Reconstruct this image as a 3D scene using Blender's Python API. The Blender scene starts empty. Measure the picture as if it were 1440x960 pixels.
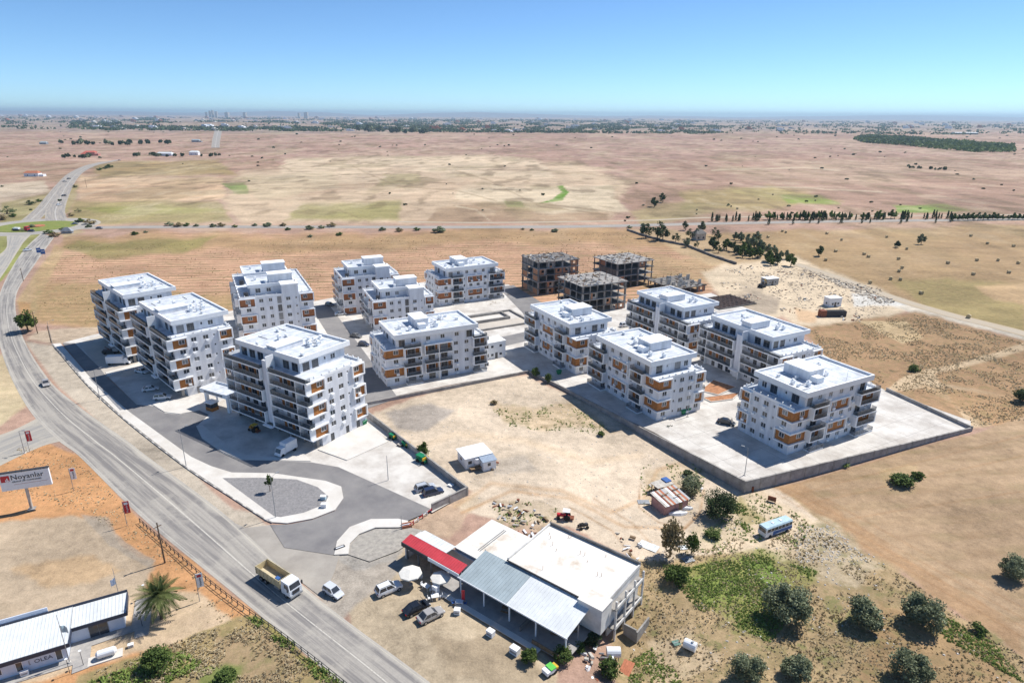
import bpy, bmesh, math, random
import numpy as np
from mathutils import Matrix, Vector
R=math.radians
random.seed(7); rng=np.random.default_rng(7)
S=bpy.context.scene
COL=S.collection
# ------------------------------------------------------------------ camera, sky, sun, exposure
F_PX=905.0; CAM_H=72.0; PITCH=math.atan((480-162)/F_PX); ROLL=R(0.35)
cam=bpy.data.objects.new('camera',bpy.data.cameras.new('camera')); COL.objects.link(cam)
cam.data.sensor_width=36; cam.data.lens=F_PX/1440*36; cam.data.clip_start=0.5; cam.data.clip_end=150000
cam.matrix_world=Matrix.Translation((0,0,CAM_H))@Matrix.Rotation(R(90)-PITCH,4,'X')@Matrix.Rotation(ROLL,4,'Z')
S.camera=cam
SUN_AZ=R(33); SUN_EL=R(53)          # direction towards the sun, azimuth from +X to +Y
W=bpy.data.worlds.new('World'); S.world=W; W.use_nodes=True
nt=W.node_tree; bg=nt.nodes['Background']
sky=nt.nodes.new('ShaderNodeTexSky'); sky.sky_type='NISHITA'; sky.sun_disc=False
sky.sun_elevation=SUN_EL; sky.sun_rotation=R(90)-SUN_AZ
sky.altitude=100; sky.air_density=0.6; sky.dust_density=0.0; sky.ozone_density=3.0
tn=nt.nodes.new('ShaderNodeMix'); tn.data_type='RGBA'; tn.blend_type='MULTIPLY'; tn.inputs[0].default_value=1.0; tn.inputs[7].default_value=(0.78,0.99,1.12,1)
nt.links.new(sky.outputs[0],tn.inputs[6]); nt.links.new(tn.outputs[2],bg.inputs[0]); bg.inputs[1].default_value=0.100
sl=bpy.data.lights.new('sun','SUN'); sl.energy=4.35; sl.angle=R(0.5); sl.color=(1.0,0.965,0.91)
so=bpy.data.objects.new('sun',sl); COL.objects.link(so); so.location=(0,0,200)
sd=Vector((math.cos(SUN_EL)*math.cos(SUN_AZ),math.cos(SUN_EL)*math.sin(SUN_AZ),math.sin(SUN_EL)))
so.rotation_euler=sd.to_track_quat('Z','Y').to_euler()
S.view_settings.view_transform='Standard'; S.view_settings.look='None'; S.view_settings.gamma=1
S.view_settings.exposure=0.46; S.view_settings.use_curve_mapping=False
S.cycles.max_bounces=6; S.cycles.transparent_max_bounces=8

# ------------------------------------------------------------------ survey helpers
WALL_C=(48.4,113.5)          # outer corner of the retaining wall, the ground falls away round it
def gh(x,y):
    x=np.asarray(x,float); y=np.asarray(y,float)
    d=np.hypot(x-WALL_C[0]-8,y-WALL_C[1]+4)
    h=-2.3*np.exp(-(d/48.0)**2)
    d2=np.hypot((x-19.5)/8.0,(y-74)/9.0)
    h=h-2.7*np.exp(-d2**2)*1.0
    d3=np.hypot(x,y)
    h=h+22*np.exp(-(((x+1750)/700)**2+((y-4200)/380)**2))
    return h
_c,_s=math.cos(ROLL),math.sin(ROLL)
def P(px,py,z=0.0):
    """survey point of the picture -> point at height z of the place"""
    dx=(px-720)/F_PX; dy=(py-480)/F_PX
    x=_c*dx+_s*dy; y=-_s*dx+_c*dy
    d=(x,math.cos(PITCH)-y*math.sin(PITCH),-math.sin(PITCH)-y*math.cos(PITCH))
    t=(z-CAM_H)/d[2]
    return Vector((t*d[0],t*d[1],z))
def G(px,py):
    z=0.0
    for i in range(6):
        p=P(px,py,z); z=float(gh(p.x,p.y))
    return Vector((p.x,p.y,z))
def proj(x,y,z):
    vx=x; vy=y; vz=z-CAM_H
    zc=vy*math.cos(PITCH)-vz*math.sin(PITCH); yy=-(vy*math.sin(PITCH)+vz*math.cos(PITCH))
    u=vx/zc; v=yy/zc
    return 720+F_PX*(_c*u-_s*v), 480+F_PX*(_s*u+_c*v)
def lin(c): return tuple(((v/255)/12.92 if v/255<=0.04045 else ((v/255+0.055)/1.055)**2.4) for v in c)
def alb(r,g,b,k=1.42): return tuple(min(0.85,v/k) for v in lin((r,g,b)))

# ------------------------------------------------------------------ materials
MATS={}
def mat(name,col,rough=0.8,var=0.18,scale=2.0,bump=0.0,spec=0.3,metal=0.0,alpha=1.0,col2=None,detail=5.0,coat=0.0,thr=None,streak=False):
    if name in MATS: return MATS[name]
    m=bpy.data.materials.new(name); m.use_nodes=True; n=m.node_tree; b=n.nodes['Principled BSDF']
    b.inputs['Roughness'].default_value=rough; b.inputs['Metallic'].default_value=metal
    b.inputs['Specular IOR Level'].default_value=spec; b.inputs['Alpha'].default_value=alpha
    b.inputs['Coat Weight'].default_value=coat
    tc=n.nodes.new('ShaderNodeTexCoord'); nz=n.nodes.new('ShaderNodeTexNoise')
    nz.inputs['Scale'].default_value=scale; nz.inputs['Detail'].default_value=detail; nz.inputs['Roughness'].default_value=0.65
    if streak:
        mp=n.nodes.new('ShaderNodeMapping'); mp.inputs['Scale'].default_value=(1.6,1.6,0.22); n.links.new(tc.outputs['Object'],mp.inputs['Vector']); n.links.new(mp.outputs[0],nz.inputs['Vector'])
    else: n.links.new(tc.outputs['Object'],nz.inputs['Vector'])
    rp=n.nodes.new('ShaderNodeValToRGB')
    lo,hi=(0.32,0.68) if thr is None else thr
    rp.color_ramp.elements[0].position=lo; rp.color_ramp.elements[1].position=hi
    c2=col2 if col2 else tuple(v*(1-var) for v in col)
    c1=col if col2 else tuple(min(1,v*(1+var*0.6)) for v in col)
    rp.color_ramp.elements[0].color=(*c2,1); rp.color_ramp.elements[1].color=(*c1,1)
    n.links.new(nz.outputs['Fac'],rp.inputs[0]); n.links.new(rp.outputs[0],b.inputs['Base Color'])
    if bump:
        bp=n.nodes.new('ShaderNodeBump'); bp.inputs['Strength'].default_value=bump; bp.inputs['Distance'].default_value=0.05
        n2=n.nodes.new('ShaderNodeTexNoise'); n2.inputs['Scale'].default_value=scale*6
        n.links.new(tc.outputs['Object'],n2.inputs['Vector'])
        n.links.new(n2.outputs['Fac'],bp.inputs['Height']); n.links.new(bp.outputs[0],b.inputs['Normal'])
    MATS[name]=m; return m
M_white=mat('white_render',(0.71,0.715,0.735),0.85,0.18,0.5,streak=True)
M_trim=mat('white_trim',(0.86,0.86,0.85),0.7,0.06,0.9)
M_roofm=mat('roof_membrane',(0.60,0.63,0.67),0.7,0.30,0.45)
M_clad=mat('brown_cladding',(0.40,0.155,0.04),0.6,0.30,1.4)
M_cladr=mat('reddish_cladding',(0.34,0.13,0.05),0.6,0.30,1.4)
M_pane=mat('window_glass',(0.05,0.055,0.065),0.08,0.5,0.35,spec=0.7)
M_pane2=mat('window_glass_pale_blind',(0.26,0.26,0.26),0.25,0.3,0.35,spec=0.5)
M_pane3=mat('window_glass_curtained',(0.10,0.095,0.09),0.15,0.4,0.35,spec=0.6)
M_frame=mat('window_frame_grey',(0.22,0.22,0.23),0.5)
M_rail=mat('railing_glass',(0.10,0.13,0.16),0.08,0.2,1,spec=0.5,alpha=0.36)
M_railm=mat('railing_metal',(0.30,0.31,0.33),0.4,metal=0.6)
M_conc=mat('raw_concrete',(0.33,0.31,0.285),0.9,0.30,0.5,bump=0.3)
M_concd=mat('stained_concrete',(0.20,0.185,0.17),0.9,0.45,0.35,bump=0.4)
M_brick=mat('brick_infill',(0.42,0.21,0.12),0.9,0.35,1.5)
M_dark=mat('dark_metal',(0.045,0.045,0.05),0.6)
M_grey=mat('galvanised_grey',(0.34,0.35,0.36),0.5,metal=0.3)
M_wood=mat('weathered_wood',(0.25,0.17,0.10),0.85,0.35,2)
M_rust=mat('rusty_steel',(0.25,0.09,0.05),0.85,0.4,2)
M_red=mat('red_paint',(0.52,0.03,0.04),0.45,0.15)
M_blue=mat('blue_paint',(0.05,0.13,0.36),0.5,0.2)
M_ltblue=mat('pale_blue_paint',(0.42,0.56,0.62),0.6,0.2,1.2)
M_green=mat('green_plastic',(0.01,0.20,0.085),0.5,0.25)
M_orange=mat('orange_paint',(0.60,0.24,0.03),0.5,0.25)
M_yellow=mat('yellow_paint',(0.65,0.42,0.04),0.5,0.2)
M_black=mat('black_rubber',(0.018,0.018,0.018),0.85)
M_paper=mat('white_panel',(0.78,0.79,0.80),0.6,0.05)
M_stone=mat('pale_rubble',(0.52,0.48,0.42),0.9,0.35,1.0)
M_rub=mat('beige_rubble',(0.46,0.38,0.29),0.9,0.35,1.0)
M_canvas=mat('cream_canvas',(0.72,0.69,0.62),0.9,0.12,1.5)
M_bark=mat('bark',(0.13,0.09,0.06),0.95,0.4,3)
M_skin=mat('terracotta',(0.46,0.17,0.09),0.85,0.25,2)
M_soilo=mat('planter_soil',(0.42,0.20,0.10),0.95,0.35,1.5)
M_wallb=mat('block_wall',(0.35,0.33,0.315),0.92,0.35,0.5,bump=0.3)

def leafmat(name,c1,c2,rough=0.75):
    if name in MATS: return MATS[name]
    m=bpy.data.materials.new(name); m.use_nodes=True; n=m.node_tree; b=n.nodes['Principled BSDF']
    b.inputs['Roughness'].default_value=rough; b.inputs['Specular IOR Level'].default_value=0.2
    at=n.nodes.new('ShaderNodeAttribute'); at.attribute_name='tint'
    rp=n.nodes.new('ShaderNodeValToRGB'); rp.color_ramp.elements[0].color=(*c1,1); rp.color_ramp.elements[1].color=(*c2,1)
    n.links.new(at.outputs['Fac'],rp.inputs[0]); n.links.new(rp.outputs[0],b.inputs['Base Color'])
    tr=n.nodes.new('ShaderNodeBsdfTranslucent'); n.links.new(rp.outputs[0],tr.inputs['Color'])
    mx=n.nodes.new('ShaderNodeMixShader'); mx.inputs[0].default_value=0.22
    out=n.nodes['Material Output']
    n.links.new(b.outputs[0],mx.inputs[1]); n.links.new(tr.outputs[0],mx.inputs[2]); n.links.new(mx.outputs[0],out.inputs['Surface'])
    MATS[name]=m; return m
L_olive=leafmat('olive_leaves',(0.13,0.15,0.08),(0.32,0.35,0.21))
L_green=leafmat('green_leaves',(0.045,0.080,0.018),(0.15,0.205,0.05))
L_dark=leafmat('dark_green_leaves',(0.034,0.056,0.024),(0.105,0.142,0.055))
L_dry=leafmat('dry_leaves',(0.20,0.155,0.075),(0.40,0.32,0.17))
L_grass=leafmat('fresh_grass',(0.13,0.19,0.04),(0.30,0.38,0.10))
L_straw=leafmat('straw_grass',(0.34,0.26,0.14),(0.62,0.52,0.34))
L_palm=leafmat('palm_leaves',(0.05,0.075,0.022),(0.19,0.22,0.075))

# ------------------------------------------------------------------ mesh helpers
class MB:
    def __init__(s,sw=False): s.v=[]; s.f=[]; s.sw=sw
    def box(s,x0,x1,y0,y1,z0,z1):
        if s.sw: x0,x1,y0,y1=y0,y1,x0,x1
        if x0>x1:x0,x1=x1,x0
        if y0>y1:y0,y1=y1,y0
        k=len(s.v)
        s.v+=[(x0,y0,z0),(x1,y0,z0),(x1,y1,z0),(x0,y1,z0),(x0,y0,z1),(x1,y0,z1),(x1,y1,z1),(x0,y1,z1)]
        s.f+=[(k,k+3,k+2,k+1),(k+4,k+5,k+6,k+7),(k,k+1,k+5,k+4),(k+1,k+2,k+6,k+5),(k+2,k+3,k+7,k+6),(k+3,k,k+4,k+7)]
        return s
    def hexa(s,b,t):          # two quads of 4 points, bottom and top, both counter-clockwise
        k=len(s.v); s.v+=[tuple(p) for p in b]+[tuple(p) for p in t]
        s.f+=[(k,k+3,k+2,k+1),(k+4,k+5,k+6,k+7),(k,k+1,k+5,k+4),(k+1,k+2,k+6,k+5),(k+2,k+3,k+7,k+6),(k+3,k,k+4,k+7)]
        return s
    def face(s,pts):
        k=len(s.v); s.v+=[tuple(p) for p in pts]; s.f.append(tuple(range(k,k+len(pts)))); return s
    def prism(s,pts,z0,z1):
        k=len(s.v); n=len(pts)
        a=sum(pts[i][0]*pts[(i+1)%n][1]-pts[(i+1)%n][0]*pts[i][1] for i in range(n))
        if a<0: pts=pts[::-1]
        s.v+=[(p[0],p[1],z0) for p in pts]+[(p[0],p[1],z1) for p in pts]
        s.f.append(tuple(range(k+n-1,k-1,-1))); s.f.append(tuple(range(k+n,k+2*n)))
        for i in range(n): j=(i+1)%n; s.f.append((k+i,k+j,k+n+j,k+n+i))
        return s
    def profile(s,pts,y0,y1):     # side outline in x,z extruded along y
        k=len(s.v); n=len(pts)
        s.v+=[(p[0],y0,p[1]) for p in pts]+[(p[0],y1,p[1]) for p in pts]
        s.f.append(tuple(range(k,k+n))); s.f.append(tuple(range(k+2*n-1,k+n-1,-1)))
        for i in range(n): j=(i+1)%n; s.f.append((k+i,k+n+i,k+n+j,k+j))
        return s
    def tube(s,p0,p1,r0,r1=None,n=6,cap=True):
        r1=r0 if r1 is None else r1
        p0=Vector(p0);p1=Vector(p1); d=(p1-p0)
        q=d.to_track_quat('Z','Y'); k=len(s.v)
        for p,r in((p0,r0),(p1,r1)):
            for i in range(n):
                a=2*math.pi*i/n; s.v.append(tuple(p+q@Vector((math.cos(a)*r,math.sin(a)*r,0))))
        for i in range(n): j=(i+1)%n; s.f.append((k+i,k+j,k+n+j,k+n+i))
        if cap: s.f.append(tuple(range(k+n-1,k-1,-1))); s.f.append(tuple(range(k+n,k+2*n)))
        return s
    def mesh(s,name,m,smooth=False,fix=False):
        me=bpy.data.meshes.new(name); me.from_pydata(s.v,[],s.f)
        if fix:
            b=bmesh.new(); b.from_mesh(me); bmesh.ops.recalc_face_normals(b,faces=b.faces); b.to_mesh(me); b.free()
        me.materials.append(m)
        if smooth: me.polygons.foreach_set('use_smooth',[True]*len(me.polygons))
        me.update(); return me
    def build(s,name,m,parent=None,loc=(0,0,0),rz=0,smooth=False,fix=False):
        return ob(name,s.mesh(name,m,smooth,fix),parent,loc,rz)
def ob(name,me,parent=None,loc=(0,0,0),rz=0,sc=None):
    o=bpy.data.objects.new(name,me); COL.objects.link(o); o.location=loc; o.rotation_euler=(0,0,rz)
    if sc is not None: o.scale=sc if hasattr(sc,'__len__') else (sc,sc,sc)
    if parent: o.parent=parent
    return o
def tag(o,label,cat,group=None):
    o['label']=label; o['category']=cat
    if group: o['group']=group
    return o
def struct(o): o['kind']='structure'; return o
def stuff(o,label=None,cat=None):
    o['kind']='stuff'
    if label: o['label']=label
    if cat: o['category']=cat
    return o
def thing(name,label,cat,loc=(0,0,0),rz=0,group=None):
    return tag(ob(name,None,None,loc,rz),label,cat,group)
def copy_tree(o,parent=None):
    c=o.copy(); COL.objects.link(c)
    if parent: c.parent=parent
    for ch in o.children: copy_tree(ch,c)
    return c
def text_mesh(name,body,size,m,extrude=0.01):
    cu=bpy.data.curves.new(name,'FONT'); cu.body=body; cu.size=size; cu.extrude=extrude; cu.resolution_u=2
    t=bpy.data.objects.new(name,cu); COL.objects.link(t)
    dg=bpy.context.evaluated_depsgraph_get(); me=bpy.data.meshes.new_from_object(t.evaluated_get(dg))
    bpy.data.objects.remove(t); me.materials.clear(); me.materials.append(m); me.name=name; return me
def text_on(name,body,size,m,parent,loc,rot,extrude=0.01):
    o=ob(name,text_mesh(name,body,size,m,extrude),parent,loc); o.rotation_euler=rot; return o

# value noise for painting soils and scattering
_perm=rng.random((256,256))
def vnoise(x,y):
    xi=np.floor(x).astype(int); yi=np.floor(y).astype(int); fx=x-xi; fy=y-yi
    fx=fx*fx*(3-2*fx); fy=fy*fy*(3-2*fy)
    g=lambda a,b:_perm[a&255,b&255]
    return (g(xi,yi)*(1-fx)+g(xi+1,yi)*fx)*(1-fy)+(g(xi,yi+1)*(1-fx)+g(xi+1,yi+1)*fx)*fy
def fbm(x,y,o=4):
    r=0;a=0.5
    for i in range(o): r=r+a*vnoise(x*2**i+i*17.3,y*2**i+i*9.1); a*=0.5
    return r/(1-0.5**o)
def inpoly(px,py,poly):
    c=np.zeros(px.shape,bool); n=len(poly)
    for i in range(n):
        x0,y0=poly[i]; x1,y1=poly[(i+1)%n]
        if y0==y1: continue
        cond=((y0>py)!=(y1>py))&(px<(x1-x0)*(py-y0)/(y1-y0)+x0); c^=cond
    return c
def segdist(px,py,poly,closed=True):
    d=np.full(px.shape,1e9); n=len(poly)
    for i in range(n if closed else n-1):
        x0,y0=poly[i]; x1,y1=poly[(i+1)%n]; dx=x1-x0; dy=y1-y0; L=dx*dx+dy*dy+1e-9
        t=np.clip(((px-x0)*dx+(py-y0)*dy)/L,0,1); d=np.minimum(d,np.hypot(px-x0-t*dx,py-y0-t*dy))
    return d
#@@GROUND

# ------------------------------------------------------------------ ground: one sheet, soils painted from the survey
def soil_layers():
    Ly=[]
    def A(poly,rgb,soft=6,st=1.0,fur=None,scrub=None,dry=None): Ly.append((poly,alb(*rgb),soft,st,fur,scrub,dry))
    # far country, from far to near
    A([(-3000,160),(4500,175),(4500,188),(-3000,185)],(165,150,140),6,0.7)
    A([(-3000,186),(4500,190),(4500,240),(-3000,238)],(192,157,140),10,0.8,dry=0.7)
    A([(-3000,222),(700,226),(700,255),(-3000,262)],(186,150,128),8,0.8,dry=0.6)
    A([(880,225),(4000,215),(4000,320),(880,318)],(190,156,134),10,0.85,dry=0.6)
    A([(-60,262),(60,255),(82,282),(60,300),(-60,305)],(214,196,170),5,0.9)
    A([(-60,232),(120,232),(80,252),(-60,252)],(180,148,124),5,0.8)
    A([(110,248),(310,250),(312,280),(240,284),(108,282)],(222,188,152),4)
    A([(130,228),(300,226),(330,245),(140,249)],(182,158,110),6,0.9,scrub=0.25)
    A([(100,282),(300,284),(320,312),(95,316)],(178,164,110),6,0.9,scrub=0.45)
    A([(110,292),(230,288),(330,296),(180,304)],(158,158,88),4,0.7)
    A([(330,235),(560,222),(800,228),(880,260),(850,310),(330,312),(300,290)],(220,194,162),12,0.9,dry=0.3)
    A([(400,222),(520,218),(760,224),(780,250),(500,256),(390,248)],(228,204,172),6,1.0)
    A([(340,245),(470,238),(480,262),(360,280)],(210,190,156),6,0.7)
    A([(310,258),(345,256),(350,272),(325,272)],(120,150,70),3,0.8)
    A([(420,284),(560,280),(560,308),(400,306)],(172,164,104),8,0.85,scrub=0.3)
    A([(540,244),(590,244),(590,258),(535,260)],(178,174,120),5,0.6)
    A([(610,292),(760,286),(850,300),(850,314),(600,314)],(180,152,122),6,0.8,dry=0.5)
    A([(640,268),(850,262),(880,298),(780,300),(640,280)],(226,206,174),6,0.9)
    A([(758,286),(790,282),(800,270),(792,261),(784,262),(790,270),(776,280)],(108,150,48),1.5,1.0)
    A([(712,284),(735,284),(738,292),(715,292)],(120,152,66),2,0.8)
    A([(700,286),(775,284),(800,296),(720,298)],(176,156,118),4,0.6)
    A([(960,270),(1080,262),(1180,284),(1060,298),(960,296)],(184,170,110),8,0.8)
    A([(1095,276),(1160,276),(1180,288),(1110,288)],(150,168,84),4,0.8)
    A([(1255,290),(1330,288),(1370,298),(1260,300)],(140,178,76),4,0.8)
    A([(880,298),(960,282),(1010,300),(900,318)],(186,176,120),6,0.6,scrub=0.2)
    # ploughed field behind the flats
    A([(75,345),(200,326),(880,323),(1015,376),(1000,420),(700,440),(460,440),(150,470),(30,450),(50,385)],(216,172,140),5,1.0,fur=1.0,dry=0.25)
    A([(90,332),(880,322),(960,350),(760,345),(300,350),(85,352)],(186,154,112),8,0.8,fur=0.3,dry=0.4)
    A([(84,350),(110,340),(300,334),(260,356),(140,364)],(150,146,84),6,0.7,scrub=0.4)
    A([(45,400),(160,400),(330,420),(300,460),(140,470),(30,450)],(196,166,118),10,0.7,fur=0.35,scrub=0.45)
    A([(860,350),(1010,370),(1005,400),(900,410)],(206,176,132),8,0.6,fur=0.6,scrub=0.2)
    # stubble field with the bales
    A([(960,330),(1440,318),(3600,330),(3600,500),(1440,476),(1250,425),(1120,372)],(188,158,118),5,1.0,fur=0.22,dry=0.5)
    A([(1250,395),(1440,400),(1440,476),(1330,450)],(172,160,104),10,0.6,scrub=0.1)
    A([(1375,405),(1440,398),(1460,430),(1400,425)],(214,180,138),5,0.9)
    # orchard soil and construction yard
    A([(885,322),(950,322),(1120,365),(1110,380),(1000,376)],(206,178,138),4,0.9,scrub=0.15)
    A([(985,385),(1020,372),(1120,368),(1200,395),(1290,430),(1250,450),(1140,468),(1100,455),(1020,438)],(234,212,180),8,1.0)
    A([(1120,372),(1165,385),(1300,434),(1440,468),(1440,478),(1280,440),(1180,402)],(226,214,194),3,1.0)
    A([(1195,412),(1250,416),(1275,430),(1200,432)],(232,228,218),4,0.9)
    A([(1010,420),(1060,412),(1100,425),(1095,445),(1030,440)],(176,160,142),6,0.7)
    A([(1120,438),(1150,440),(1145,456),(1125,455)],(226,176,126),5,0.5)
    A([(1040,398),(1075,404),(1070,416),(1045,410)],(176,160,140),5,0.5)
    # waste ground right of the yard
    A([(1130,462),(1290,440),(1440,480),(1700,560),(1440,592),(1365,604),(1235,548),(1150,500)],(188,152,116),6,1.0,scrub=0.30,dry=1.0)
    A([(1205,452),(1275,452),(1300,476),(1270,484)],(226,200,156),2.5,0.9)
    A([(1228,470),(1440,498),(1440,492),(1300,462),(1280,456)],(196,164,124),4,0.3)
    A([(1240,552),(1275,530),(1350,512),(1440,482),(1440,492),(1370,516),(1320,528),(1365,604),(1395,598),(1350,572),(1300,548)],(222,196,160),4,0.95)
    A([(1300,535),(1440,560),(1440,566),(1310,542)],(216,192,158),3,0.6)
    A([(1300,546),(1440,556),(1440,590),(1380,600)],(186,150,112),6,0.7,scrub=0.35,dry=1.0)
    # big ploughed field at the right
    A([(1085,688),(1365,612),(1440,586),(2600,500),(2600,1500),(1440,920),(1262,800),(1180,745)],(194,165,132),4,1.0,fur=0.32,dry=0.4)
    A([(1085,688),(1120,680),(1300,800),(1440,890),(1440,920),(1262,800),(1180,745)],(186,148,110),8,0.6,dry=0.2)
    A([(1236,662),(1296,656),(1298,680),(1250,684)],(206,178,136),5,0.6,scrub=0.3)
    # scrub between restaurant and field
    A([(880,770),(1110,700),(1262,800),(1440,920),(1440,1100),(860,1100),(860,900)],(196,170,130),8,1.0,scrub=0.6,dry=1.0)
    A([(1130,720),(1180,740),(1250,800),(1200,830),(1090,790),(1060,760)],(206,188,158),10,0.8,scrub=0.45)
    A([(1230,840),(1400,900),(1440,1000),(1200,1000)],(186,152,112),12,0.7,scrub=0.3,dry=1.0)
    # bare lot in the middle
    A([(530,575),(600,552),(745,528),(795,555),(925,618),(1048,690),(1095,690),(1150,730),(1110,770),(900,790),(800,740),(690,728),(640,712),(660,690),(520,590)],(232,212,186),5,1.0,dry=0.2)
    A([(545,575),(600,565),(640,580),(600,605),(560,600)],(176,168,160),6,0.75)
    A([(690,575),(800,570),(860,610),(720,600)],(218,190,150),8,0.6,scrub=0.6)
    A([(690,655),(740,640),(760,660),(700,675)],(188,180,170),6,0.4)
    A([(900,660),(985,650),(985,710),(905,715)],(220,196,162),8,0.6,scrub=0.15)
    A([(1060,690),(1150,735),(1110,790),(960,775),(990,720)],(230,206,172),8,0.7,scrub=0.18)
    A([(700,705),(760,700),(800,730),(760,750),(700,740)],(196,176,148),6,0.6,scrub=0.5)
    # greens near the bottom
    A([(940,800),(1060,780),(1150,800),(1120,850),(1080,900),(980,850)],(150,154,84),12,0.85,scrub=0.4)
    A([(1045,790),(1080,790),(1105,815),(1070,825)],(118,150,66),7,0.7)
    A([(945,812),(1020,808),(1060,840),(990,850)],(132,152,74),12,0.7)
    A([(1000,740),(1020,735),(1010,765),(985,760)],(150,160,90),6,0.6)
    A([(1040,700),(1075,735),(1050,745),(1030,720)],(170,158,96),6,0.6,scrub=0.4)
    A([(900,900),(980,880),(1010,930),(930,960)],(226,202,168),10,0.7)
    A([(1150,655),(1195,640),(1190,652),(1160,660)],(120,150,60),2,0.8)
    A([(1240,625),(1330,605),(1325,613),(1250,632)],(150,150,84),3,0.6)
    # dusty forecourts along the main road
    A([(470,790),(540,745),(620,800),(760,900),(790,940),(760,1000),(600,1000),(500,880)],(214,194,164),6,1.0)
    A([(600,880),(720,900),(790,935),(760,975),(640,960)],(180,160,132),18,0.7)
    A([(330,750),(470,735),(560,735),(570,800),(480,870),(400,800)],(204,192,176),8,1.0)
    A([(470,780),(530,745),(580,750),(560,790),(500,800)],(196,190,180),5,0.7)
    A([(470,660),(560,650),(670,700),(640,760),(560,760)],(224,200,166),8,0.5)
    A([(75,485),(130,540),(265,655),(330,715),(392,742),(330,752),(200,655),(80,545),(30,480)],(206,192,172),5,1.0)
    # west side of the road
    A([(-400,590),(35,560),(0,600),(-400,660)],(222,206,178),5,0.9)
    A([(-400,500),(0,500),(38,565),(0,600),(-400,620)],(216,196,158),6,0.9,scrub=0.15)
    A([(-700,640),(60,622),(110,640),(200,735),(480,960),(480,1300),(-700,1300)],(224,168,118),4,1.0,scrub=0.10,dry=0.7)
    A([(-700,760),(0,735),(100,725),(140,730),(160,760),(215,795),(200,830),(170,850),(60,870),(-700,960)],(206,184,156),6,1.0,dry=0.2)
    A([(110,722),(150,728),(160,750),(218,790),(210,800),(150,765)],(186,172,154),3,0.8)
    A([(20,800),(120,780),(170,810),(60,830)],(222,186,142),12,0.7)
    A([(170,830),(270,830),(330,880),(250,900),(120,935),(-100,1010),(-100,960),(100,905)],(222,198,166),8,0.9,scrub=0.08)
    A([(110,950),(200,915),(330,870),(360,865),(480,960),(480,1300),(100,1300)],(186,164,118),6,1.0,scrub=0.45,dry=1.0)
    A([(300,900),(380,890),(430,940),(380,1000),(300,960)],(176,150,120),8,0.7,scrub=0.3)
    A([(340,866),(370,870),(480,955),(470,966),(400,905)],(160,152,88),5,0.8,scrub=0.3)
    A([(180,925),(240,910),(250,935),(190,950)],(120,138,62),6,0.7)
    A([(280,945),(340,938),(330,965),(280,965)],(116,142,66),6,0.7)
    # roundabout greens, verges
    A([(75,318),(100,318),(120,326),(90,334)],(196,176,138),3,0.8)
    A([(0,285),(60,275),(110,258),(95,300),(30,312),(0,320)],(176,170,110),5,0.8,scrub=0.2)
    A([(-50,340),(50,325),(60,335),(0,395),(-50,420)],(150,166,74),3,0.8)
    A([(20,425),(45,385),(75,345),(90,350),(50,420),(45,465),(28,462)],(206,176,132),5,0.8,scrub=0.4)
    A([(22,425),(40,425),(45,452),(28,455)],(214,160,104),5,0.6,scrub=0.3)
    A([(50,465),(140,460),(130,480),(80,484),(35,478)],(226,204,176),4,0.9)
    return Ly
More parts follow.
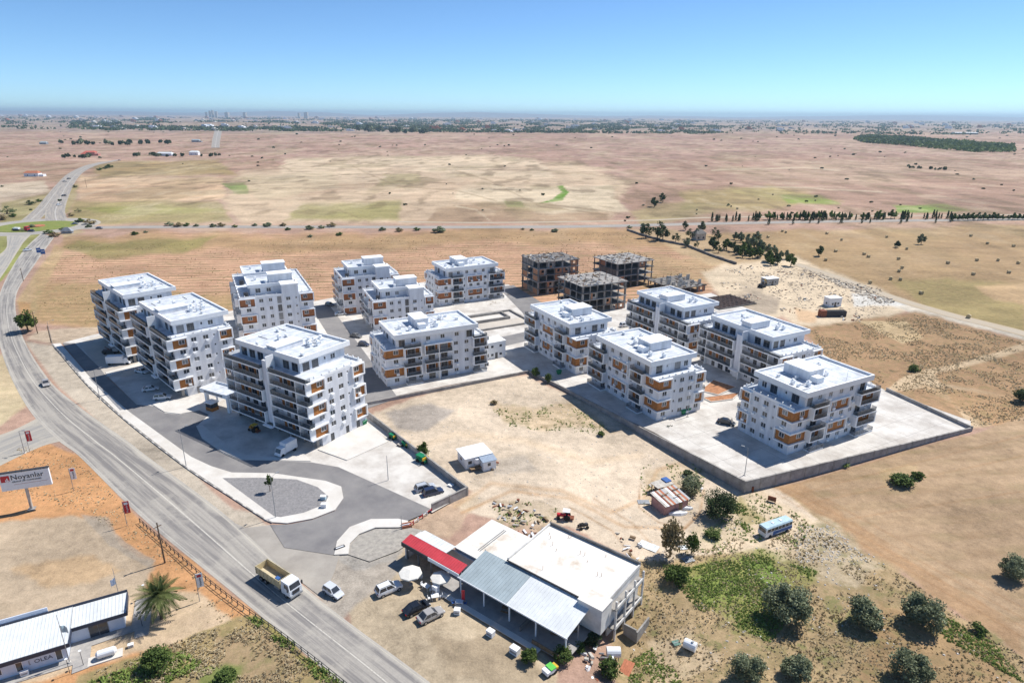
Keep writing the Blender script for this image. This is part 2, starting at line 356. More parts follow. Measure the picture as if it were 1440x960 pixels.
def make_ground():
    cols=np.concatenate([-np.geomspace(9000,900,18),np.linspace(-860,860,700),np.geomspace(900,9000,18)])
    rows=np.concatenate([np.geomspace(9000,1010,40),np.arange(1005,300,-1.7),np.arange(300,168.5,-0.9)])
    # distance rows from picture rows
    ya=np.array([ (math.cos(PITCH)-((r-480)/F_PX)*math.sin(PITCH))/(math.sin(PITCH)+((r-480)/F_PX)*math.cos(PITCH))*CAM_H if r<2900 else 0 for r in rows])
    ya=np.array(sorted(set([round(float(v),3) for v in ya if v>8])))
    ya=np.concatenate([[-60,-20,2],ya[ya<11000],np.geomspace(12000,90000,14)])
    zc=np.maximum(ya*math.cos(PITCH)+CAM_H*math.sin(PITCH),25)
    X=cols[None,:]/F_PX*zc[:,None]; Y=np.repeat(ya[:,None],len(cols),1)
    Z=gh(X,Y); curv=np.hypot(X,Y); Z=Z-0.0*curv
    nr,nc=X.shape
    v=np.stack([X,Y,Z],-1).reshape(-1,3).astype(np.float32)
    i=np.arange((nr-1)*(nc-1)); r=i//(nc-1); c=i%(nc-1); a=r*nc+c
    f=np.stack([a,a+1,a+nc+1,a+nc],-1).astype(np.int32)
    me=bpy.data.meshes.new('ground'); me.vertices.add(len(v)); me.vertices.foreach_set('co',v.ravel())
    me.loops.add(f.size); me.loops.foreach_set('vertex_index',f.ravel()); me.polygons.add(len(f))
    me.polygons.foreach_set('loop_start',np.arange(0,f.size,4,dtype=np.int32))
    me.polygons.foreach_set('use_smooth',np.ones(len(f),bool)); me.update()
    x=v[:,0].astype(float); y=np.maximum(v[:,1].astype(float),3.0); z=v[:,2].astype(float)
    px,py=proj(x,y,z); px=np.clip(px,-8000,9000); py=np.clip(py,150,4000)
    col=np.tile(np.array(alb(194,160,140)),(len(v),1)); msk=np.zeros((len(v),3)); msk[:,2]=0.3
    dist=np.hypot(x,y)
    # wobble the survey lines so that no soil ends on a ruled line
    sc=dist/120.0
    wx=(fbm(x/7.0/np.maximum(1,sc),y/7.0/np.maximum(1,sc))-0.5); wy=(fbm(x/7.0/np.maximum(1,sc)+70,y/7.0/np.maximum(1,sc)+31)-0.5)
    bl=fbm(x/2.2/np.maximum(1,sc)+5,y/2.2/np.maximum(1,sc)+11)
    far=np.clip((dist-330)/250,0,1)
    k1=np.where(dist<1500,1.0,np.minimum(dist/1500.0,6.0)); k1=2.0**np.floor(np.log2(k1)+0.5)
    fm=fbm(x/34/k1,y/70/k1,6); fm2=fbm(x/90/k1+9,y/160/k1+4,6); fm3=fbm(x/16/k1+40,y/42/k1+8,5)
    wx=wx+far*(fm3-0.5)*0.9; wy=wy+far*(fm-0.5)*0.6; bl=np.where(far>0.5,0.35*bl+0.65*fm3,bl)
    for poly,rgb,soft,st,fur,scrub,dry in soil_layers():
        xs=[p[0] for p in poly]; ys=[p[1] for p in poly]; m=soft*3+4
        k=np.where((px>min(xs)-m)&(px<max(xs)+m)&(py>min(ys)-m)&(py<max(ys)+m))[0]
        if not len(k): continue
        asp=0.35 if np.mean(ys)<330 else 0.8
        qx=px[k]+wx[k]*soft*4.0; qy=py[k]+wy[k]*soft*4.0*asp
        d=segdist(qx,qy,poly); d=np.where(inpoly(qx,qy,poly),d,-d)
        w=np.clip(0.5+d/soft+(bl[k]-0.5)*0.9*min(1.0,soft/4),0,1); w=w*w*(3-2*w)*st
        col[k]=col[k]*(1-w[:,None])+np.array(rgb)*w[:,None]
        for ch,val in((0,fur),(1,scrub),(2,dry)):
            msk[k,ch]=msk[k,ch]*(1-w)+(val or 0.0)*w
    def blend(w,rgb):
        w=np.clip(w,0,1)*far; col[:]=col*(1-w[:,None])+np.array(alb(*rgb))*w[:,None]
    sm=lambda v,a,b_:np.clip((v-a)/(b_-a),0,1)
    blend(sm(fm2,0.52,0.62)*0.34,(158,128,104)); blend(sm(fm2,0.47,0.38)*0.28,(214,192,160)); blend(sm(fm,0.56,0.68)*0.38,(150,138,100)); blend(sm(fm3,0.60,0.70)*0.5,(128,110,84)); blend(sm(fm3,0.40,0.32)*0.28,(226,206,174))
    # tracks worn into the bare soil
    def track(pts,rgb,wd,st):
        xs=[p[0] for p in pts]; ys=[p[1] for p in pts]
        k=np.where((px>min(xs)-20)&(px<max(xs)+20)&(py>min(ys)-20)&(py<max(ys)+20))[0]
        d=segdist(px[k]+wx[k]*3,py[k]+wy[k]*3,pts,False); w=np.clip(1-d/wd,0,1)*st*(0.5+bl[k])
        w=np.clip(w,0,1); col[k]=col[k]*(1-w[:,None])+np.array(alb(*rgb))*w[:,None]
    track([(640,712),(690,680),(790,690),(860,720),(905,700),(925,660),(1000,640)],(206,164,118),5,0.5)
    track([(650,720),(720,690),(800,700),(880,740),(960,745),(985,720),(990,690)],(204,160,114),4,0.6)
    track([(900,680),(898,712),(925,735),(965,742),(985,722)],(170,130,92),1.6,0.8)
    track([(800,712),(860,745),(895,790)],(180,142,104),2,0.7)
    track([(835,700),(890,735),(930,780)],(184,146,108),2,0.6)
    track([(560,640),(640,610),(740,620),(830,650),(900,640)],(236,208,172),8,0.5)
    for pts in ([(495,233),(560,262),(640,268),(700,284)],[(640,240),(690,256),(760,290),(860,304)],[(480,296),(520,312)],[(270,285),(300,283)],[(380,224),(410,240)],[(760,286),(870,300),(920,312)],[(450,262),(560,256),(640,258)]):
        track(pts,(150,128,98),1.1,0.7)
    for pts in ([(640,290),(670,296),(690,312)],[(1000,240),(1130,236),(1180,240)],[(690,262),(740,268),(780,286)],[(1060,262),(1240,270)]):
        track(pts,(230,212,180),1.3,0.7)
    for n_,(a_,b_) in enumerate([((1090,690),(1260,640)),((1100,700),(1440,612)),((1120,712),(1440,640)),((1160,735),(1440,690))]):
        track([a_,b_],(184,142,100),2.0,0.35)
    for a_,b_ in (((1100,690),(1440,882)),((1112,688),(1440,870)),((1130,684),(1440,855)),((1092,694),(1440,896))):
        track([a_,b_],(176,134,94),1.6,0.5)
    for n_ in range(6):
        track([(1010+18*n_,340),(1230+60*n_,420+6*n_)],(168,140,104),0.9,0.5)
    ca=me.color_attributes.new('soil','FLOAT_COLOR','POINT'); ca.data.foreach_set('color',np.concatenate([col,np.ones((len(v),1))],1).astype(np.float32).ravel())
    cb=me.color_attributes.new('cover','FLOAT_COLOR','POINT'); cb.data.foreach_set('color',np.concatenate([msk,np.ones((len(v),1))],1).astype(np.float32).ravel())
    m=bpy.data.materials.new('soil'); m.use_nodes=True; n=m.node_tree; N=n.nodes; Lk=n.links; b=N['Principled BSDF']
    b.inputs['Roughness'].default_value=0.95; b.inputs['Specular IOR Level'].default_value=0.1
    geo=N.new('ShaderNodeNewGeometry')
    def attr(s): a=N.new('ShaderNodeAttribute'); a.attribute_name=s; return a
    def noise(scale,detail=5,rough=0.65,vec=None):
        t=N.new('ShaderNodeTexNoise'); t.inputs['Scale'].default_value=scale; t.inputs['Detail'].default_value=detail; t.inputs['Roughness'].default_value=rough
        Lk.new(vec if vec else geo.outputs['Position'],t.inputs['Vector']); return t.outputs['Fac']
    def mth(op,a,c=None,cl=False):
        t=N.new('ShaderNodeMath'); t.operation=op; t.use_clamp=cl
        for i_,q in enumerate((a,c)):
            if q is None: continue
            if isinstance(q,(int,float)): t.inputs[i_].default_value=q
            else: Lk.new(q,t.inputs[i_])
        return t.outputs[0]
    def step(val,lo,hi):
        t=N.new('ShaderNodeMapRange'); t.interpolation_type='SMOOTHSTEP'; t.inputs[1].default_value=lo; t.inputs[2].default_value=hi
        Lk.new(val,t.inputs[0]); return t.outputs[0]
    def mix(f,a,c,mode='MIX'):
        t=N.new('ShaderNodeMix'); t.data_type='RGBA'; t.blend_type=mode
        for i_,q in ((0,f),(6,a),(7,c)):
            if isinstance(q,(int,float)): t.inputs[i_].default_value=q
            elif isinstance(q,tuple): t.inputs[i_].default_value=(*q,1)
            else: Lk.new(q,t.inputs[i_])
        return t.outputs[2]
    soil=attr('soil').outputs['Color']; cov=N.new('ShaderNodeSeparateColor'); Lk.new(attr('cover').outputs['Color'],cov.inputs[0])
    n1=noise(0.045,4); n2=noise(0.5,6,0.7); n3=noise(3.2,4,0.7); n0=noise(0.006,5)
    v=mth('ADD',mth('MULTIPLY',mth('SUBTRACT',n1,0.5),1.0),mth('MULTIPLY',mth('SUBTRACT',n2,0.5),1.0))
    v=mth('ADD',v,mth('MULTIPLY',mth('SUBTRACT',n3,0.5),0.7)); v=mth('ADD',v,mth('MULTIPLY',mth('SUBTRACT',n0,0.5),1.0))
    mpf=N.new('ShaderNodeMapping'); mpf.inputs['Scale'].default_value=(0.010,0.035,1); Lk.new(geo.outputs['Position'],mpf.inputs['Vector'])
    v=mth('ADD',v,mth('MULTIPLY',mth('SUBTRACT',noise(1.0,7,0.72,mpf.outputs[0]),0.5),1.1))
    v=mth('ADD',v,1.0)
    gr=N.new('ShaderNodeCombineColor'); [Lk.new(v,gr.inputs[q]) for q in range(3)]
    c=mix(1.0,soil,gr.outputs[0],'MULTIPLY')
    peb=step(noise(5.5,2,0.6),0.60,0.68)
    c=mix(mth('MULTIPLY',peb,0.35),c,mix(0.5,c,(0.16,0.12,0.085)))
    # dry grass and small dark tufts
    dryn=step(noise(0.9,7,0.75),0.50,0.66)
    c=mix(mth('MULTIPLY',mth('MULTIPLY',dryn,cov.outputs[2]),0.42),c,(0.27,0.18,0.10))
    spk=step(noise(1.9,3,0.6),0.62,0.70)
    c=mix(mth('MULTIPLY',mth('MULTIPLY',spk,mth('ADD',cov.outputs[2],cov.outputs[1])),0.5),c,(0.19,0.13,0.075))
    scr=step(noise(0.42,8,0.72),0.46,0.60); gn=step(noise(0.12,4),0.40,0.60)
    sc_c=mix(gn,(0.25,0.185,0.095),(0.155,0.165,0.06))
    c=mix(mth('MULTIPLY',mth('MULTIPLY',scr,cov.outputs[1]),1.25,True),c,sc_c)
    fsp=step(noise(0.085,3,0.6),0.655,0.70)
    c=mix(mth('MULTIPLY',fsp,mth('MULTIPLY',cov.outputs[2],0.8)),c,(0.12,0.095,0.05))
    # furrows of the ploughed fields
    mp=N.new('ShaderNodeMapping'); mp.inputs['Rotation'].default_value=(0,0,R(-5)); Lk.new(geo.outputs['Position'],mp.inputs['Vector'])
    wv=N.new('ShaderNodeTexWave'); wv.bands_direction='Y'; wv.inputs['Scale'].default_value=0.062; wv.inputs['Distortion'].default_value=5.0
    wv.inputs['Detail'].default_value=4; wv.inputs['Detail Scale'].default_value=0.5; Lk.new(mp.outputs[0],wv.inputs['Vector'])
    mp2=N.new('ShaderNodeMapping'); mp2.inputs['Scale'].default_value=(0.05,0.35,1); Lk.new(geo.outputs['Position'],mp2.inputs['Vector'])
    strk=step(noise(1.0,6,0.7,mp2.outputs[0]),0.42,0.62)
    fr=mth('MULTIPLY',mth('MULTIPLY',step(wv.outputs['Fac'],0.25,0.85),0.95),cov.outputs[0])
    c=mix(mth('MULTIPLY',fr,mth('ADD',mth('MULTIPLY',strk,0.8),0.25)),c,mix(gn,(0.235,0.145,0.075),(0.20,0.17,0.075)))
    Lk.new(c,b.inputs['Base Color'])
    bp=N.new('ShaderNodeBump'); bp.inputs['Strength'].default_value=0.6; bp.inputs['Distance'].default_value=0.25
    Lk.new(mth('ADD',n2,mth('MULTIPLY',n3,0.4)),bp.inputs['Height']); Lk.new(bp.outputs[0],b.inputs['Normal'])
    me.materials.append(m)
    return struct(ob('ground',me))
make_ground()
#@@ROADS

# ------------------------------------------------------------------ roads, kerbs, yards
def roadmat(name,base,dust,edge=0.35,line=None,tracks=0.35,scale=0.25):
    """surface of a ribbon: UV.x runs across, UV.y runs along in metres"""
    m=bpy.data.materials.new(name); m.use_nodes=True; n=m.node_tree; N=n.nodes; Lk=n.links; b=N['Principled BSDF']
    b.inputs['Roughness'].default_value=0.9; b.inputs['Specular IOR Level'].default_value=0.2
    uv=N.new('ShaderNodeUVMap'); uv.uv_map='uv'; sp=N.new('ShaderNodeSeparateXYZ'); Lk.new(uv.outputs[0],sp.inputs[0])
    geo=N.new('ShaderNodeNewGeometry')
    def mth(op,a,c=None,cl=False):
        t=N.new('ShaderNodeMath'); t.operation=op; t.use_clamp=cl
        for i_,q in enumerate((a,c)):
            if q is None: continue
            if isinstance(q,(int,float)): t.inputs[i_].default_value=q
            else: Lk.new(q,t.inputs[i_])
        return t.outputs[0]
    def noise(sc,vec,det=4):
        t=N.new('ShaderNodeTexNoise'); t.inputs['Scale'].default_value=sc; t.inputs['Detail'].default_value=det; t.inputs['Roughness'].default_value=0.65; Lk.new(vec,t.inputs['Vector']); return t.outputs['Fac']
    def step(v,lo,hi):
        t=N.new('ShaderNodeMapRange'); t.interpolation_type='SMOOTHSTEP'; t.inputs[1].default_value=lo; t.inputs[2].default_value=hi; Lk.new(v,t.inputs[0]); return t.outputs[0]
    def mix(f,a,c):
        t=N.new('ShaderNodeMix'); t.data_type='RGBA'
        for i_,q in ((0,f),(6,a),(7,c)):
            if isinstance(q,tuple): t.inputs[i_].default_value=(*q,1)
            elif isinstance(q,(int,float)): t.inputs[i_].default_value=q
            else: Lk.new(q,t.inputs[i_])
        return t.outputs[2]
    mp=N.new('ShaderNodeMapping'); mp.inputs['Scale'].default_value=(9,0.03,1); Lk.new(uv.outputs[0],mp.inputs['Vector'])
    streak=noise(1.0,mp.outputs[0],5); grain=noise(2.2,geo.outputs['Position']); big=noise(scale*0.3,geo.outputs['Position'])
    e=mth('ABSOLUTE',mth('SUBTRACT',sp.outputs[0],0.5))                 # 0 in the middle, 0.5 at the edge
    dusty=step(mth('ADD',e,mth('MULTIPLY',mth('SUBTRACT',big,0.5),0.5)),edge,0.52)
    c=mix(step(streak,0.38,0.62),tuple(v*0.86 for v in base),tuple(v*1.0+(d-v)*0.62 for v,d in zip(base,dust)))
    c=mix(mth('MULTIPLY',step(noise(0.09,geo.outputs['Position'],6),0.52,0.60),0.35),c,dust)
    c=mix(mth('MULTIPLY',dusty,0.85),c,dust)
    c=mix(mth('MULTIPLY',step(grain,0.3,0.7),0.18),c,tuple(v*0.6 for v in base))
    for (pos,wd,rgb,wear) in (line or []):
        l=mth('SUBTRACT',1.0,step(mth('ABSOLUTE',mth('SUBTRACT',sp.outputs[0],pos)),wd*0.6,wd*1.4))
        c=mix(mth('MULTIPLY',mth('MULTIPLY',l,wear),mth('ADD',0.45,step(grain,0.35,0.55))),c,rgb)
    Lk.new(c,b.inputs['Base Color'])
    bp=N.new('ShaderNodeBump'); bp.inputs['Strength'].default_value=0.2; bp.inputs['Distance'].default_value=0.03
    Lk.new(grain,bp.inputs['Height']); Lk.new(bp.outputs[0],b.inputs['Normal'])
    return m
def resample(pts,n):
    p=[Vector((a.x,a.y,0)) for a in pts]
    # smooth (Catmull-Rom) then even spacing
    q=[]
    for i in range(len(p)-1):
        p0=p[max(i-1,0)];p1=p[i];p2=p[i+1];p3=p[min(i+2,len(p)-1)]
        for k in range(12):
            t=k/12; q.append(0.5*((2*p1)+(p2-p0)*t+(2*p0-5*p1+4*p2-p3)*t*t+(3*p1-p0-3*p2+p3)*t**3))
    q.append(p[-1]); d=[0]
    for i in range(1,len(q)): d.append(d[-1]+(q[i]-q[i-1]).length)
    out=[]
    for i in range(n):
        s=d[-1]*i/(n-1); j=max(k for k in range(len(d)) if d[k]<=s+1e-9); j=min(j,len(q)-2)
        t=(s-d[j])/max(1e-9,d[j+1]-d[j]); out.append(q[j].lerp(q[j+1],min(1,t)))
    return out,d[-1]
def ribbon(name,left,right,m,z=0.02,n=60,nx=8):
    Lp,la=resample([G(*p) for p in left],n); Rp,_=resample([G(*p) for p in right],n)
    v=[];uv=[];f=[]
    for i in range(n):
        for j in range(nx+1):
            p=Lp[i].lerp(Rp[i],j/nx); v.append((p.x,p.y,float(gh(p.x,p.y))+z)); uv.append((j/nx,la*i/(n-1)))
    for i in range(n-1):
        for j in range(nx):
            a=i*(nx+1)+j; f.append((a,a+1,a+nx+2,a+nx+1))
    me=bpy.data.meshes.new(name); me.from_pydata(v,[],f); ul=me.uv_layers.new(name='uv')
    for lp in me.loops: ul.data[lp.index].uv=uv[lp.vertex_index]
    b=bmesh.new(); b.from_mesh(me); bmesh.ops.recalc_face_normals(b,faces=b.faces)
    if sum(fc.normal.z for fc in b.faces)<0: bmesh.ops.reverse_faces(b,faces=b.faces)
    b.to_mesh(me); b.free(); me.materials.append(m); return struct(ob(name,me))
def centre_ribbon(name,pts,width,m,z=0.05,n=80,nx=4):
    c,la=resample([G(*p) if len(p)==2 else Vector(p) for p in pts],n); v=[];uv=[];f=[]
    for i in range(n):
        t=(c[min(i+1,n-1)]-c[max(i-1,0)]).normalized(); nn=Vector((-t.y,t.x,0))
        w=width if not hasattr(width,'__len__') else width[0]+(width[1]-width[0])*i/(n-1)
        for j in range(nx+1):
            p=c[i]+nn*w*(0.5-j/nx); v.append((p.x,p.y,float(gh(p.x,p.y))+z)); uv.append((j/nx,la*i/(n-1)))
    for i in range(n-1):
        for j in range(nx):
            a=i*(nx+1)+j; f.append((a,a+nx+1,a+nx+2,a+1))
    me=bpy.data.meshes.new(name); me.from_pydata(v,[],f); ul=me.uv_layers.new(name='uv')
    for lp in me.loops: ul.data[lp.index].uv=uv[lp.vertex_index]
    b=bmesh.new(); b.from_mesh(me)
    if sum(fc.normal.z for fc in b.faces)<0: bmesh.ops.reverse_faces(b,faces=b.faces)
    b.to_mesh(me); b.free(); me.materials.append(m); return struct(ob(name,me))
def sheet(name,px,m,z=0.02,thick=0.0,pts=None,smooth=0):
    p=pts if pts else [G(*q) for q in px]
    if smooth: p,_=resample(p+[p[0]],smooth); p=p[:-1]
    b=bmesh.new(); vs=[b.verts.new((q.x,q.y,z)) for q in p]; fc=b.faces.new(vs)
    if fc.normal.z<0 or (fc.normal_update() or fc.normal.z<0): fc.normal_flip()
    if thick:
        r=bmesh.ops.extrude_face_region(b,geom=[fc]); ve=[e for e in r['geom'] if isinstance(e,bmesh.types.BMVert)]
        for q in ve: q.co.z=z-thick
        bmesh.ops.recalc_face_normals(b,faces=b.faces)
    bmesh.ops.triangulate(b,faces=[q for q in b.faces if len(q.verts)>4])
    me=bpy.data.meshes.new(name); b.to_mesh(me); b.free(); me.materials.append(m); return struct(ob(name,me))
A_dust=alb(206,194,174); A_tar=alb(146,142,140)
M_main=roadmat('main_road_asphalt',alb(160,155,151),alb(214,206,192),0.36,[(0.53,0.010,alb(228,222,208),0.75),(0.95,0.008,alb(222,214,196),0.6),(0.06,0.010,alb(214,208,196),0.5)])
M_side=roadmat('side_road_asphalt',alb(186,182,176),alb(212,202,184),0.3)
M_acc=mat('access_asphalt',alb(136,133,133),0.9,0.0,0.16,col2=alb(164,160,156),detail=7,bump=0.15)
M_far=roadmat('far_road_asphalt',alb(176,170,164),alb(206,194,176),0.42,[(0.5,0.03,alb(220,214,204),0.6)])
M_track=roadmat('pale_track',alb(222,208,186),alb(206,184,152),0.2)
M_pave=mat('pale_paving',alb(250,245,236),0.9,0.0,0.22,col2=alb(230,222,210),detail=7,bump=0.15)
M_yard=mat('concrete_yard',alb(244,238,228),0.9,0.0,0.16,col2=alb(206,197,186),detail=10,thr=(0.36,0.60))
M_yardd=mat('dusty_yard',alb(232,221,204),0.9,0.0,0.12,col2=alb(204,194,182),detail=8)
M_gravel=mat('grey_gravel',alb(176,172,170),0.95,0.0,2.6,col2=alb(138,136,136),detail=6,bump=0.5)
M_verge=mat('green_verge',alb(122,146,62),0.95,0.0,0.3,col2=alb(160,156,86),detail=7)
ribbon('main_road',
 [(640,1110),(473,957),(330,835),(200,728),(110,640),(83,620),(40,575),(8,512),(-6,455),(0,412),(18.7,373),(37.5,347),(58,328)],
 [(790,1105),(602,957),(440,835),(315,722),(205,640),(182,622),(112,572),(66,530),(30,468),(23,415),(47,375),(63,352),(76,334)],M_main,0.03,140,10)
ribbon('side_road',[(100,618),(60,627),(-10,660),(-120,720)],[(52,588),(20,604),(-30,622),(-130,660)],M_side,0.026,24)
ribbon('west_carriageway',[(-60,400),(-20,370),(8,350),(10,330),(20,322)],[(-60,470),(0,392),(26,352),(34,340),(44,330)],M_side,0.06,40)
# roundabout ring
rc=G(51,318.5)
def ring(name,c,r0,r1,m,z,n=48,sx=1.0):
    b=MB(); 
    for i in range(n):
        a=2*math.pi*i/n; b.v+=[(c.x+math.cos(a)*r0*sx,c.y+math.sin(a)*r0,z),(c.x+math.cos(a)*r1*sx,c.y+math.sin(a)*r1,z)]
    for i in range(n): j=(i+1)%n; b.f.append((2*i,2*i+1,2*j+1,2*j))
    o=b.build(name,m); me=o.data; ul=me.uv_layers.new(name='uv')
    for lp in me.loops: ul.data[lp.index].uv=(lp.vertex_index%2,(lp.vertex_index//2)*3.0)
    return struct(o)
ring('roundabout_road',rc,24,37,M_side,0.09)
b=MB(); b.prism([(rc.x+math.cos(a*math.pi/20)*23.6,rc.y+math.sin(a*math.pi/20)*23.6) for a in range(40)],0,0.22); isl=struct(b.build('roundabout_island',M_verge))
b=MB(); b.prism([(rc.x+math.cos(a*math.pi/10)*5,rc.y+math.sin(a*math.pi/10)*5) for a in range(20)],0.22,0.6); b.build('flower_bed',M_skin,isl)
centre_ribbon('dual_road_east',[(80,312),(78,296),(86,276),(96,258),(110,243),(130,233),(152,228),(166,225)],(13,9),M_far,0.10)
centre_ribbon('dual_road_west',[(40,312),(62,292),(74,276),(88,258),(102,244),(124,233),(148,227.5)],(11,8),M_far,0.07)
centre_ribbon('cross_road',[(84,322),(140,320),(300,319),(600,319.5),(820,318.5),(1000,314.5),(1200,311),(1440,308.5),(1900,302)],11,M_far,0.06,160)
centre_ribbon('cross_track',[(560,312),(700,313),(900,310),(1000,306),(1200,304),(1440,302)],5,M_track,0.05,100)
centre_ribbon('farm_track',[(1118,371),(1165,386),(1210,402),(1260,420),(1330,441),(1440,469),(1700,540)],7,M_track,0.05,80)
centre_ribbon('distant_road',[(303,208),(304,198),(306,188),(307,184)],(17,30),M_far,0.3,30)
# site surfaces
sheet('site_yard',[(88,482),(150,466),(300,440),(440,424),(466,419),(600,396),(715,400),(775,440),(742,480),(790,548),(744,522),(640,540),(510,566),(520,590),(657,695),(608,722),(533,683),(476,657),(437,650),(388,648),(338,647),(313,637),(284,617),(276,600),(192,569),(105,483)],M_yard,0.05)
yard=[P(775,440),P(1000,412),P(1100,455),P(1160,500),P(1245,549),P(1365,592),P(1365,603),P(1048,680),P(920,608),P(790,546),P(742,480)]
sheet('raised_yard',None,M_yard,0.045,pts=yard)
acc=[(88,483),(105,482.5),(140,517),(151,531),(192,569),(217,571),(232,581),(253,583),(280,577),(294,583),(276,600),(284,617),(313,637),(338,647),(388,648),(437,650),(476,657),(533,683),(608,718),(598,723),(572,734),(524,734),(495,745.5),(477,765),(470,781),(400,770),(380,738),(404,738),(440,731),(471,719),(483,701),(480,685),(458,678),(384,667),(326,666),(297,657),(269,643),(181,579),(131,535)]
sheet('access_road',acc,M_acc,0.075)
sheet('forecourt_ramp',[(380,738),(470,735),(480,772),(472,800),(455,842),(400,800),(330,735),(345,742)],mat('dusty_tarmac',alb(198,190,178),0.95,0.0,0.2,col2=alb(170,162,152),detail=8),0.02)
# second access lane between the middle blocks
sheet('inner_lane',[(437,432),(462,428),(500,478),(522,508),(560,560),(515,575),(505,545),(470,485)],M_acc,0.07)
sheet('east_lane',[(700,404),(722,401),(790,443),(752,468),(735,440)],M_acc,0.07)
sheet('south_lane',[(640,488),(760,462),(765,474),(640,503)],M_acc,0.072)
sheet('parking_bay',[(110,483),(145,470),(205,520),(180,530),(150,530)],M_yardd,0.062)
# saw-cut joints of the raised yard
ry=[q for q in COL.objects if q.name=='raised_yard'][0]; yp=[(p.x,p.y) for p in yard]
for ax in (0,1):
    a_=R(28.2)+ax*math.pi/2; du=np.array((math.cos(a_),math.sin(a_))); dv=np.array((-du[1],du[0])); c0=np.array((60.0,140.0))
    for i in range(-16,17):
        ts=np.arange(-90,90,0.5); L_=c0+dv*i*6.0; xs=L_[0]+du[0]*ts; ys=L_[1]+du[1]*ts; ins=inpoly(xs,ys,yp)
        if ins.sum()<6: continue
        k=np.where(ins)[0]; t0,t1=ts[k[0]]+0.3,ts[k[-1]]-0.3
        MB().box(t0,t1,-0.035,0.035,0.046,0.050 if ax else 0.054).build('joint',M_conc,ry,(L_[0],L_[1],0),a_)
# main footway with kerb and the gravel island
def slab(name,px,m,z,th,smooth=0): return sheet(name,px,m,z,th,smooth=smooth)
slab('footway',[(74.4,484),(122.5,540),(175,589),(261,656),(326,699),(372,729),(384,735),(404,736.5),(440,730),(471,718),(483,701),(480,685),(458,677),(384,666),(326,665),(297,656),(269,643),(181.6,579.4),(131,535.6),(85,483)],M_pave,0.20,0.2)
sheet('gravel_island',[(313,673),(367,672.5),(417,675),(447,686),(462,699),(457,710),(427,722),(395,728),(386,727)],M_gravel,0.215)
slab('kerbed_corner',[(470,781),(474,762),(492,742),(522,731),(560,731),(574,734),(574,741),(560,743),(528,743),(505,752),(492,765),(490,780)],M_pave,0.19,0.2)
sheet('gravel_corner',[(490,780),(492,766),(505,753),(528,744),(560,744),(574,742),(600,748),(560,775),(520,790)],mat('beige_gravel',alb(206,198,184),0.95,0.0,1.2,col2=alb(164,158,150),detail=7,bump=0.4),0.03)
slab('entrance_island',[(214,569),(240,562),(280,566),(281,577),(253,582.5),(232,580)],M_pave,0.19,0.15)
slab('parking_kerb',[(276,599),(285,598),(322,628),(345,640),(388,643),(430,641),(437,649),(388,647.5),(338,646),(313,636),(284,616)],M_pave,0.17,0.15)
slab('building_apron',[(447,633),(512,594),(546,622),(488,648)],M_pave,0.22,0.2)
slab('row_kerb',[(148,524),(206,508),(210,512),(152,529)],M_pave,0.19,0.15)
# kerb stones along the footway
fw=[q for q in COL.objects if q.name=='footway'][0]
kp,kl=resample([G(*q) for q in ((74.4,484),(122.5,540),(175,589),(261,656),(326,699),(372,729),(384,735))],120)
for i in range(119):
    d=kp[i+1]-kp[i]; MB().box(0.03,d.length-0.03,-0.24,-0.02,-0.05,0.23).build('kerb_stone',M_conc if i%3 else M_pave,fw,(kp[i].x,kp[i].y,0),math.atan2(d.y,d.x))
# pool basin and foundations between the middle blocks
def pit():
    o=thing('pool_basin','rectangular raised concrete pool basin under construction among the middle blocks','basin',P(690,452)); o.rotation_euler=(0,0,R(28))
    m=MB(); m.box(-13,13,-9,-8.4,0,0.7).box(-13,13,8.4,9,0,0.7).box(-13,-12.4,-8.4,8.4,0,0.7).box(12.4,13,-8.4,8.4,0,0.7); m.build('outer_kerb',M_conc,o)
    m=MB(); m.box(-8,8,-0.5,0,0.09,1.1).box(-8,8,6.5,7,0.09,1.1).box(-8,-7.5,0,6.5,0.09,1.1).box(7.5,8,0,6.5,0.09,1.1); m.build('basin_wall',M_conc,o)
    m=MB(); m.box(-7.45,7.45,0.05,6.45,0.09,0.25); m.build('basin_floor',M_pave,o)
    m=MB(); m.box(-12.3,12.3,-8.3,-1.0,0.05,0.12); m.build('deck',M_yardd,o)
pit()
# walls
def wall(name,label,p0,p1,h0,h1,m,t=0.25,zb=None,panel=4.0,cat='wall',post=True,cap=True):
    """boundary wall of panels between posts; p0,p1 world points, top at h0..h1, foot at the ground"""
    p0=Vector((p0[0],p0[1],0));p1=Vector((p1[0],p1[1],0)); d=p1-p0; L=d.length; n=max(1,round(L/panel)); rz=math.atan2(d.y,d.x)
    o=thing(name,label,cat,p0,rz)
    for i in range(n):
        a=L*i/n; bb=L*(i+1)/n; q=p0.lerp(p1,(i+0.5)/n)
        z0=min(float(gh(*p0.lerp(p1,k).xy)) for k in (i/n,(i+1)/n))-0.3 if zb is None else zb
        zt=h0+(h1-h0)*(i+0.5)/n
        MB().box(a+0.02,bb-0.02,-t/2,t/2,z0,zt).build('wall_panel',m,o)
        if cap: MB().box(a+0.01,bb-0.01,-t/2-0.05,t/2+0.05,zt,zt+0.09).build('coping',M_pave if m is not M_wallb else M_conc,o)
        if post: MB().box(a-0.17,a+0.17,-t/2-0.06,t/2+0.06,z0,zt+0.14).build('post',M_conc,o)
    return o
W0=P(744,524);W1=P(792,547);W2=P(1048,680);W3=P(1366,604);W4=P(1246,549)
wall('retaining_wall','long grey retaining wall between the bare lot and the eastern blocks',W1,W2,0.55,0.55,M_wallb)
wall('retaining_wall','grey block retaining wall facing the ploughed field',W2,W3,0.55,0.55,M_wallb)
wall('retaining_wall','low grey wall behind the empty eastern corner of the yard',W3,W4,0.8,0.8,M_wallb)
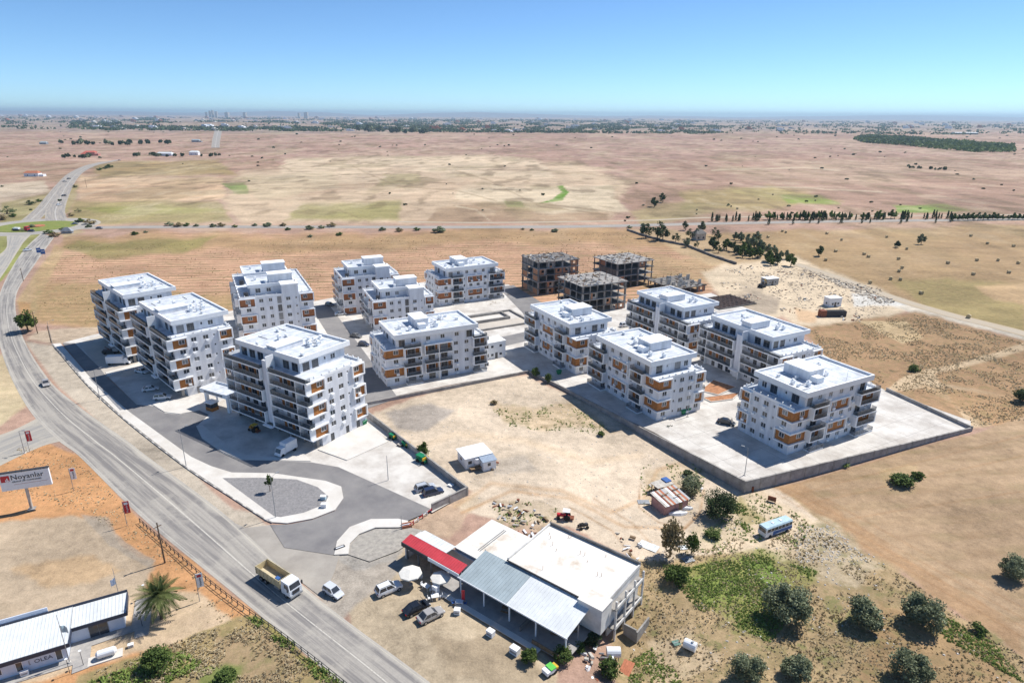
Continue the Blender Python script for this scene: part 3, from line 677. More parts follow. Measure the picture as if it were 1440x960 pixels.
wall('boundary_wall','short stretch of low wall joining the middle and eastern yards',W0,W1,0.7,0.6,M_wallb)
wall('boundary_wall','low grey wall in front of the middle block facing the bare lot',P(514,570),P(744,524),0.8,0.7,M_wallb,panel=3.0)
wall('boundary_wall','blue shaded wall running from the front tower to the parked cars',P(516,585),P(657,694),1.5,1.5,M_wallb)
wall('boundary_wall','grey wall at the car park end beside the dirt track',P(657,694),P(607,718),1.5,1.5,M_wallb)
#@@APART

# ------------------------------------------------------------------ apartment blocks
FH=2.75
WMESH={}
def window_meshes(w,h):
    k=(w,h)
    if k in WMESH: return WMESH[k]
    f=MB(); t=0.06
    f.box(-w/2,w/2,-0.05,0.03,-h/2,-h/2+t).box(-w/2,w/2,-0.05,0.03,h/2-t,h/2).box(-w/2,-w/2+t,-0.05,0.03,-h/2+t,h/2-t).box(w/2-t,w/2,-0.05,0.03,-h/2+t,h/2-t)
    if w>1: f.box(-0.03,0.03,-0.05,0.03,-h/2+t,h/2-t)
    p=MB(); p.box(-w/2+t,w/2-t,-0.01,0.01,-h/2+t,h/2-t)
    WMESH[k]=(f.mesh('window_frame',M_trim if h<2 else M_frame),[p.mesh('pane',m_) for m_ in (M_pane,M_pane,M_pane3,M_pane,M_pane2)])
    return WMESH[k]
ACM=MB().box(-0.42,0.42,-0.16,0.18,-0.28,0.28).box(-0.3,0.3,-0.2,-0.161,-0.2,0.2).mesh('air_conditioner',M_trim)
class Block:
    """local axes: a along the long front from the near corner, b along the short front; sw swaps them onto x,y"""
    def __init__(s,label,loc,rot,sw,kind='apartment_block'):
        s.o=thing(kind,label,'apartment block',loc,rot); s.sw=sw; s.op={}; s.planes={}
    def mb(s): return MB(s.sw)
    def pt(s,side,off,t,d,z):
        a,b={'L0':(t,off-d),'L1':(t,off+d),'S0':(off-d,t),'S1':(off+d,t)}[side]
        return (b,a,z) if s.sw else (a,b,z)
    def rz(s,side):
        r={'L0':0,'S0':-90,'L1':180,'S1':90}[side]
        if s.sw: r={'L0':-90,'S0':0,'L1':90,'S1':180}[side]
        return R(r)
    def win(s,side,off,t,z,w,h,d=-0.12):
        fm,pm=window_meshes(w,h); o=ob('window',fm,s.o,s.pt(side,off,t,d,z),s.rz(side)); ob('pane',random.choice(pm),o)
        if 0.9<h<1.3 and w>1.2 and side in('S0','L0') and random.random()<0.33:
            p=s.pt(side,off,t+random.choice((-0.3,0.3)),max(d,0)+0.2,z-h/2-0.42); ob('air_conditioner',ACM,s.o,p,s.rz(side))
        return o
    def facade(s,m,side,off,t0,t1,z0,z1,ops):
        """wall sheet with openings (tc,zc,w,h) and reveals, into mesh builder m"""
        ts=sorted(set([t0,t1]+[v for o in ops for v in(o[0]-o[2]/2,o[0]+o[2]/2)])); zs=sorted(set([z0,z1]+[v for o in ops for v in(o[1]-o[3]/2,o[1]+o[3]/2)]))
        ts=[t for t in ts if t0-1e-6<=t<=t1+1e-6]; zs=[z for z in zs if z0-1e-6<=z<=z1+1e-6]
        flip=(side in('L1','S0'))!=s.sw
        def q(p): m.face(p[::-1] if flip else p)
        for i in range(len(ts)-1):
            zrun=None
            for j in range(len(zs)):
                solid=False
                if j<len(zs)-1:
                    tc=(ts[i]+ts[i+1])/2; zc=(zs[j]+zs[j+1])/2
                    solid=not any(abs(tc-o[0])<o[2]/2 and abs(zc-o[1])<o[3]/2 for o in ops)
                if solid and zrun is None: zrun=zs[j]
                if not solid and zrun is not None:
                    q([s.pt(side,off,ts[i],0,zrun),s.pt(side,off,ts[i+1],0,zrun),s.pt(side,off,ts[i+1],0,zs[j]),s.pt(side,off,ts[i],0,zs[j])]); zrun=None
        D=-0.2
        for o in ops:
            a0,a1,b0,b1=o[0]-o[2]/2,o[0]+o[2]/2,o[1]-o[3]/2,o[1]+o[3]/2
            pp=lambda t,d,z:s.pt(side,off,t,d,z)
            q([pp(a0,D,b0),pp(a1,D,b0),pp(a1,0,b0),pp(a0,0,b0)]); q([pp(a0,0,b1),pp(a1,0,b1),pp(a1,D,b1),pp(a0,D,b1)])
            q([pp(a0,0,b0),pp(a0,0,b1),pp(a0,D,b1),pp(a0,D,b0)]); q([pp(a1,D,b0),pp(a1,D,b1),pp(a1,0,b1),pp(a1,0,b0)])
            s.win(side,off,o[0],o[1],o[2],o[3])
    def bx(s,name,m,*boxes,parent=None):
        k=s.mb()
        for q in boxes: k.box(*q)
        return k.build(name,m,parent or s.o)
    def frame(s,side,off,t0,t1,z,pr=0.40,th=0.3,h=FH):
        """white box frame standing out from a front"""
        def bb(ta,tb,za,zb):
            p=s.pt(side,off,ta,0,0);r=s.pt(side,off,tb,pr,0); return (min(p[0],r[0]),max(p[0],r[0]),min(p[1],r[1]),max(p[1],r[1]),za,zb)
        k=MB()
        k.box(*bb(t0,t1,z-th,z)); k.box(*bb(t0,t1,z+h-th,z+h)); k.box(*bb(t0,t0+th,z,z+h-th)); k.box(*bb(t1-th,t1,z,z+h-th))
        k.build('frame',M_trim,s.o)
    def clad(s,side,off,t0,t1,z,d=0.07,h=FH-0.34,m=None):
        p=s.pt(side,off,t0,0.004,0);r=s.pt(side,off,t1,d,0)
        MB().box(min(p[0],r[0]),max(p[0],r[0]),min(p[1],r[1]),max(p[1],r[1]),z+0.02,z+h).build('cladding',m or M_clad,s.o)
    def balcony(s,side,off,t0,t1,z,out=1.4,rail=True,left=True,right=True,solid=False,th=0.24):
        def bb(ta,tb,da,db,za,zb):
            p=s.pt(side,off,ta,da,0);r=s.pt(side,off,tb,db,0); return (min(p[0],r[0]),max(p[0],r[0]),min(p[1],r[1]),max(p[1],r[1]),za,zb)
        o=MB().box(*bb(t0,t1,0.003,out,z-th,z)).build('balcony',M_trim,s.o)
        if rail:
            k=MB(); k.box(*bb(t0+0.05,t1-0.05,out-0.09,out-0.05,z+0.04,z+0.98))
            if left: k.box(*bb(t0+0.05,t0+0.09,0.05,out-0.1,z+0.04,z+0.98))
            if right: k.box(*bb(t1-0.09,t1-0.05,0.05,out-0.1,z+0.04,z+0.98))
            k.build('railing',M_trim if solid else M_rail,o)
            k=MB(); k.box(*bb(t0+0.04,t1-0.04,out-0.1,out-0.04,z+0.99,z+1.04)); n=max(2,int((t1-t0)/1.6)+1)
            for i in range(n):
                t=t0+0.06+(t1-t0-0.12)*i/(n-1); k.box(*bb(t-0.025,t+0.025,out-0.13,out-0.095,z,z+0.98))
            k.build('handrail',M_railm,o)
        return o
    def roof(s,a0,a1,b0,b1,zb,zt,strips=True,n=8,across='a'):
        th=0.28
        k=s.mb(); k.box(a0,a1,b0,b1,zb,zb+0.35)
        w=0.35
        k.box(a0,a1,b0,b0+w,zb+0.35,zt).box(a0,a1,b1-w,b1,zb+0.35,zt).box(a0,a0+w,b0+w,b1-w,zb+0.35,zt).box(a1-w,a1,b0+w,b1-w,zb+0.35,zt)
        r=k.build('roof',M_trim,s.o)
        n=max(4,int((a1-a0-2*w)/1.55))
        for i in range(n):
            x0=a0+w+(a1-a0-2*w)*i/n; x1=a0+w+(a1-a0-2*w)*(i+1)/n
            MB(s.sw).box(x0+0.015,x1-0.015,b0+w+0.02,b1-w-0.02,zb+0.352,zt-0.58+(0.03 if i%2 else 0.0)).build('membrane_sheet',M_roofm,r)
        return r,zt-0.545
    def chimney(s,par,a,b,z,h=1.0,w=0.7,m=None):
        k=s.mb(); k.box(a-w/2,a+w/2,b-w/2,b+w/2,z,z+h).box(a-w/2-0.12,a+w/2+0.12,b-w/2-0.12,b+w/2+0.12,z+h,z+h+0.12).box(a-w/3,a+w/3,b-w/3,b+w/3,z+h+0.12,z+h+0.4)
        k.build('chimney',M_trim,par)
    def heater(s,par,a,b,z):
        k=s.mb(); k.box(a-0.6,a+0.6,b-0.5,b+0.5,z,z+1.1); k.box(a-0.7,a+0.7,b-0.6,b+0.6,z+1.1,z+1.2); k.build('tank_box',M_trim,par)
        t=MB(); p=(a,b) if not s.sw else (b,a); t.tube((p[0],p[1],z+1.2),(p[0],p[1],z+1.9),0.4,0.4,10); t.build('water_tank',M_trim,par)
def term_par(B,a0,a1,b0,b1,T,sides,h=0.55,posts=2.2,m=None):
    """terrace parapet: list of segments (a0,a1,b0,b1)"""
    for (x0,x1,y0,y1) in sides:
        pr=B.bx('parapet',m or M_trim,(x0,x1,y0,y1,T,T+h))
        L=max(x1-x0,y1-y0); n=max(2,int(L/posts)+1)
        for i in range(n):
            f=(i+0.5)/n; cx=x0+(x1-x0)*(f if x1-x0>y1-y0 else 0.5); cy=y0+(y1-y0)*(f if y1-y0>x1-x0 else 0.5)
            B.bx('parapet_post',M_trim,(cx-0.12,cx+0.12,cy-0.12,cy+0.12,T+h,T+h+0.38),parent=pr)
def roof_kit(B,r,zr,a0,a1,b0,b1,keep):
    rk=random.Random(int(B.o.location.x*10)); n=0
    while n<7:
        a=rk.uniform(a0,a1); b=rk.uniform(b0,b1)
        if keep[0]-1<a<keep[1]+1 and keep[2]-1<b<keep[3]+1: continue
        if n<4: B.bx('condenser',M_trim,(a-0.45,a+0.45,b-0.2,b+0.2,zr+0.1,zr+0.75),parent=r); B.bx('condenser_stand',M_grey,(a-0.4,a+0.4,b-0.15,b+0.15,zr,zr+0.1),parent=r)
        elif n<6: B.bx('roof_pipe',M_grey,(a-1.8,a+1.8,b-0.05,b+0.05,zr,zr+0.12),parent=r)
        else:
            p=(b,a) if B.sw else (a,b); MB().tube((p[0],p[1],zr),(p[0],p[1],zr+2.6),0.03,0.02,5).build('aerial',M_grey,r)
        n+=1
def shell_body(B,LA,LB,T,fr,z0=0.0,back=True):
    """four fronts with openings fr[side]=list, plus terrace deck"""
    k=B.mb()
    B.facade(k,'L0',0,0,LA,z0,T,fr.get('L0',[])); B.facade(k,'S0',0,0,LB,z0,T,fr.get('S0',[]))
    B.facade(k,'L1',LB,0,LA,z0,T,fr.get('L1',[])); B.facade(k,'S1',LA,0,LB,z0,T,fr.get('S1',[]))
    B_=B.mb(); 
    k.build('wall',M_white,B.o,fix=False)
    B.bx('terrace_deck',M_roofm,(0.02,LA-0.02,0.02,LB-0.02,T-0.3,T-0.002))
    if z0>0: B.bx('floor_slab',M_trim,(0.02,LA-0.02,0.02,LB-0.02,z0-0.05,z0+0.2))
def penthouse(B,a0,a1,b0,b1,T,fr):
    k=B.mb(); Z=T+2.78
    for sd,off,t0,t1 in(('L0',b0,a0,a1),('L1',b1,a0,a1),('S0',a0,b0,b1),('S1',a1,b0,b1)):
        B.facade(k,sd,off,t0,t1,T,Z,fr.get(sd,[]))
    k.build('penthouse_wall',M_white,B.o)
def type_a(label,loc,rot,sw,centre='frame',LA=28.3,LB=14.5,n=4,clad=None,roofa=(2.6,25.8),eb=21.6,core=(9.5,14.5,4.5,11.5)):
    B=Block(label,loc,rot,sw); T=n*FH; cm=clad or M_clad; L0=[];S0=[];L1=[];S1=[]
    wz=1.55
    for k in range(n):
        z=k*FH; br=k%2==1
        if not br: L0+=[(2.9,z+wz,1.4,1.2)]; S0+=[(2.0,z+wz,1.4,1.2)]
        else:
            B.win('L0',0,2.9,z+wz,1.4,1.2,0.12); B.win('S0',0,2.0,z+wz,1.4,1.2,0.12)
        L0+=[(7.4,z+1.2,2.2,2.1)]
        if centre=='frame':
            L0+=[(10.9,z+1.6,0.7,1.0)]
            if br: B.win('L0',0,13.8,z+wz,1.4,1.2,0.12); B.win('L0',0,17.0,z+wz,1.4,1.2,0.12)
            else: L0+=[(13.8,z+wz,1.4,1.2),(17.0,z+wz,1.4,1.2)]
            L0+=[(20.2,z+wz,1.3,1.1)]
            if br: B.frame('L0',0,12,19,z,0.5); B.clad('L0',0,12.3,18.7,z,m=cm)
        else:
            L0+=[(10.0,z+wz,1.3,1.1),(13.4,z+1.2,2.0,2.1),(17.2,z+1.2,2.0,2.1),(20.9,z+wz,1.3,1.1),(24.2,z+wz,1.3,1.1)]
            if k: B.balcony('L0',0,11.2,19.3,z,1.2,left=True,right=True)
            B.bx('divider',M_trim,(15.2,15.4,-1.25,-0.003,z+0.01,z+FH-0.32))
            if br:
                B.frame('L0',0,11.0,19.5,z,1.3,0.2); B.clad('L0',0,11.3,12.3,z,m=cm);B.clad('L0',0,14.5,15.1,z,m=cm);B.clad('L0',0,15.5,16.1,z,m=cm);B.clad('L0',0,18.3,19.2,z,m=cm)
        L0+=[(eb+1.4,z+1.2,2.0,2.1)]
        ew=eb+4.6
        if br: B.win('L0',0,ew,z+wz,1.4,1.2,0.12)
        else: L0+=[(ew,z+wz,1.4,1.2)]
        S0+=[(5.1,z+1.7,0.6,0.7),(7.4,z+wz,1.4,1.2),(10.2,z+wz,1.4,1.2)]
        if br: B.win('S0',0,12.9,z+wz,1.4,1.2,0.12)
        else: S0+=[(12.9,z+wz,1.4,1.2)]
        L1+=[(t,z+wz,1.4,1.2) for t in (3,8,13,18,23)]; S1+=[(t,z+wz,1.4,1.2) for t in(3,7.5,12)]
        if br:
            # wrapped corner: bands, ends and cladding
            k2=B.mb(); e=0.5; th=0.3
            for zz in(z-th,z+FH-th):
                k2.box(-e,5.0,-e,-0.003,zz,zz+th); k2.box(-e,-0.003,0,3.95,zz,zz+th)
            k2.box(-e,-0.003,3.73,3.95,z,z+FH-th); k2.build('frame',M_trim,B.o)
            B.clad('L0',0,-0.07,5.0,z,m=cm); B.clad('S0',0,0.0,3.7,z,m=cm)
            B.frame('S0',0,11.5,14.9,z,0.5); B.clad('S0',0,11.8,14.5,z,m=cm)
            B.clad('L0',0,5.05,6.2,z,m=cm)
            B.clad('L0',0,8.6,9.7,z,m=cm); B.frame('L0',0,5.02,10.0,z,1.52,0.28); B.frame('L0',0,eb-0.2,LA+0.3,z,1.42,0.28)
            B.clad('L0',0,eb+2.6,28.1 if LA<29 else LA-0.2,z,m=cm)
            MBx=B.bx('balcony_side',M_white,(eb-0.45,eb-0.21,-1.35,-0.003,z,z+FH-0.32))
        if k:
            B.balcony('L0',0,5.05,10.0,z,1.45,left=True,right=not br)
            B.balcony('L0',0,eb,LA+0.25,z,1.35,left=not br,right=True)
            B.balcony('L1',LB,0.2,4.5,z,1.3)
        else:
            B.balcony('L0',0,5.4,10.0,0.36,1.8,th=0.3); B.balcony('L0',0,eb,LA,0.36,1.6,th=0.3)
    B.balcony('L0',0,5.05,10.0,T,1.45); B.balcony('L0',0,eb,LA+0.25,T,1.35)
    shell_body(B,LA,LB,T,{'L0':L0,'S0':S0,'L1':L1,'S1':S1})
    pa0,pa1=roofa[0]+0.8,roofa[1]-0.9
    z=T
    penthouse(B,pa0,pa1,0.0,13.2,T,{'L0':[(t,z+1.55,1.3,1.2) for t in np.linspace(pa0+5.0,pa1-5.5,4)]+[(pa0+1.6,z+1.15,1.8,2.1),(pa1-1.6,z+1.15,1.8,2.1)],
      'S0':[(2.6,z+1.2,2.0,2.1),(5.2,z+1.7,0.6,0.7),(8.6,z+1.2,2.0,2.1),(11.4,z+1.4,1.4,1.5)],'L1':[(t,z+1.55,1.4,1.2) for t in(8,14,20)],'S1':[(4,z+1.2,2,2.1),(9,z+1.2,2,2.1)]})
    term_par(B,0,0,0,0,T,[(0,0.22,0.0,LB),(0.22,pa0-0.003,LB-0.22,LB),(pa1+0.003,LA,LB-0.22,LB),(LA-0.22,LA,0,LB-0.22)])
    r,zr=B.roof(roofa[0],roofa[1],-0.9,14.1,T+2.78,T+4.1)
    a0,a1,b0,b1=core
    B.bx('stair_head',M_white,(a0,a1,b0,b1,zr+0.003,zr+2.2),parent=r); B.bx('stair_head_cap',M_trim,(a0-0.15,a1+0.15,b0-0.15,b1+0.15,zr+2.2,zr+2.45),parent=r)
    B.bx('lift_head',M_trim,(a0+0.4,a0+2.6,b0-2.1,b0-0.02,zr+0.003,zr+1.35),parent=r)
    for (da,db) in((a0-4.5,b0+0.6),(a0-2.2,b0-1.8),(a1+1.7,b0+0.4),(a1+1.9,b0+2.4),(a1+5,b1-2)): B.chimney(r,da,db,zr,0.9)
    B.heater(r,a1+1.6,b0-1.6,zr) if centre!='frame' else None
    roof_kit(B,r,zr,roofa[0]+1.2,roofa[1]-1.2,0.5,13.0,(a0,a1,b0-2.2,b1))
    return B
def type_b(label,loc,rot,sw,n=4,pil=False,LA=30.0,LB=15.3,roofa=(5.0,28.5),roofb=(1.3,16.4),clad=None,coreh=1.1):
    B=Block(label,loc,rot,sw); T=n*FH; cm=clad or M_clad; L0=[];S0=[];L1=[];S1=[]; wz=1.55
    segs=[(0.0,13.0),(16.1,LA)]
    k0=1 if pil else 0
    for k in range(k0,n):
        z=k*FH; br=k%2==1
        for t in (1.9,6.0,9.0,18.4,21.4,24.4,28.4):
            L0.append((t,z+1.15,2.0 if t not in(9.0,24.4) else 1.3,2.1))
        L0.append((11.6,z+wz,1.2,1.2))
        if br:
            for (c0,c1) in((3.95,4.9),(7.1,8.2),(10.0,10.9),(19.5,20.3),(22.5,23.6),(25.2,26.4)): B.clad('L0',0,c0,c1,z,m=cm)
            B.win('S0',0,2.2,z+wz,1.5,1.2,0.12); B.win('S0',0,13.2,z+wz,1.4,1.2,0.12)
            k2=B.mb(); e=0.5; th=0.3
            for zz in(z-th,z+FH-th): k2.box(-e,-0.003,-1.45,3.6,zz,zz+th)
            k2.box(-e,-0.003,3.38,3.6,z,z+FH-th); k2.build('frame',M_trim,B.o)
            B.clad('S0',0,0.0,3.35,z,m=cm); B.frame('S0',0,11.7,LB+0.25,z,0.5); B.clad('S0',0,12.0,LB-0.02,z,m=cm)
            B.frame('L0',0,-0.02,13.02,z,1.52,0.28); B.frame('L0',0,16.08,LA+0.02,z,1.52,0.28)
            B.bx('balcony_side',M_trim,(16.32,16.5,-1.42,-0.003,z,z+FH-0.32))
        else:
            S0+=[(2.2,z+wz,1.5,1.2),(13.2,z+wz,1.4,1.2)]
        S0+=[(5.3,z+wz,1.4,1.2),(8.4,z+wz,1.4,1.2),(10.6,z+1.7,0.5,0.6)]
        L1+=[(t,z+wz,1.4,1.2) for t in(3,8,13,18,23,27)]; S1+=[(t,z+wz,1.4,1.2) for t in(3,7.5,12)]
        [B.bx('divider',M_trim,(q,q+0.2,-1.40,-0.003,z+0.01,z+FH-0.26)) for q in (3.7,26.6)]
        if k:
            B.balcony('L0',0,0.0,13.0,z,1.45,left=True,right=not br); B.balcony('L0',0,16.1,LA,z,1.45,left=not br,right=True)
    B.balcony('L0',0,0.0,13.0,T,1.45); B.balcony('L0',0,16.1,LA,T,1.45)
    if pil:
        shell_body(B,LA,LB,T,{'L0':L0,'S0':S0,'L1':L1,'S1':S1},z0=FH)
        for a in (0.2,4.8,9.4,14.0,18.6,23.2,LA-0.6):
            for b_ in (0.2,4.9):
                B.bx('column',M_conc,(a,a+0.4,b_,b_+0.7,0.0,FH-0.05))
        k=B.mb(); B.facade(k,'L0',5.8,0.9,LA-0.9,0,FH-0.05,[(t,1.2,1.2,2.0) for t in(7,20)]); k.build('ground_wall',M_white,B.o)
        k=B.mb(); B.facade(k,'S0',0.0,1.6,LB,0,FH-0.05,[(4.6,1.05,1.1,2.1),(9.2,1.05,1.0,2.1),(12.6,1.05,1.1,2.1)]); k.build('ground_wall',M_white,B.o)
        [B.bx('ground_wall',M_white,q) for q in ((0.02,LA-0.02,LB-0.25,LB-0.02,0,FH-0.05),(LA-0.3,LA-0.02,1.0,LB-0.26,0,FH-0.05),(0.02,5.7,1.62,1.9,0,FH-0.05))]
    else:
        shell_body(B,LA,LB,T,{'L0':L0,'S0':S0,'L1':L1,'S1':S1})
    # stair blade
    B.bx('stair_tower',M_white,(13.25,15.85,-0.75,0.9,0.0 if not pil else FH,T+2.0)); B.bx('stair_blade',M_trim,(13.02,13.24,-1.6,0.5,0.0 if not pil else FH-0.25,T+3.6))
    B.bx('porch_roof',M_trim,(12.9,16.2,-2.4,-1.62,FH-0.4,FH-0.12))
    pa0,pa1,pb0,pb1=roofa[0]+0.7,roofa[1]-0.5,roofb[0]+0.6,roofb[1]-1.3; z=T
    penthouse(B,pa0,pa1,pb0,pb1,T,{'L0':[(t,z+1.15,2.2,2.1) for t in np.linspace(pa0+1.8,pa1-1.8,7) if not 12<t<17],'S0':[(pb0+1.7,z+1.2,1.9,2.1),(pb0+4.3,z+1.2,1.9,2.1),(pb0+7.2,z+1.6,0.6,0.8),(pb0+9.6,z+1.4,1.4,1.3)],
       'L1':[(t,z+1.55,1.4,1.2) for t in(9,15,21)],'S1':[(5,z+1.2,2,2.1),(10,z+1.2,2,2.1)]})
    term_par(B,0,0,0,0,T,[(0,0.22,0.0,LB),(0.22,pa0-0.003,LB-0.22,LB),(LA-0.22,LA,0,LB)])
    r,zr=B.roof(roofa[0],roofa[1],roofb[0],roofb[1],T+2.78,T+4.0)
    B.bx('stair_head',M_white,(13.4,17.0,roofb[0]+0.5,9.3,zr+0.003,zr+coreh),parent=r); B.bx('stair_head_cap',M_trim,(13.3,17.1,roofb[0]+0.4,9.4,zr+coreh,zr+coreh+0.2),parent=r)
    for (da,db) in((10.5,9.0),(9.6,10.6),(20.5,8.0),(12.0,11.5)): B.chimney(r,da,db,zr,1.0)
    if coreh<1.5: B.heater(r,11.8,9.8,zr); B.heater(r,10.6,12.3,zr)
    roof_kit(B,r,zr,roofa[0]+1.2,roofa[1]-1.2,roofb[0]+1,roofb[1]-1,(8.5,17.2,roofb[0],13.5))
    return B
def type_c(label,loc,rot,n=4,LA=17.5,LB=21.5,double=False,clad=None,tall=False):
    """stair slot on the short front; a runs to the back left, b to the right"""
    B=Block(label,loc,rot,True); T=n*FH; cm=clad or M_cladr; L0=[];S0=[];L1=[];S1=[]; wz=1.55
    for k in range(n):
        z=k*FH; br=(n-k)%2==1
        if br:
            B.win('S0',0,2.4,z+wz,1.4,1.2,0.12); B.win('S0',0,20.0,z+wz,1.3,1.2,0.12)
            B.frame('S0',0,-0.4,4.7,z,0.5); B.clad('S0',0,0.0,4.38,z,m=cm); B.frame('S0',0,18.3,LB+0.3,z,0.5); B.clad('S0',0,18.6,LB,z,m=cm)
            B.clad('L0',0,0.0,2.2,z,m=cm)
        else: S0+=[(2.4,z+wz,1.4,1.2),(20.0,z+wz,1.3,1.2)]
        S0+=[(6.4,z+wz,1.3,1.2),(9.2,z+wz,1.1,1.2),(11.9,z+1.25,1.3,2.3)]
        B.win('S0',-0.55,14.6,z+wz,1.4,1.2,0.06); B.win('S0',-0.55,17.1,z+1.6,0.6,0.7,0.06)
        for d0 in ((0,17.5) if double else (0,)):
            L0+=[(d0+3.6,z+1.15,2.0,2.1),(d0+7.0,z+1.15,1.6,2.1),(d0+11.0,z+1.15,2.0,2.1),(d0+14.4,z+wz,1.3,1.2)]
            B.bx('balcony_side',M_trim,(d0+8.8,d0+9.0,-1.35,-0.003,z+0.01,z+FH-0.32))
            if k: B.balcony('L0',0,d0+2.3,d0+15.8,z,1.4)
            if br: B.clad('L0',0,d0+4.7,d0+6.0,z,m=cm); B.clad('L0',0,d0+12.1,d0+13.6,z,m=cm); B.bx('balcony_side',M_trim,(d0+2.1,d0+2.3,-1.42,-0.003,z,z+FH-0.32))
        L1+=[(t,z+wz,1.4,1.2) for t in np.arange(3,LA-2,4.5)]; S1+=[(t,z+wz,1.4,1.2) for t in(3,8,13,18)]
    shell_body(B,LA,LB,T,{'L0':L0,'S0':S0,'L1':L1,'S1':S1})
    B.bx('stair_block',M_white,(-0.55,-0.003,12.9,18.0,0.0,T)); B.bx('stair_tower',M_white,(-0.55,4.2,12.9,18.0,T+0.003,T+3.2)); B.bx('stair_parapet',M_trim,(-0.75,4.4,12.7,18.2,T+3.2,T+3.6))
    z=T; k=B.mb()
    for d0 in ((0,17.5) if double else (0,)):
        a0,a1=d0+3.2,d0+15.5
        penthouse(B,a0,a1,3.6,17.0,T,{'S0':[(6.0,z+1.4,1.6,1.5),(9.3,z+1.4,1.4,1.3)],'L0':[(a0+2.5,z+1.15,2,2.1),(a0+7,z+1.15,2,2.1)],'L1':[(a0+4,z+1.5,1.4,1.2)]})
        r,zr=B.roof(a0-0.6,a1+0.5,3.0,17.8,T+2.6,T+3.6)
        B.bx('stair_head',M_white,(a0+2.2,a0+6.6,9.8,17.2,zr+0.003,zr+2.6),parent=r); B.bx('stair_head_cap',M_trim,(a0+2.0,a0+6.8,9.6,17.4,zr+2.6,zr+2.9),parent=r)
        B.chimney(r,a0+1.4,8.9,zr,1.0); B.chimney(r,a0+8,6,zr,0.9)
        kk=MB(); p=B.pt('L0',0,a0-1.2,-2.2,T); kk.tube((p[0],p[1],T),(p[0],p[1],T+1.5),0.75,0.75,12); kk.build('water_tank',M_dark,B.o)
    term_par(B,0,0,0,0,T,[(0,0.22,0,12.85),(0,0.22,18.05,LB),(0.22,LA,0,0.22),(0.22,LA-0.22,LB-0.22,LB),(LA-0.22,LA,0.22,LB-0.22)],posts=4)
    return B
def along(p,rot,da,db): return Vector((p[0]+da*math.cos(rot)-db*math.sin(rot),p[1]+da*math.sin(rot)+db*math.cos(rot),0))
r28=R(28.2)
type_a('white four storey block with brown framed panels at the ploughed field corner',(62.06,128.6,0),r28,False)
type_a('white block with brown panels and green bins at its foot beside the long wall',(36.2,145.4,0),r28,True)
type_a('white block with brown panels on the lot side, nearest the pool basin',along(P(800.3,455.4,15.1),r28,1.0,-2.8),r28,True)
type_b('long white balconied block left of the field corner block',along(P(1089,473.9,15.0),r28,-1.6,-5.0),r28,True,coreh=1.9)
type_b('white balconied block in front of the low concrete skeleton',along(P(963,432.4,15.0),r28,-1.6,-5.0),r28,True,coreh=1.9)
type_a('white block with paired brown balconies and a striped roof facing the bare lot',(-34.8,165.8,0),R(27),False,centre='bal',LA=30.0,LB=15.5,roofa=(2.4,27.6),eb=26.0,core=(10.5,14.5,5.0,11.5))
type_a('distant white block with reddish brown panels beside the pool basin',along(P(627.5,377.6,15.1),r28,-2.8,1.0),r28,False,clad=M_cladr)
type_b('tall white tower with brown corner balconies nearest the main road',(-44.16,130.24,0),R(56.3),True,n=6,pil=True)
type_b('tall white tower standing behind the entrance canopy',(-88.3,157.6,0),R(45.0),True,n=6,pil=True,roofa=(3.2,29.5))
type_b('tall white tower at the far left edge of the estate',along(P(173.75,415.2,20.4),R(45.2),-1.6,-3.2),R(45.2),True,n=6,pil=True,roofa=(3.2,29.5))
type_c('white double roofed tower with dark stair slot behind the road towers',(-86.4,196.5,0),R(26),n=6,LA=35,LB=22.5,double=True)
type_c('white block with stair tower behind the striped roof block',(-48.0,213.8,0),R(24),n=4)
type_c('white stepped block farthest back at the ploughed field',P(480.9,389.3,14.6),R(25),n=5)
for o_ in [q for q in COL.objects if q.name.startswith('apartment_block')]: o_.location.z=0.0
#@@SHELL

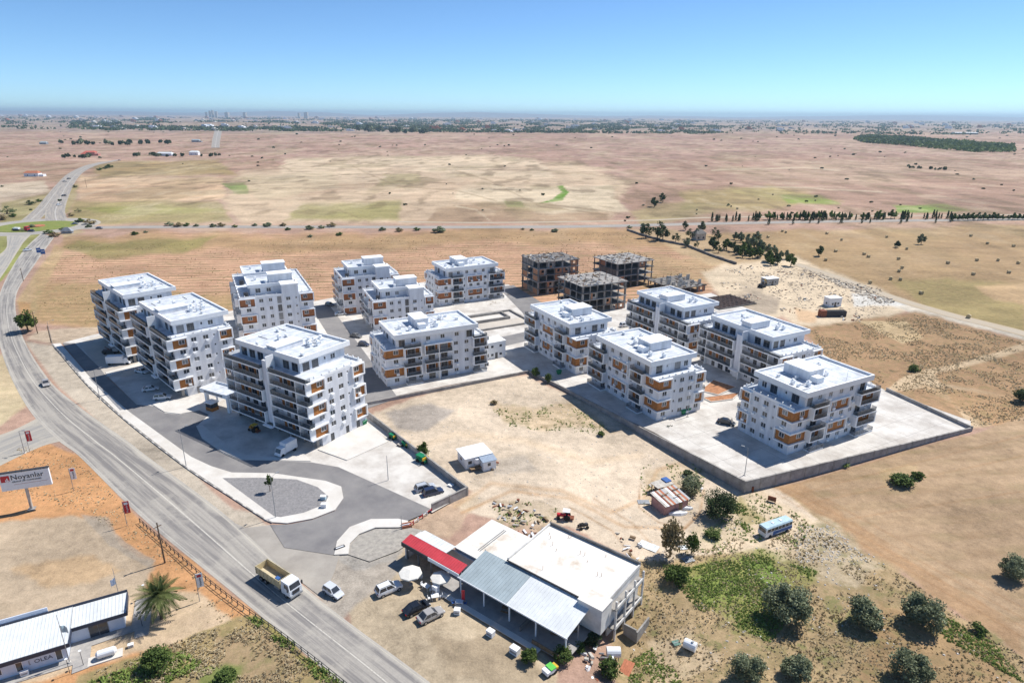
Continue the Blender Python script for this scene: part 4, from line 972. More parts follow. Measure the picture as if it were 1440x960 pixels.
# ------------------------------------------------------------------ unfinished concrete frames and the building yard
def skeleton(label,front,rot,la,lb,n,nx,ny,brick=0.0,roofmess=60,fh=2.8,seed=1,stubs=True):
    """la along x (right), lb along y (back); slabs on columns, some brick infill, shuttering left on the top slab"""
    r=random.Random(seed); o=thing('concrete_skeleton',label,'building frame',front,rot)
    xs=[la*i/nx for i in range(nx+1)]; ys=[lb*j/ny for j in range(ny+1)]
    for k in range(n):
        z=k*fh
        MB().box(-0.6,la+0.6,-0.6,lb+0.6,z+fh-0.32,z+fh-0.02).build('slab',M_conc if k%2 else M_concd,o)
        for i,x in enumerate(xs):
            for j,y in enumerate(ys):
                if (i in(0,nx) or j in(0,ny)) or (i+j)%2==0:
                    w=0.28 if (i+j)%3 else 0.7
                    MB().box(x-w/2,x+w/2,y-0.25,y+0.25,z,z+fh-0.325).build('column',M_conc if r.random()<0.35 else M_concd,o)
        MB().box(la*0.42,la*0.6,lb*0.35,lb*0.7,z,z+fh-0.325).build('core_wall',M_concd,o)
        # front and left infill
        for i in range(nx):
            if r.random()<brick:
                x0=xs[i]+0.38;x1=xs[i+1]-0.38; h=fh-0.33; q=o
                xm=(x0+x1)/2
                for (a,b_,c,d) in((x0,xm-0.6,0,h),(xm+0.6,x1,0,h),(xm-0.6,xm+0.6,0,0.9),(xm-0.6,xm+0.6,2.1,h)):
                    MB().box(a,b_,-0.2,0.0,z+c,z+d).build('brick_infill',M_brick if r.random()<0.7 else M_conc,o)
        for j in range(ny):
            if r.random()<brick*0.8: MB().box(-0.1,0.1,ys[j]+0.28,ys[j+1]-0.28,z,z+fh*0.8).build('brick_infill',M_brick if r.random()<0.7 else M_concd,o)
    zt=n*fh
    if stubs:
        for i,x in enumerate(xs):
            for j,y in enumerate(ys):
                h=r.uniform(0.5,1.3); k=MB()
                for dx,dy in((-0.12,-0.12),(0.12,-0.12),(0.12,0.12),(-0.12,0.12)): k.box(x+dx-0.025,x+dx+0.025,y+dy-0.025,y+dy+0.025,zt-0.03,zt-0.03+h*r.uniform(0.8,1.1))
                stuff(k.build('rebar_stub',M_rust,o))
    for i in range(roofmess):
        x=r.uniform(-0.4,la+0.2);y=r.uniform(-0.4,lb+0.2); l=r.uniform(0.8,2.6); w=r.uniform(0.15,0.7); h=r.uniform(0.06,0.4); a=r.choice([0,0,math.pi/2,r.uniform(0,3)])
        m=r.choice([M_stone,M_grey,M_wood,M_conc,M_stone])
        q=MB().box(-l/2,l/2,-w/2,w/2,0,h).build('shuttering_board',m,o,(x,y,zt-0.015+r.uniform(0,0.1)),a); q.rotation_euler=(r.uniform(-.08,.08),r.uniform(-.15,.15),a)
    return o
r28=R(28.2)
skeleton('five storey concrete skeleton with red brick infill left of the other frames',P(757.5,369,14),R(25),19.0,15.0,5,5,3,0.55,70,seed=3)
skeleton('four storey bare concrete skeleton in front of the other frames',P(820,402.5,11.2),R(28),20.0,17,4,6,4,0.3,75,seed=5)
skeleton('four storey concrete skeleton farthest back with wide open floors',P(868.75,371,11.2),R(29),19.5,17,4,5,4,0.3,60,seed=8)
skeleton('single storey concrete frame bristling with posts, right of the frames',P(950,402,4),R(27),16.5,18,1,4,4,0.25,45,seed=9)
for q in [q for q in COL.objects if q.name.startswith('concrete_skeleton')]: q.location.z=0.02
# loose wall stubs on the single storey frame
sk=[q for q in COL.objects if q.name.startswith('concrete_skeleton')][-1]
rr=random.Random(4)
for i in range(16):
    x=rr.uniform(0,16);y=rr.uniform(0,17); w=rr.uniform(0.6,2.0)
    MB().box(x,x+w,y,y+0.25,2.79,2.79+rr.uniform(1.2,2.8)).build('wall_stub',M_stone,sk)
rf=thing('foundation_raft','dark reinforcement raft of an unbuilt block beside the sandy yard','foundation',P(1012,436),R(27))
MB().box(0,20,0,15,0.03,0.5).build('raft',M_concd,rf)
for i in range(9):
    for j in range(6):
        k=MB()
        for dx,dy in((-0.2,-0.2),(0.2,-0.2),(0.2,0.2),(-0.2,0.2)): k.box(0.8+i*2.3+dx-0.04,0.8+i*2.3+dx+0.04,0.8+j*2.6+dy-0.04,0.8+j*2.6+dy+0.04,0.5,0.75+0.2*((i*7+j*3)%3))
        stuff(k.build('rebar_stub',M_dark,rf))
for i in range(40): MB().box(0.3+i*0.49,0.36+i*0.49,0.2,14.8,0.5,0.6).build('rebar',M_dark if i%2 else M_rust,rf)
def junk(name,label,cat,loc,n,rad,mats,seed,h=0.8,group=None):
    """heap of loose boards, blocks and sheets"""
    r=random.Random(seed); o=thing(name,label,cat,loc,0,group)
    for i in range(n):
        a=r.uniform(0,6.28);d=rad*math.sqrt(r.random()); l=r.uniform(0.3,1.6);w=r.uniform(0.1,0.6);t=r.uniform(0.05,0.35)
        q=MB().hexa([(-l/2,-w/2,0),(l/2,-w/2*r.uniform(.6,1),0),(l/2,w/2,0),(-l/2*r.uniform(.6,1),w/2,0)],[(-l/2*.9,-w/2*.9,t),(l/2*.9,-w/2*.8,t),(l/2*.85,w/2*.9,t),(-l/2*.8,w/2*.9,t)]).build('scrap_piece',r.choice(mats),o,(math.cos(a)*d,math.sin(a)*d,max(0,h*(1-d/rad)*r.random())),r.uniform(0,3.14))
        q.rotation_euler=(r.uniform(-.4,.4),r.uniform(-.4,.4),r.uniform(0,3.14))
    return o
junkm=[M_stone,M_wood,M_dark,M_grey,M_rust,M_conc]
for i,(px,lab,n,rd) in enumerate([((1030,382),'dark scrap timber heap at the near left of the building yard',14,4),((1135,388),'scrap row along the back of the building yard',18,6),((1168,396),'scattered scrap beside the pale farm track',20,6),
  ((1200,402),'blocks and timber piled where the track bends',20,6),((1160,404),'brown scrap pile in the middle of the building yard',12,3.5),((1196,448),'timber and steel stack beside the red container',18,5),((1245,422),'stone heap beside the white rubble patch',14,5),
  ((1075,386),'long pale sheet pile at the orchard end of the yard',12,4),((1105,384),'stacked boards near the orchard corner',12,4),((1130,422),'small scrap heap in front of the site cabin',10,3),((1222,408),'stones heaped along the farm track',16,5),((1050,376),'timber heap at the orchard wall end',14,5),((1095,410),'steel and board pile left of the sandy centre',16,5),((1120,400),'low board pile on the sandy yard',12,4),((1060,418),'shuttering stack above the dark raft',18,5),((1110,436),'block pile at the near edge of the sandy yard',14,4),((1180,416),'scrap beside the pale site cabin',14,4),((1030,402),'loose timber behind the single storey frame',16,6)]):
    junk('scrap_heap',lab,'scrap heap',G(*px),n,rd,junkm,20+i)
def cabin(name,label,loc,rz,l,w,h,m=M_paper,roofm=None,two=False):
    o=thing(name,label,'cabin',loc,rz)
    MB().box(0,l,0,w,0,h).build('wall',m,o)
    MB().box(-0.15,l+0.15,-0.15,w+0.15,h,h+0.18).build('roof',roofm or M_trim,o)
    for k in range(2 if two else 1):
        z=1.4+k*2.7
        for x in (l*0.25,l*0.72):
            f,p=window_meshes(1.0,0.9); q=ob('window',f,o,(x,-0.03,z)); ob('pane',p[0],q)
        f,p=window_meshes(1.0,0.9); q=ob('window',f,o,(-0.03,w*0.5,z),R(-90)); ob('pane',p[0],q)
    f,p=window_meshes(0.9,2.0); q=ob('door',f,o,(l*0.48,-0.03,1.02)); ob('door_leaf',p[0],q)
    return o
cabin('site_cabin','pale grey site cabin on the sandy yard',G(1166,432)+Vector((0,0,-0.1)),R(15),5.6,3.6,3.6)
cabin('site_cabin','grey plywood cabin beside a dark machine in the building yard',G(1078,402),R(20),6.5,4.0,3.0,M_grey)
cabin('utility_block','small white two storey utility block beside the middle block',P(686,506),r28,6.2,5.0,5.4,two=True)
o=thing('shipping_container','dark container with a red end on the sandy yard','container',G(1154,446),R(3))
MB().box(0,2.2,0,2.4,0,2.5).build('red_end',M_rust,o); MB().box(2.21,10,0.02,2.38,0,2.2).build('dark_body',M_dark,o); MB().box(2.3,9.9,0.2,2.2,2.2,2.3).build('cover',M_black,o)
o=thing('work_machine','dark excavator parked beside the plywood cabin','excavator',G(1071,404),R(40))
MB().box(-1.6,1.6,-1.2,-0.6,0,0.8).build('track',M_black,o); MB().box(-1.6,1.6,0.6,1.2,0,0.8).build('track',M_black,o); MB().box(-1.3,1.3,-0.9,0.9,0.8,1.7).build('body',M_dark,o); MB().box(0.1,1.2,-0.8,0.2,1.7,2.8).build('cab',M_pane,o)
k=MB(); k.tube((1.2,0.4,1.5),(3.2,0.4,3.2),0.2,0.15).tube((3.2,0.4,3.2),(4.4,0.4,1.2),0.15,0.12); k.build('boom',M_yellow,o); MB().box(4.0,4.9,0.0,0.8,0.4,1.2).build('bucket',M_dark,o)
#@@FRONT

# ------------------------------------------------------------------ restaurant and shops in the foreground
M_tin=mat('grey_green_sheet',(0.34,0.40,0.42),0.6,0.16,0.4,metal=0.0)
M_tin2=mat('white_sheet',(0.66,0.68,0.68),0.6,0.12,0.4)
M_redtin=mat('red_sheet',(0.56,0.06,0.075),0.55,0.15,0.6)
M_roofw=mat('dirty_white_roof',(0.74,0.70,0.63),0.9,0.0,0.22,col2=(0.46,0.36,0.26),detail=9,thr=(0.28,0.47))
M_floor=mat('terrace_floor',(0.36,0.34,0.32),0.85,0.25,0.5)
M_oldwall=mat('old_white_wall',(0.66,0.64,0.60),0.9,0.22,0.5)
RR=R(-37.8); RO=Vector((-18.3,91.9,0))
def RL(x,y,z=0.0):
    return Vector((RO.x+x*math.cos(RR)-y*math.sin(RR),RO.y+x*math.sin(RR)+y*math.cos(RR),z))
res=thing('restaurant','low restaurant building with grey and white canopy and white flat roof','restaurant',RO,RR)
def ridged(name,m,x0,x1,y0,y1,z0,z1,par,step=0.5,th=0.06):
    """sheet roofing falling from y1 (z1) to y0 (z0), laid in single sheets with raised seams"""
    n=max(1,int(round((x1-x0)/step)))
    g=ob(name,None,par)
    for i in range(n):
        a=x0+(x1-x0)*i/n; b_=x0+(x1-x0)*(i+1)/n; k=MB()
        k.hexa([(a+0.005,y0,z0-th),(b_-0.005,y0,z0-th),(b_-0.005,y1,z1-th),(a+0.005,y1,z1-th)],[(a+0.005,y0,z0),(b_-0.005,y0,z0),(b_-0.005,y1,z1),(a+0.005,y1,z1)])
        k.hexa([(b_-0.06,y0,z0+0.001),(b_-0.006,y0,z0+0.001),(b_-0.006,y1,z1+0.001),(b_-0.06,y1,z1+0.001)],[(b_-0.05,y0,z0+0.05),(b_-0.016,y0,z0+0.05),(b_-0.016,y1,z1+0.05),(b_-0.05,y1,z1+0.05)])
        k.build('roof_sheet',m,g)
    return g
# main hall with flat roof
for (a,b_,c,d) in((17.7,35.0,18.1,18.35),(34.75,35.0,8.6,18.1),(17.7,17.95,6.4,18.1),(17.95,34.75,6.4,6.65)):
    MB().box(a,b_,c,d,-3.0,4.3).build('hall_wall',M_oldwall,res)
MB().box(17.6,35.1,6.3,18.45,4.3,4.6).build('flat_roof',M_roofw,res)
MB().box(17.6,35.1,18.2,18.45,4.6,5.15).build('roof_parapet',M_concd,res)
MB().box(17.6,17.85,6.3,18.2,4.6,5.0).build('roof_parapet',M_oldwall,res)
k=MB().box(34.9,35.1,8.4,18.2,4.6,4.85); k.build('roof_parapet',M_oldwall,res)
MB().box(17.6,34.0,6.1,6.29,4.45,4.62).build('gutter',M_dark,res)
rr=random.Random(3)
for i in range(14):
    x=rr.uniform(19,34);y=rr.uniform(7.5,17.5); MB().tube((x,y,4.6),(x,y,4.6+rr.uniform(0.3,0.8)),0.04,0.04,5).build('starter_bar',M_rust,res)
# annex at the right end, lower floor and balcony frames
MB().box(31.6,35.6,5.4,8.38,0.6,4.9).build('annex_wall',M_oldwall,res)
MB().box(31.5,35.7,5.3,8.37,4.9,5.05).build('annex_roof',M_roofw,res)
for k_,z in enumerate((-2.6,1.0)):
    MB().box(35.02,36.3,8.6,17.5,z+1.9,z+2.1).build('gallery_slab',M_conc,res)
    MB().box(36.1,36.28,8.6,17.5,z+2.1,z+2.5).build('gallery_parapet',M_oldwall,res)
for y in (8.7,11.6,14.5,17.3): MB().box(36.0,36.28,y,y+0.25,-3.4,4.6).build('gallery_column',M_oldwall,res)
for y in (10,13,16): MB().box(34.99,35.02,y,y+1.4,1.2,2.6).build('opening',M_pane,res)
MB().box(36.5,38.6,11.0,11.25,-3.2,-0.9).build('basement_wall',M_conc,res); MB().box(38.6,38.85,11.0,15.0,-3.2,-1.2).build('basement_wall',M_conc,res)
# white lower roof behind the shop
MB().box(8.0,17.55,4.3,14.0,0,3.55).build('store_wall',M_oldwall,res)
MB().box(7.9,17.58,4.2,14.1,3.55,3.75).build('store_roof',M_roofw,res)
for x in (11.6,12.0): MB().box(x,x+0.12,6.0,13.0,3.75,3.9).build('roof_rail',M_grey,res)
MB().box(12.85,12.97,6.3,6.42,3.75,4.3).build('vent_pipe',M_grey,res)
# shop with red roof
for q in ((0.0,0.25,0.3,4.1,0,3.3),(0.26,12.8,3.9,4.1,0,3.3),(6.2,12.8,0.5,0.7,2.4,3.3)): MB().box(*q).build('shop_wall',M_oldwall,res)
for x in (0.3,3.0,6.0,9.4,12.5): MB().box(x,x+0.25,0.3,0.55,0,3.2).build('shop_pillar',M_concd,res)
ridged('red_roof',M_redtin,-0.2,12.9,-0.1,1.95,3.5,3.95,res,0.5)
ridged('white_roof',M_tin2,0.9,8.2,1.97,4.3,3.98,3.85,res,0.75)
MB().box(-0.25,6.0,-0.25,-0.12,2.75,3.5).build('shop_sign',M_dark,res); MB().box(6.05,12.9,-0.22,-0.12,2.8,3.46).build('fascia',M_paper,res)
text_on('lettering','RESTAURANT',0.55,M_paper,res,(0.3,-0.262,2.9),(R(90),0,0)) if False else None
MB().box(0.6,5.6,3.6,3.85,0.1,2.2).build('shop_front',M_pane,res); MB().box(4.2,6.0,3.5,3.59,1.2,2.3).build('poster',M_yellow,res)
# canopy of the terrace
ridged('canopy_roof',M_tin,13.0,22.6,-0.4,6.25,3.15,4.25,res,0.6)
ridged('canopy_roof',M_tin2,22.62,33.5,-0.4,6.25,3.15,4.25,res,0.6)
MB().box(12.9,33.6,-0.5,-0.41,2.98,3.2).build('canopy_fascia',M_paper,res)
for x in (13.3,18.1,23.1,28.0,33.2):
    MB().box(x-0.09,x+0.09,-0.25,-0.07,0,3.05).build('canopy_post',M_paper,res); MB().box(x-0.07,x+0.07,3.0,3.14,0,3.65).build('canopy_post',M_grey,res)
    k=MB(); k.hexa([(x-0.05,-0.3,2.95),(x+0.05,-0.3,2.95),(x+0.05,6.1,4.02),(x-0.05,6.1,4.02)],[(x-0.05,-0.3,3.06),(x+0.05,-0.3,3.06),(x+0.05,6.1,4.14),(x-0.05,6.1,4.14)]); k.build('rafter',M_grey,res)
MB().box(8.5,34.0,-1.6,6.3,0.005,0.10).build('terrace_floor',M_floor,res)
MB().box(8.5,30.0,-2.6,-1.62,0.004,0.07).build('terrace_step',M_pave,res)
MB().box(25.5,25.7,-0.9,3.0,0.1,1.0).build('terrace_rail',M_concd,res); MB().box(28.3,34.0,-1.55,-1.4,0.1,0.75).build('terrace_rail',M_wood,res)
for x,y in ((20.0,3.0),(21.5,1.2),(24.0,2.6),(27,3.5),(30,2.2),(31.5,4.2),(16,2.6),(18,4.6)):
    o=tag(ob('dining_table',None,None,RL(x,y,0.1),RR+rr.uniform(0,1)),'dining table with benches in the shade of the terrace canopy','table','tables under the canopy')
    MB().box(-0.7,0.7,-0.4,0.4,0.70,0.75).build('table_top',M_wood,o)
    for dx,dy in((-0.6,-0.3),(0.6,-0.3),(0.6,0.3),(-0.6,0.3)): MB().box(dx-0.03,dx+0.03,dy-0.03,dy+0.03,0,0.7).build('leg',M_wood,o)
    for dy in (-0.75,0.75): MB().box(-0.7,0.7,dy-0.15,dy+0.15,0.40,0.46).build('bench',M_wood,o)
def parasol(loc,r,h,label,tilt=0):
    o=thing('parasol',label,'parasol',loc); n=8
    MB().tube((0,0,0),(0,0,h),0.03,0.03,6).build('pole',M_grey,o); MB().tube((0,0,0),(0,0,0.12),0.35,0.3,10).build('base',M_conc,o)
    for i in range(n):
        a0=2*math.pi*i/n;a1=2*math.pi*(i+1)/n; k=MB(); p0=(math.cos(a0)*r,math.sin(a0)*r,h-0.5);p1=(math.cos(a1)*r,math.sin(a1)*r,h-0.5)
        k.face([(0,0,h),p0,p1]); k.face([p0,(p0[0],p0[1],h-0.72),(p1[0],p1[1],h-0.72),p1]); k.build('canopy_panel',M_canvas,o)
    return o
parasol(G(578,821),1.9,2.8,'large cream parasol beside the white car at the red roofed shop')
parasol(G(620,826),1.65,2.6,'smaller cream parasol shaded by the red roof')
# drinks cooler, fridges, boxes along the terrace
def appliance(name,label,cat,loc,rz,l,w,h,m):
    o=thing(name,label,cat,loc,rz); MB().box(-l/2,l/2,-w/2,w/2,0.05,h*0.82).build('body',m,o); MB().box(-l/2-0.02,l/2+0.02,-w/2-0.02,w/2+0.02,h*0.82,h).build('lid',M_trim,o)
    for dx in(-l/2+0.08,l/2-0.08):
        for dy in (-w/2+0.08,w/2-0.08): MB().box(dx-0.04,dx+0.04,dy-0.04,dy+0.04,0,0.05).build('foot',M_black,o)
    MB().box(-l/2+0.1,l/2-0.1,-w/2-0.03,-w/2-0.021,h*0.3,h*0.6).build('front_panel',M_grey,o)
appliance('chest_freezer','white chest freezer standing alone on the dusty forecourt','freezer',G(690,893),RR,1.1,0.8,1.0,M_paper)
appliance('chest_freezer','white freezer with dark front at the corner of the terrace step','freezer',G(724,918),RR,1.3,0.9,1.1,M_paper)
appliance('ice_box','small white ice box behind the silver saloon','ice box',G(643,862),RR+0.5,0.9,0.8,0.9,M_paper)
appliance('drinks_fridge','white upright fridge beside the dark car','fridge',G(613,835),RR,0.9,0.8,1.7,M_paper)
for i,(px,lab) in enumerate([((600,828),'pale tables stacked between the parasols'),((585,812),'chairs under the large cream parasol'),((646,850),'blue and white chairs round a small table by the terrace'),((612,842),'white table beside the upright fridge')]):
    o=thing('table_set',lab,'table',G(*px),RR+0.3*i); MB().box(-0.6,0.6,-0.45,0.45,0.68,0.74).build('table_top',M_paper,o)
    for dx,dy in((-0.5,-0.35),(0.5,-0.35),(0.5,0.35),(-0.5,0.35)): MB().box(dx-0.03,dx+0.03,dy-0.03,dy+0.03,0,0.68).build('leg',M_paper,o)
    for sx in (-1,1):
        c=ob('chair',None,o,(sx*0.95,0,0)); MB().box(-0.22,0.22,-0.22,0.22,0.4,0.45).build('seat',M_blue if i==2 else M_paper,c); MB().box(sx*0.22-0.03,sx*0.22+0.03,-0.22,0.22,0.45,0.9).build('backrest',M_blue if i==2 else M_paper,c)
        for dx,dy in((-0.18,-0.18),(0.18,0.18),(-0.18,0.18),(0.18,-0.18)): MB().box(dx-0.02,dx+0.02,dy-0.02,dy+0.02,0,0.4).build('leg',M_paper,c)
o=thing('red_banner','red feather banner standing at the edge of the terrace','banner',G(649,848)); MB().tube((0,0,0),(0,0,2.6),0.03,0.03,6).build('pole',M_grey,o); MB().box(0.02,0.55,-0.02,0.02,0.7,2.5).build('cloth',M_red,o)
o=thing('oil_tank','white cylindrical tank on legs at the right end of the restaurant','tank',G(862,926)); k=MB(); k.tube((-1.0,0,1.3),(1.0,0,1.3),0.75,0.75,14); k.build('barrel',M_paper,o,smooth=False)
for dx in(-0.7,0.7):
    for dy in (-0.4,0.4): MB().box(dx-0.05,dx+0.05,dy-0.05,dy+0.05,0,0.8).build('leg',M_grey,o)
o=thing('water_tank','white barrel tank lying on the bare patch among the scrub','tank',G(970,912),R(-35)); MB().tube((-0.9,0,0.75),(0.9,0,0.75),0.72,0.72,14).build('barrel',M_paper,o); MB().tube((0.3,0,1.44),(0.3,0,1.62),0.2,0.2,8).build('cap',M_grey,o); MB().box(-0.6,0.6,-0.5,0.5,0,0.12).build('cradle',M_wood,o)
o=thing('scrap_sheet','flat green sheet lying beside the barrel tank','sheet',G(953,903),R(20)); MB().box(-0.8,0.8,-0.5,0.5,0.03,0.09).build('sheet',mat('dull_green_paint',(0.12,0.22,0.18),0.7),o); MB().box(-0.7,0.7,-0.05,0.05,0.09,0.14).build('rib',M_grey,o)
o=thing('tin_sheet','red rusted roofing sheet leaning on rubble below the restaurant','sheet',G(880,943),R(60))
for i in range(4): 
    q=MB().box(-1.6,1.6,-0.8+0.4*i,-0.42+0.4*i,0.25,0.29+0.03*(i%2)).build('strip',M_skin,o); q.rotation_euler=(0,R(-8),0)
for px,n,rd,lab in [((735,735),26,5.0,'scrap machinery and rubble behind the white store roof'),((757,745),16,3.0,'dark scrap beside the parked tractor'),((716,716),18,4.0,'brush and rubble bank behind the store'),((835,935),26,3.2,'white junk piled beside the oil tank'),((880,780),8,2.5,'timber left at the back corner of the restaurant'),((885,760),10,3.0,'planks beside the restaurant back wall'),((928,705),16,3.5,'broken boards in front of the pink shack'),((925,685),10,2.0,'tin junk at the back of the pink shack'),((975,685),9,2.2,'white junk under the bush behind the shack'),((690,655),10,2.5,'cement rubble beside the white site office'),((845,815),6,1.5,'debris on the corner of the flat roof edge')]:
    if px==(845,815): continue
    junk('scrap_heap',lab,'scrap heap',G(*px),n,rd,[M_stone,M_grey,M_paper,M_wood,M_rust,M_dark],int(px[0]),0.9)
# sheets and boats of tin lying about
for px,rz,l,w,lab in [((912,768),-35,3.6,2.0,'pale corrugated sheets lying at the track by the restaurant'),((960,770),10,1.6,1.2,'white board leaning on the bush'),((968,787),20,2.0,1.4,'grey sheet on the edge of the scrub'),((905,706),0,2.4,1.4,'grey tarpaulin on the bare lot beside the shack')]:
    o=thing('tin_sheet',lab,'sheet',G(*px),R(rz))
    n=5
    for i in range(n): MB().box(-l/2+l*i/n+0.01,-l/2+l*(i+1)/n-0.01,-w/2,w/2,0.08+0.03*(i%2),0.14+0.03*(i%2)).build('sheet_strip',M_grey if 'grey' in lab else M_tin2,o)
for px,rz,lab in [((953,722),5,'white overturned boat hull in front of the shack'),((960,714),-10,'grey overturned boat hull behind the white one')]:
    o=thing('boat_hull',lab,'boat',G(*px),R(rz)); st=[(-1.9,0.35,0.35),(-1.0,0.75,0.62),(0.4,0.8,0.68),(1.4,0.5,0.55),(2.0,0.05,0.35)]; k=MB(); 
    for x,hw,h in st: k.v+=[(x,-hw,0.02),(x,-hw*0.75,h*0.75),(x,0,h),(x,hw*0.75,h*0.75),(x,hw,0.02)]
    for i in range(4):
        for j in range(4): a=i*5+j; k.f.append((a,a+5,a+6,a+1))
    k.f.append((0,1,2,3,4)); k.build('hull',M_paper if 'white' in lab else M_grey,o); MB().box(-1.7,1.6,-0.03,0.03,0.62,0.72).build('keel',M_wood,o)
# shacks
o=thing('tin_shack','small pink walled shack with a patched tin roof on the bare lot','shack',G(941,712),R(28))
MB().box(-3.0,3.0,-2.0,2.0,0,2.2).build('wall',mat('faded_pink_wall',(0.42,0.24,0.22),0.9,0.3,0.7),o)
for i in range(12):
    x=-3.2+6.4*i/12; q=MB().hexa([(x,-2.4,2.2),(x+0.52,-2.4,2.2),(x+0.52,2.4,2.75),(x,2.4,2.75)],[(x,-2.4,2.26),(x+0.52,-2.4,2.26),(x+0.52,2.4,2.81),(x,2.4,2.81)]).build('roof_sheet',[M_stone,M_grey,M_skin,M_stone,M_rust,M_paper][(i*5)%6],o)
for x,y in((-1,0.5),(1.2,-0.8),(2.2,1)): MB().box(x-0.8,x+0.8,y-0.1,y+0.1,2.85,2.95).build('roof_batten',M_wood,o)
MB().box(0.6,1.5,-2.05,-2.0,0,1.9).build('door',M_wood,o); MB().box(3.1,3.3,-1.6,-0.6,0,1.6).build('loose_board',M_grey,o)
o=thing('lean_to','open lean-to of scrap with a blue tarpaulin behind the pink shack','shack',G(930,690),R(28))
for x in(-1.8,1.8):
    for y in(-1.0,1.0): MB().box(x-0.06,x+0.06,y-0.06,y+0.06,0,1.8).build('post',M_wood,o)
MB().box(-2.1,2.1,-1.3,1.3,1.8,1.88).build('roof',M_stone,o); MB().box(0.8,2.2,-0.4,1.35,1.9,2.1).build('tarpaulin',M_blue,o)
# white site office on the lot
o=thing('site_office','white cabin with a white roof on the bare lot','cabin',G(655,660),R(27))
MB().box(0,6.0,0,4.6,0,2.6).build('wall',M_paper,o); MB().box(-0.3,6.3,-0.4,4.9,2.6,2.75).build('roof',M_trim,o)
for x in(1.0,3.6):
    f,p=window_meshes(1.0,0.9); q=ob('window',f,o,(x,-0.03,1.5)); ob('pane',p[0],q)
f,p=window_meshes(0.9,2.0); q=ob('door',f,o,(5.2,-0.03,1.05)); ob('door_leaf',p[0],q); f,p=window_meshes(1.0,0.9); q=ob('window',f,o,(-0.03,2.4,1.5),R(-90)); ob('pane',p[0],q)
MB().box(0.6,4.2,-1.6,-0.45,0.5,0.6).build('porch_deck',M_wood,o)
o=thing('small_cabin','little grey cabin with a blue metal roof beside the white one','cabin',G(680,663),R(27)); MB().box(0,3.0,0,2.4,0,2.2).build('wall',M_paper,o)
MB().hexa([(-0.2,-0.2,2.2),(3.2,-0.2,2.2),(3.2,2.6,2.2),(-0.2,2.6,2.2)],[(-0.2,-0.2,2.3),(3.2,-0.2,2.3),(3.2,2.6,2.7),(-0.2,2.6,2.7)]).build('roof',mat('blue_grey_tin',(0.30,0.36,0.44),0.5,0.15),o); MB().box(1.0,1.7,-0.04,0.0,1.1,1.8).build('window',M_pane,o)
o=thing('cistern','white round water cistern between the two cabins','tank',G(671,657)); MB().tube((0,0,1.2),(0,0,2.3),0.7,0.7,14).build('barrel',M_paper,o)
for a in range(4): MB().box(math.cos(a*1.57)*0.55-0.05,math.cos(a*1.57)*0.55+0.05,math.sin(a*1.57)*0.55-0.05,math.sin(a*1.57)*0.55+0.05,0,1.2).build('leg',M_grey,o)
# ------------------------------------------------------------------ sales office on the left
OR=R(28); OO=P(97,926.5)
off=thing('sales_office','long low white office with pale ribbed roof and dark fascia','office',OO,OR)
M_navy=mat('navy_fascia',(0.045,0.055,0.085),0.5); M_offw=mat('office_white',(0.62,0.66,0.74),0.8,0.08,0.5)
for q in ((-16,0,0,6.6,0,2.9),): MB().box(*q).build('wall',M_offw,off)
MB().box(0.003,6.8,3.1,6.6,0,2.85).build('side_wall',M_offw,off)
ridged('main_roof',M_tin2,-16.4,0.5,-0.5,6.9,2.95,3.45,off,0.45)
ridged('side_roof',M_tin2,0.52,7.4,2.6,6.9,2.9,3.35,off,0.45)
for q in ((-16.4,0.5,-0.62,-0.5,2.45,3.08),(0.5,7.4,2.48,2.6,2.45,3.0),(0.5,0.62,-0.62,2.47,2.45,3.1),(7.4,7.52,2.48,6.9,2.5,3.4)): MB().box(*q).build('fascia',M_navy,off)
MB().box(-16.4,7.5,6.9,7.02,2.6,3.75).build('back_parapet',M_navy,off)
MB().box(-9.0,-2.5,7.05,7.2,2.9,4.4).build('back_panel',M_offw,off)
def owin(x,y,w,z,h):
    f,p=window_meshes(w,h); q=ob('window',f,off,(x,y-0.03,z)); ob('pane',p[0],q)
owin(-7.9,0,1.2,1.4,1.1); owin(-5.4,0,0.8,1.3,1.5); owin(-0.9,0,0.8,1.35,1.7)
f,p=window_meshes(2.4,2.2); q=ob('glazed_door',f,off,(3.6,3.07,1.15)); ob('pane',p[0],q)
text_on('lettering','OLEA',0.85,M_navy,off,(-3.75,-0.02,1.1),(R(90),0,0))
k=MB(); 
for i in range(7):
    a=i*0.9; k.face([(0.0,-0.015,i*0.11),(0.13*math.cos(a)+0.02,-0.015,i*0.11+0.12),(0.04,-0.015,i*0.11+0.16)]); k.face([(0.0,-0.015,i*0.11),(-0.13,-0.015,i*0.11+0.1),(-0.03,-0.015,i*0.11+0.16)])
k.build('olive_twig_emblem',M_grey,off,(-4.25,-0.004,1.0))
M_paver=mat('office_paving',alb(206,200,192),0.9,0.0,1.6,col2=alb(176,172,168),detail=6)
def paved(name,pts,z): return sheet(name,None,M_paver,z,0.1,pts=[Vector((OO.x+x*math.cos(OR)-y*math.sin(OR),OO.y+x*math.sin(OR)+y*math.cos(OR),0)) for x,y in pts])
paved('office_path',[(-16,-1.5),(0.6,-1.5),(0.6,-3.2),(2.6,-3.0),(2.6,1.3),(8,1.6),(8,-0.0),(9.8,0.0),(10.5,8.6),(8,8.8),(7.6,3.08),(0.05,3.08),(0.05,-0.02),(-16,-0.02)],0.12)
def OL(x,y,z=0): return Vector((OO.x+x*math.cos(OR)-y*math.sin(OR),OO.y+x*math.sin(OR)+y*math.cos(OR),z))
o=thing('gas_tank','white horizontal gas tank on a concrete pad beside the office','tank',OL(4.6,-2.0),OR); MB().box(-2.2,2.0,-0.9,0.8,0,0.16).build('pad',M_pave,o)
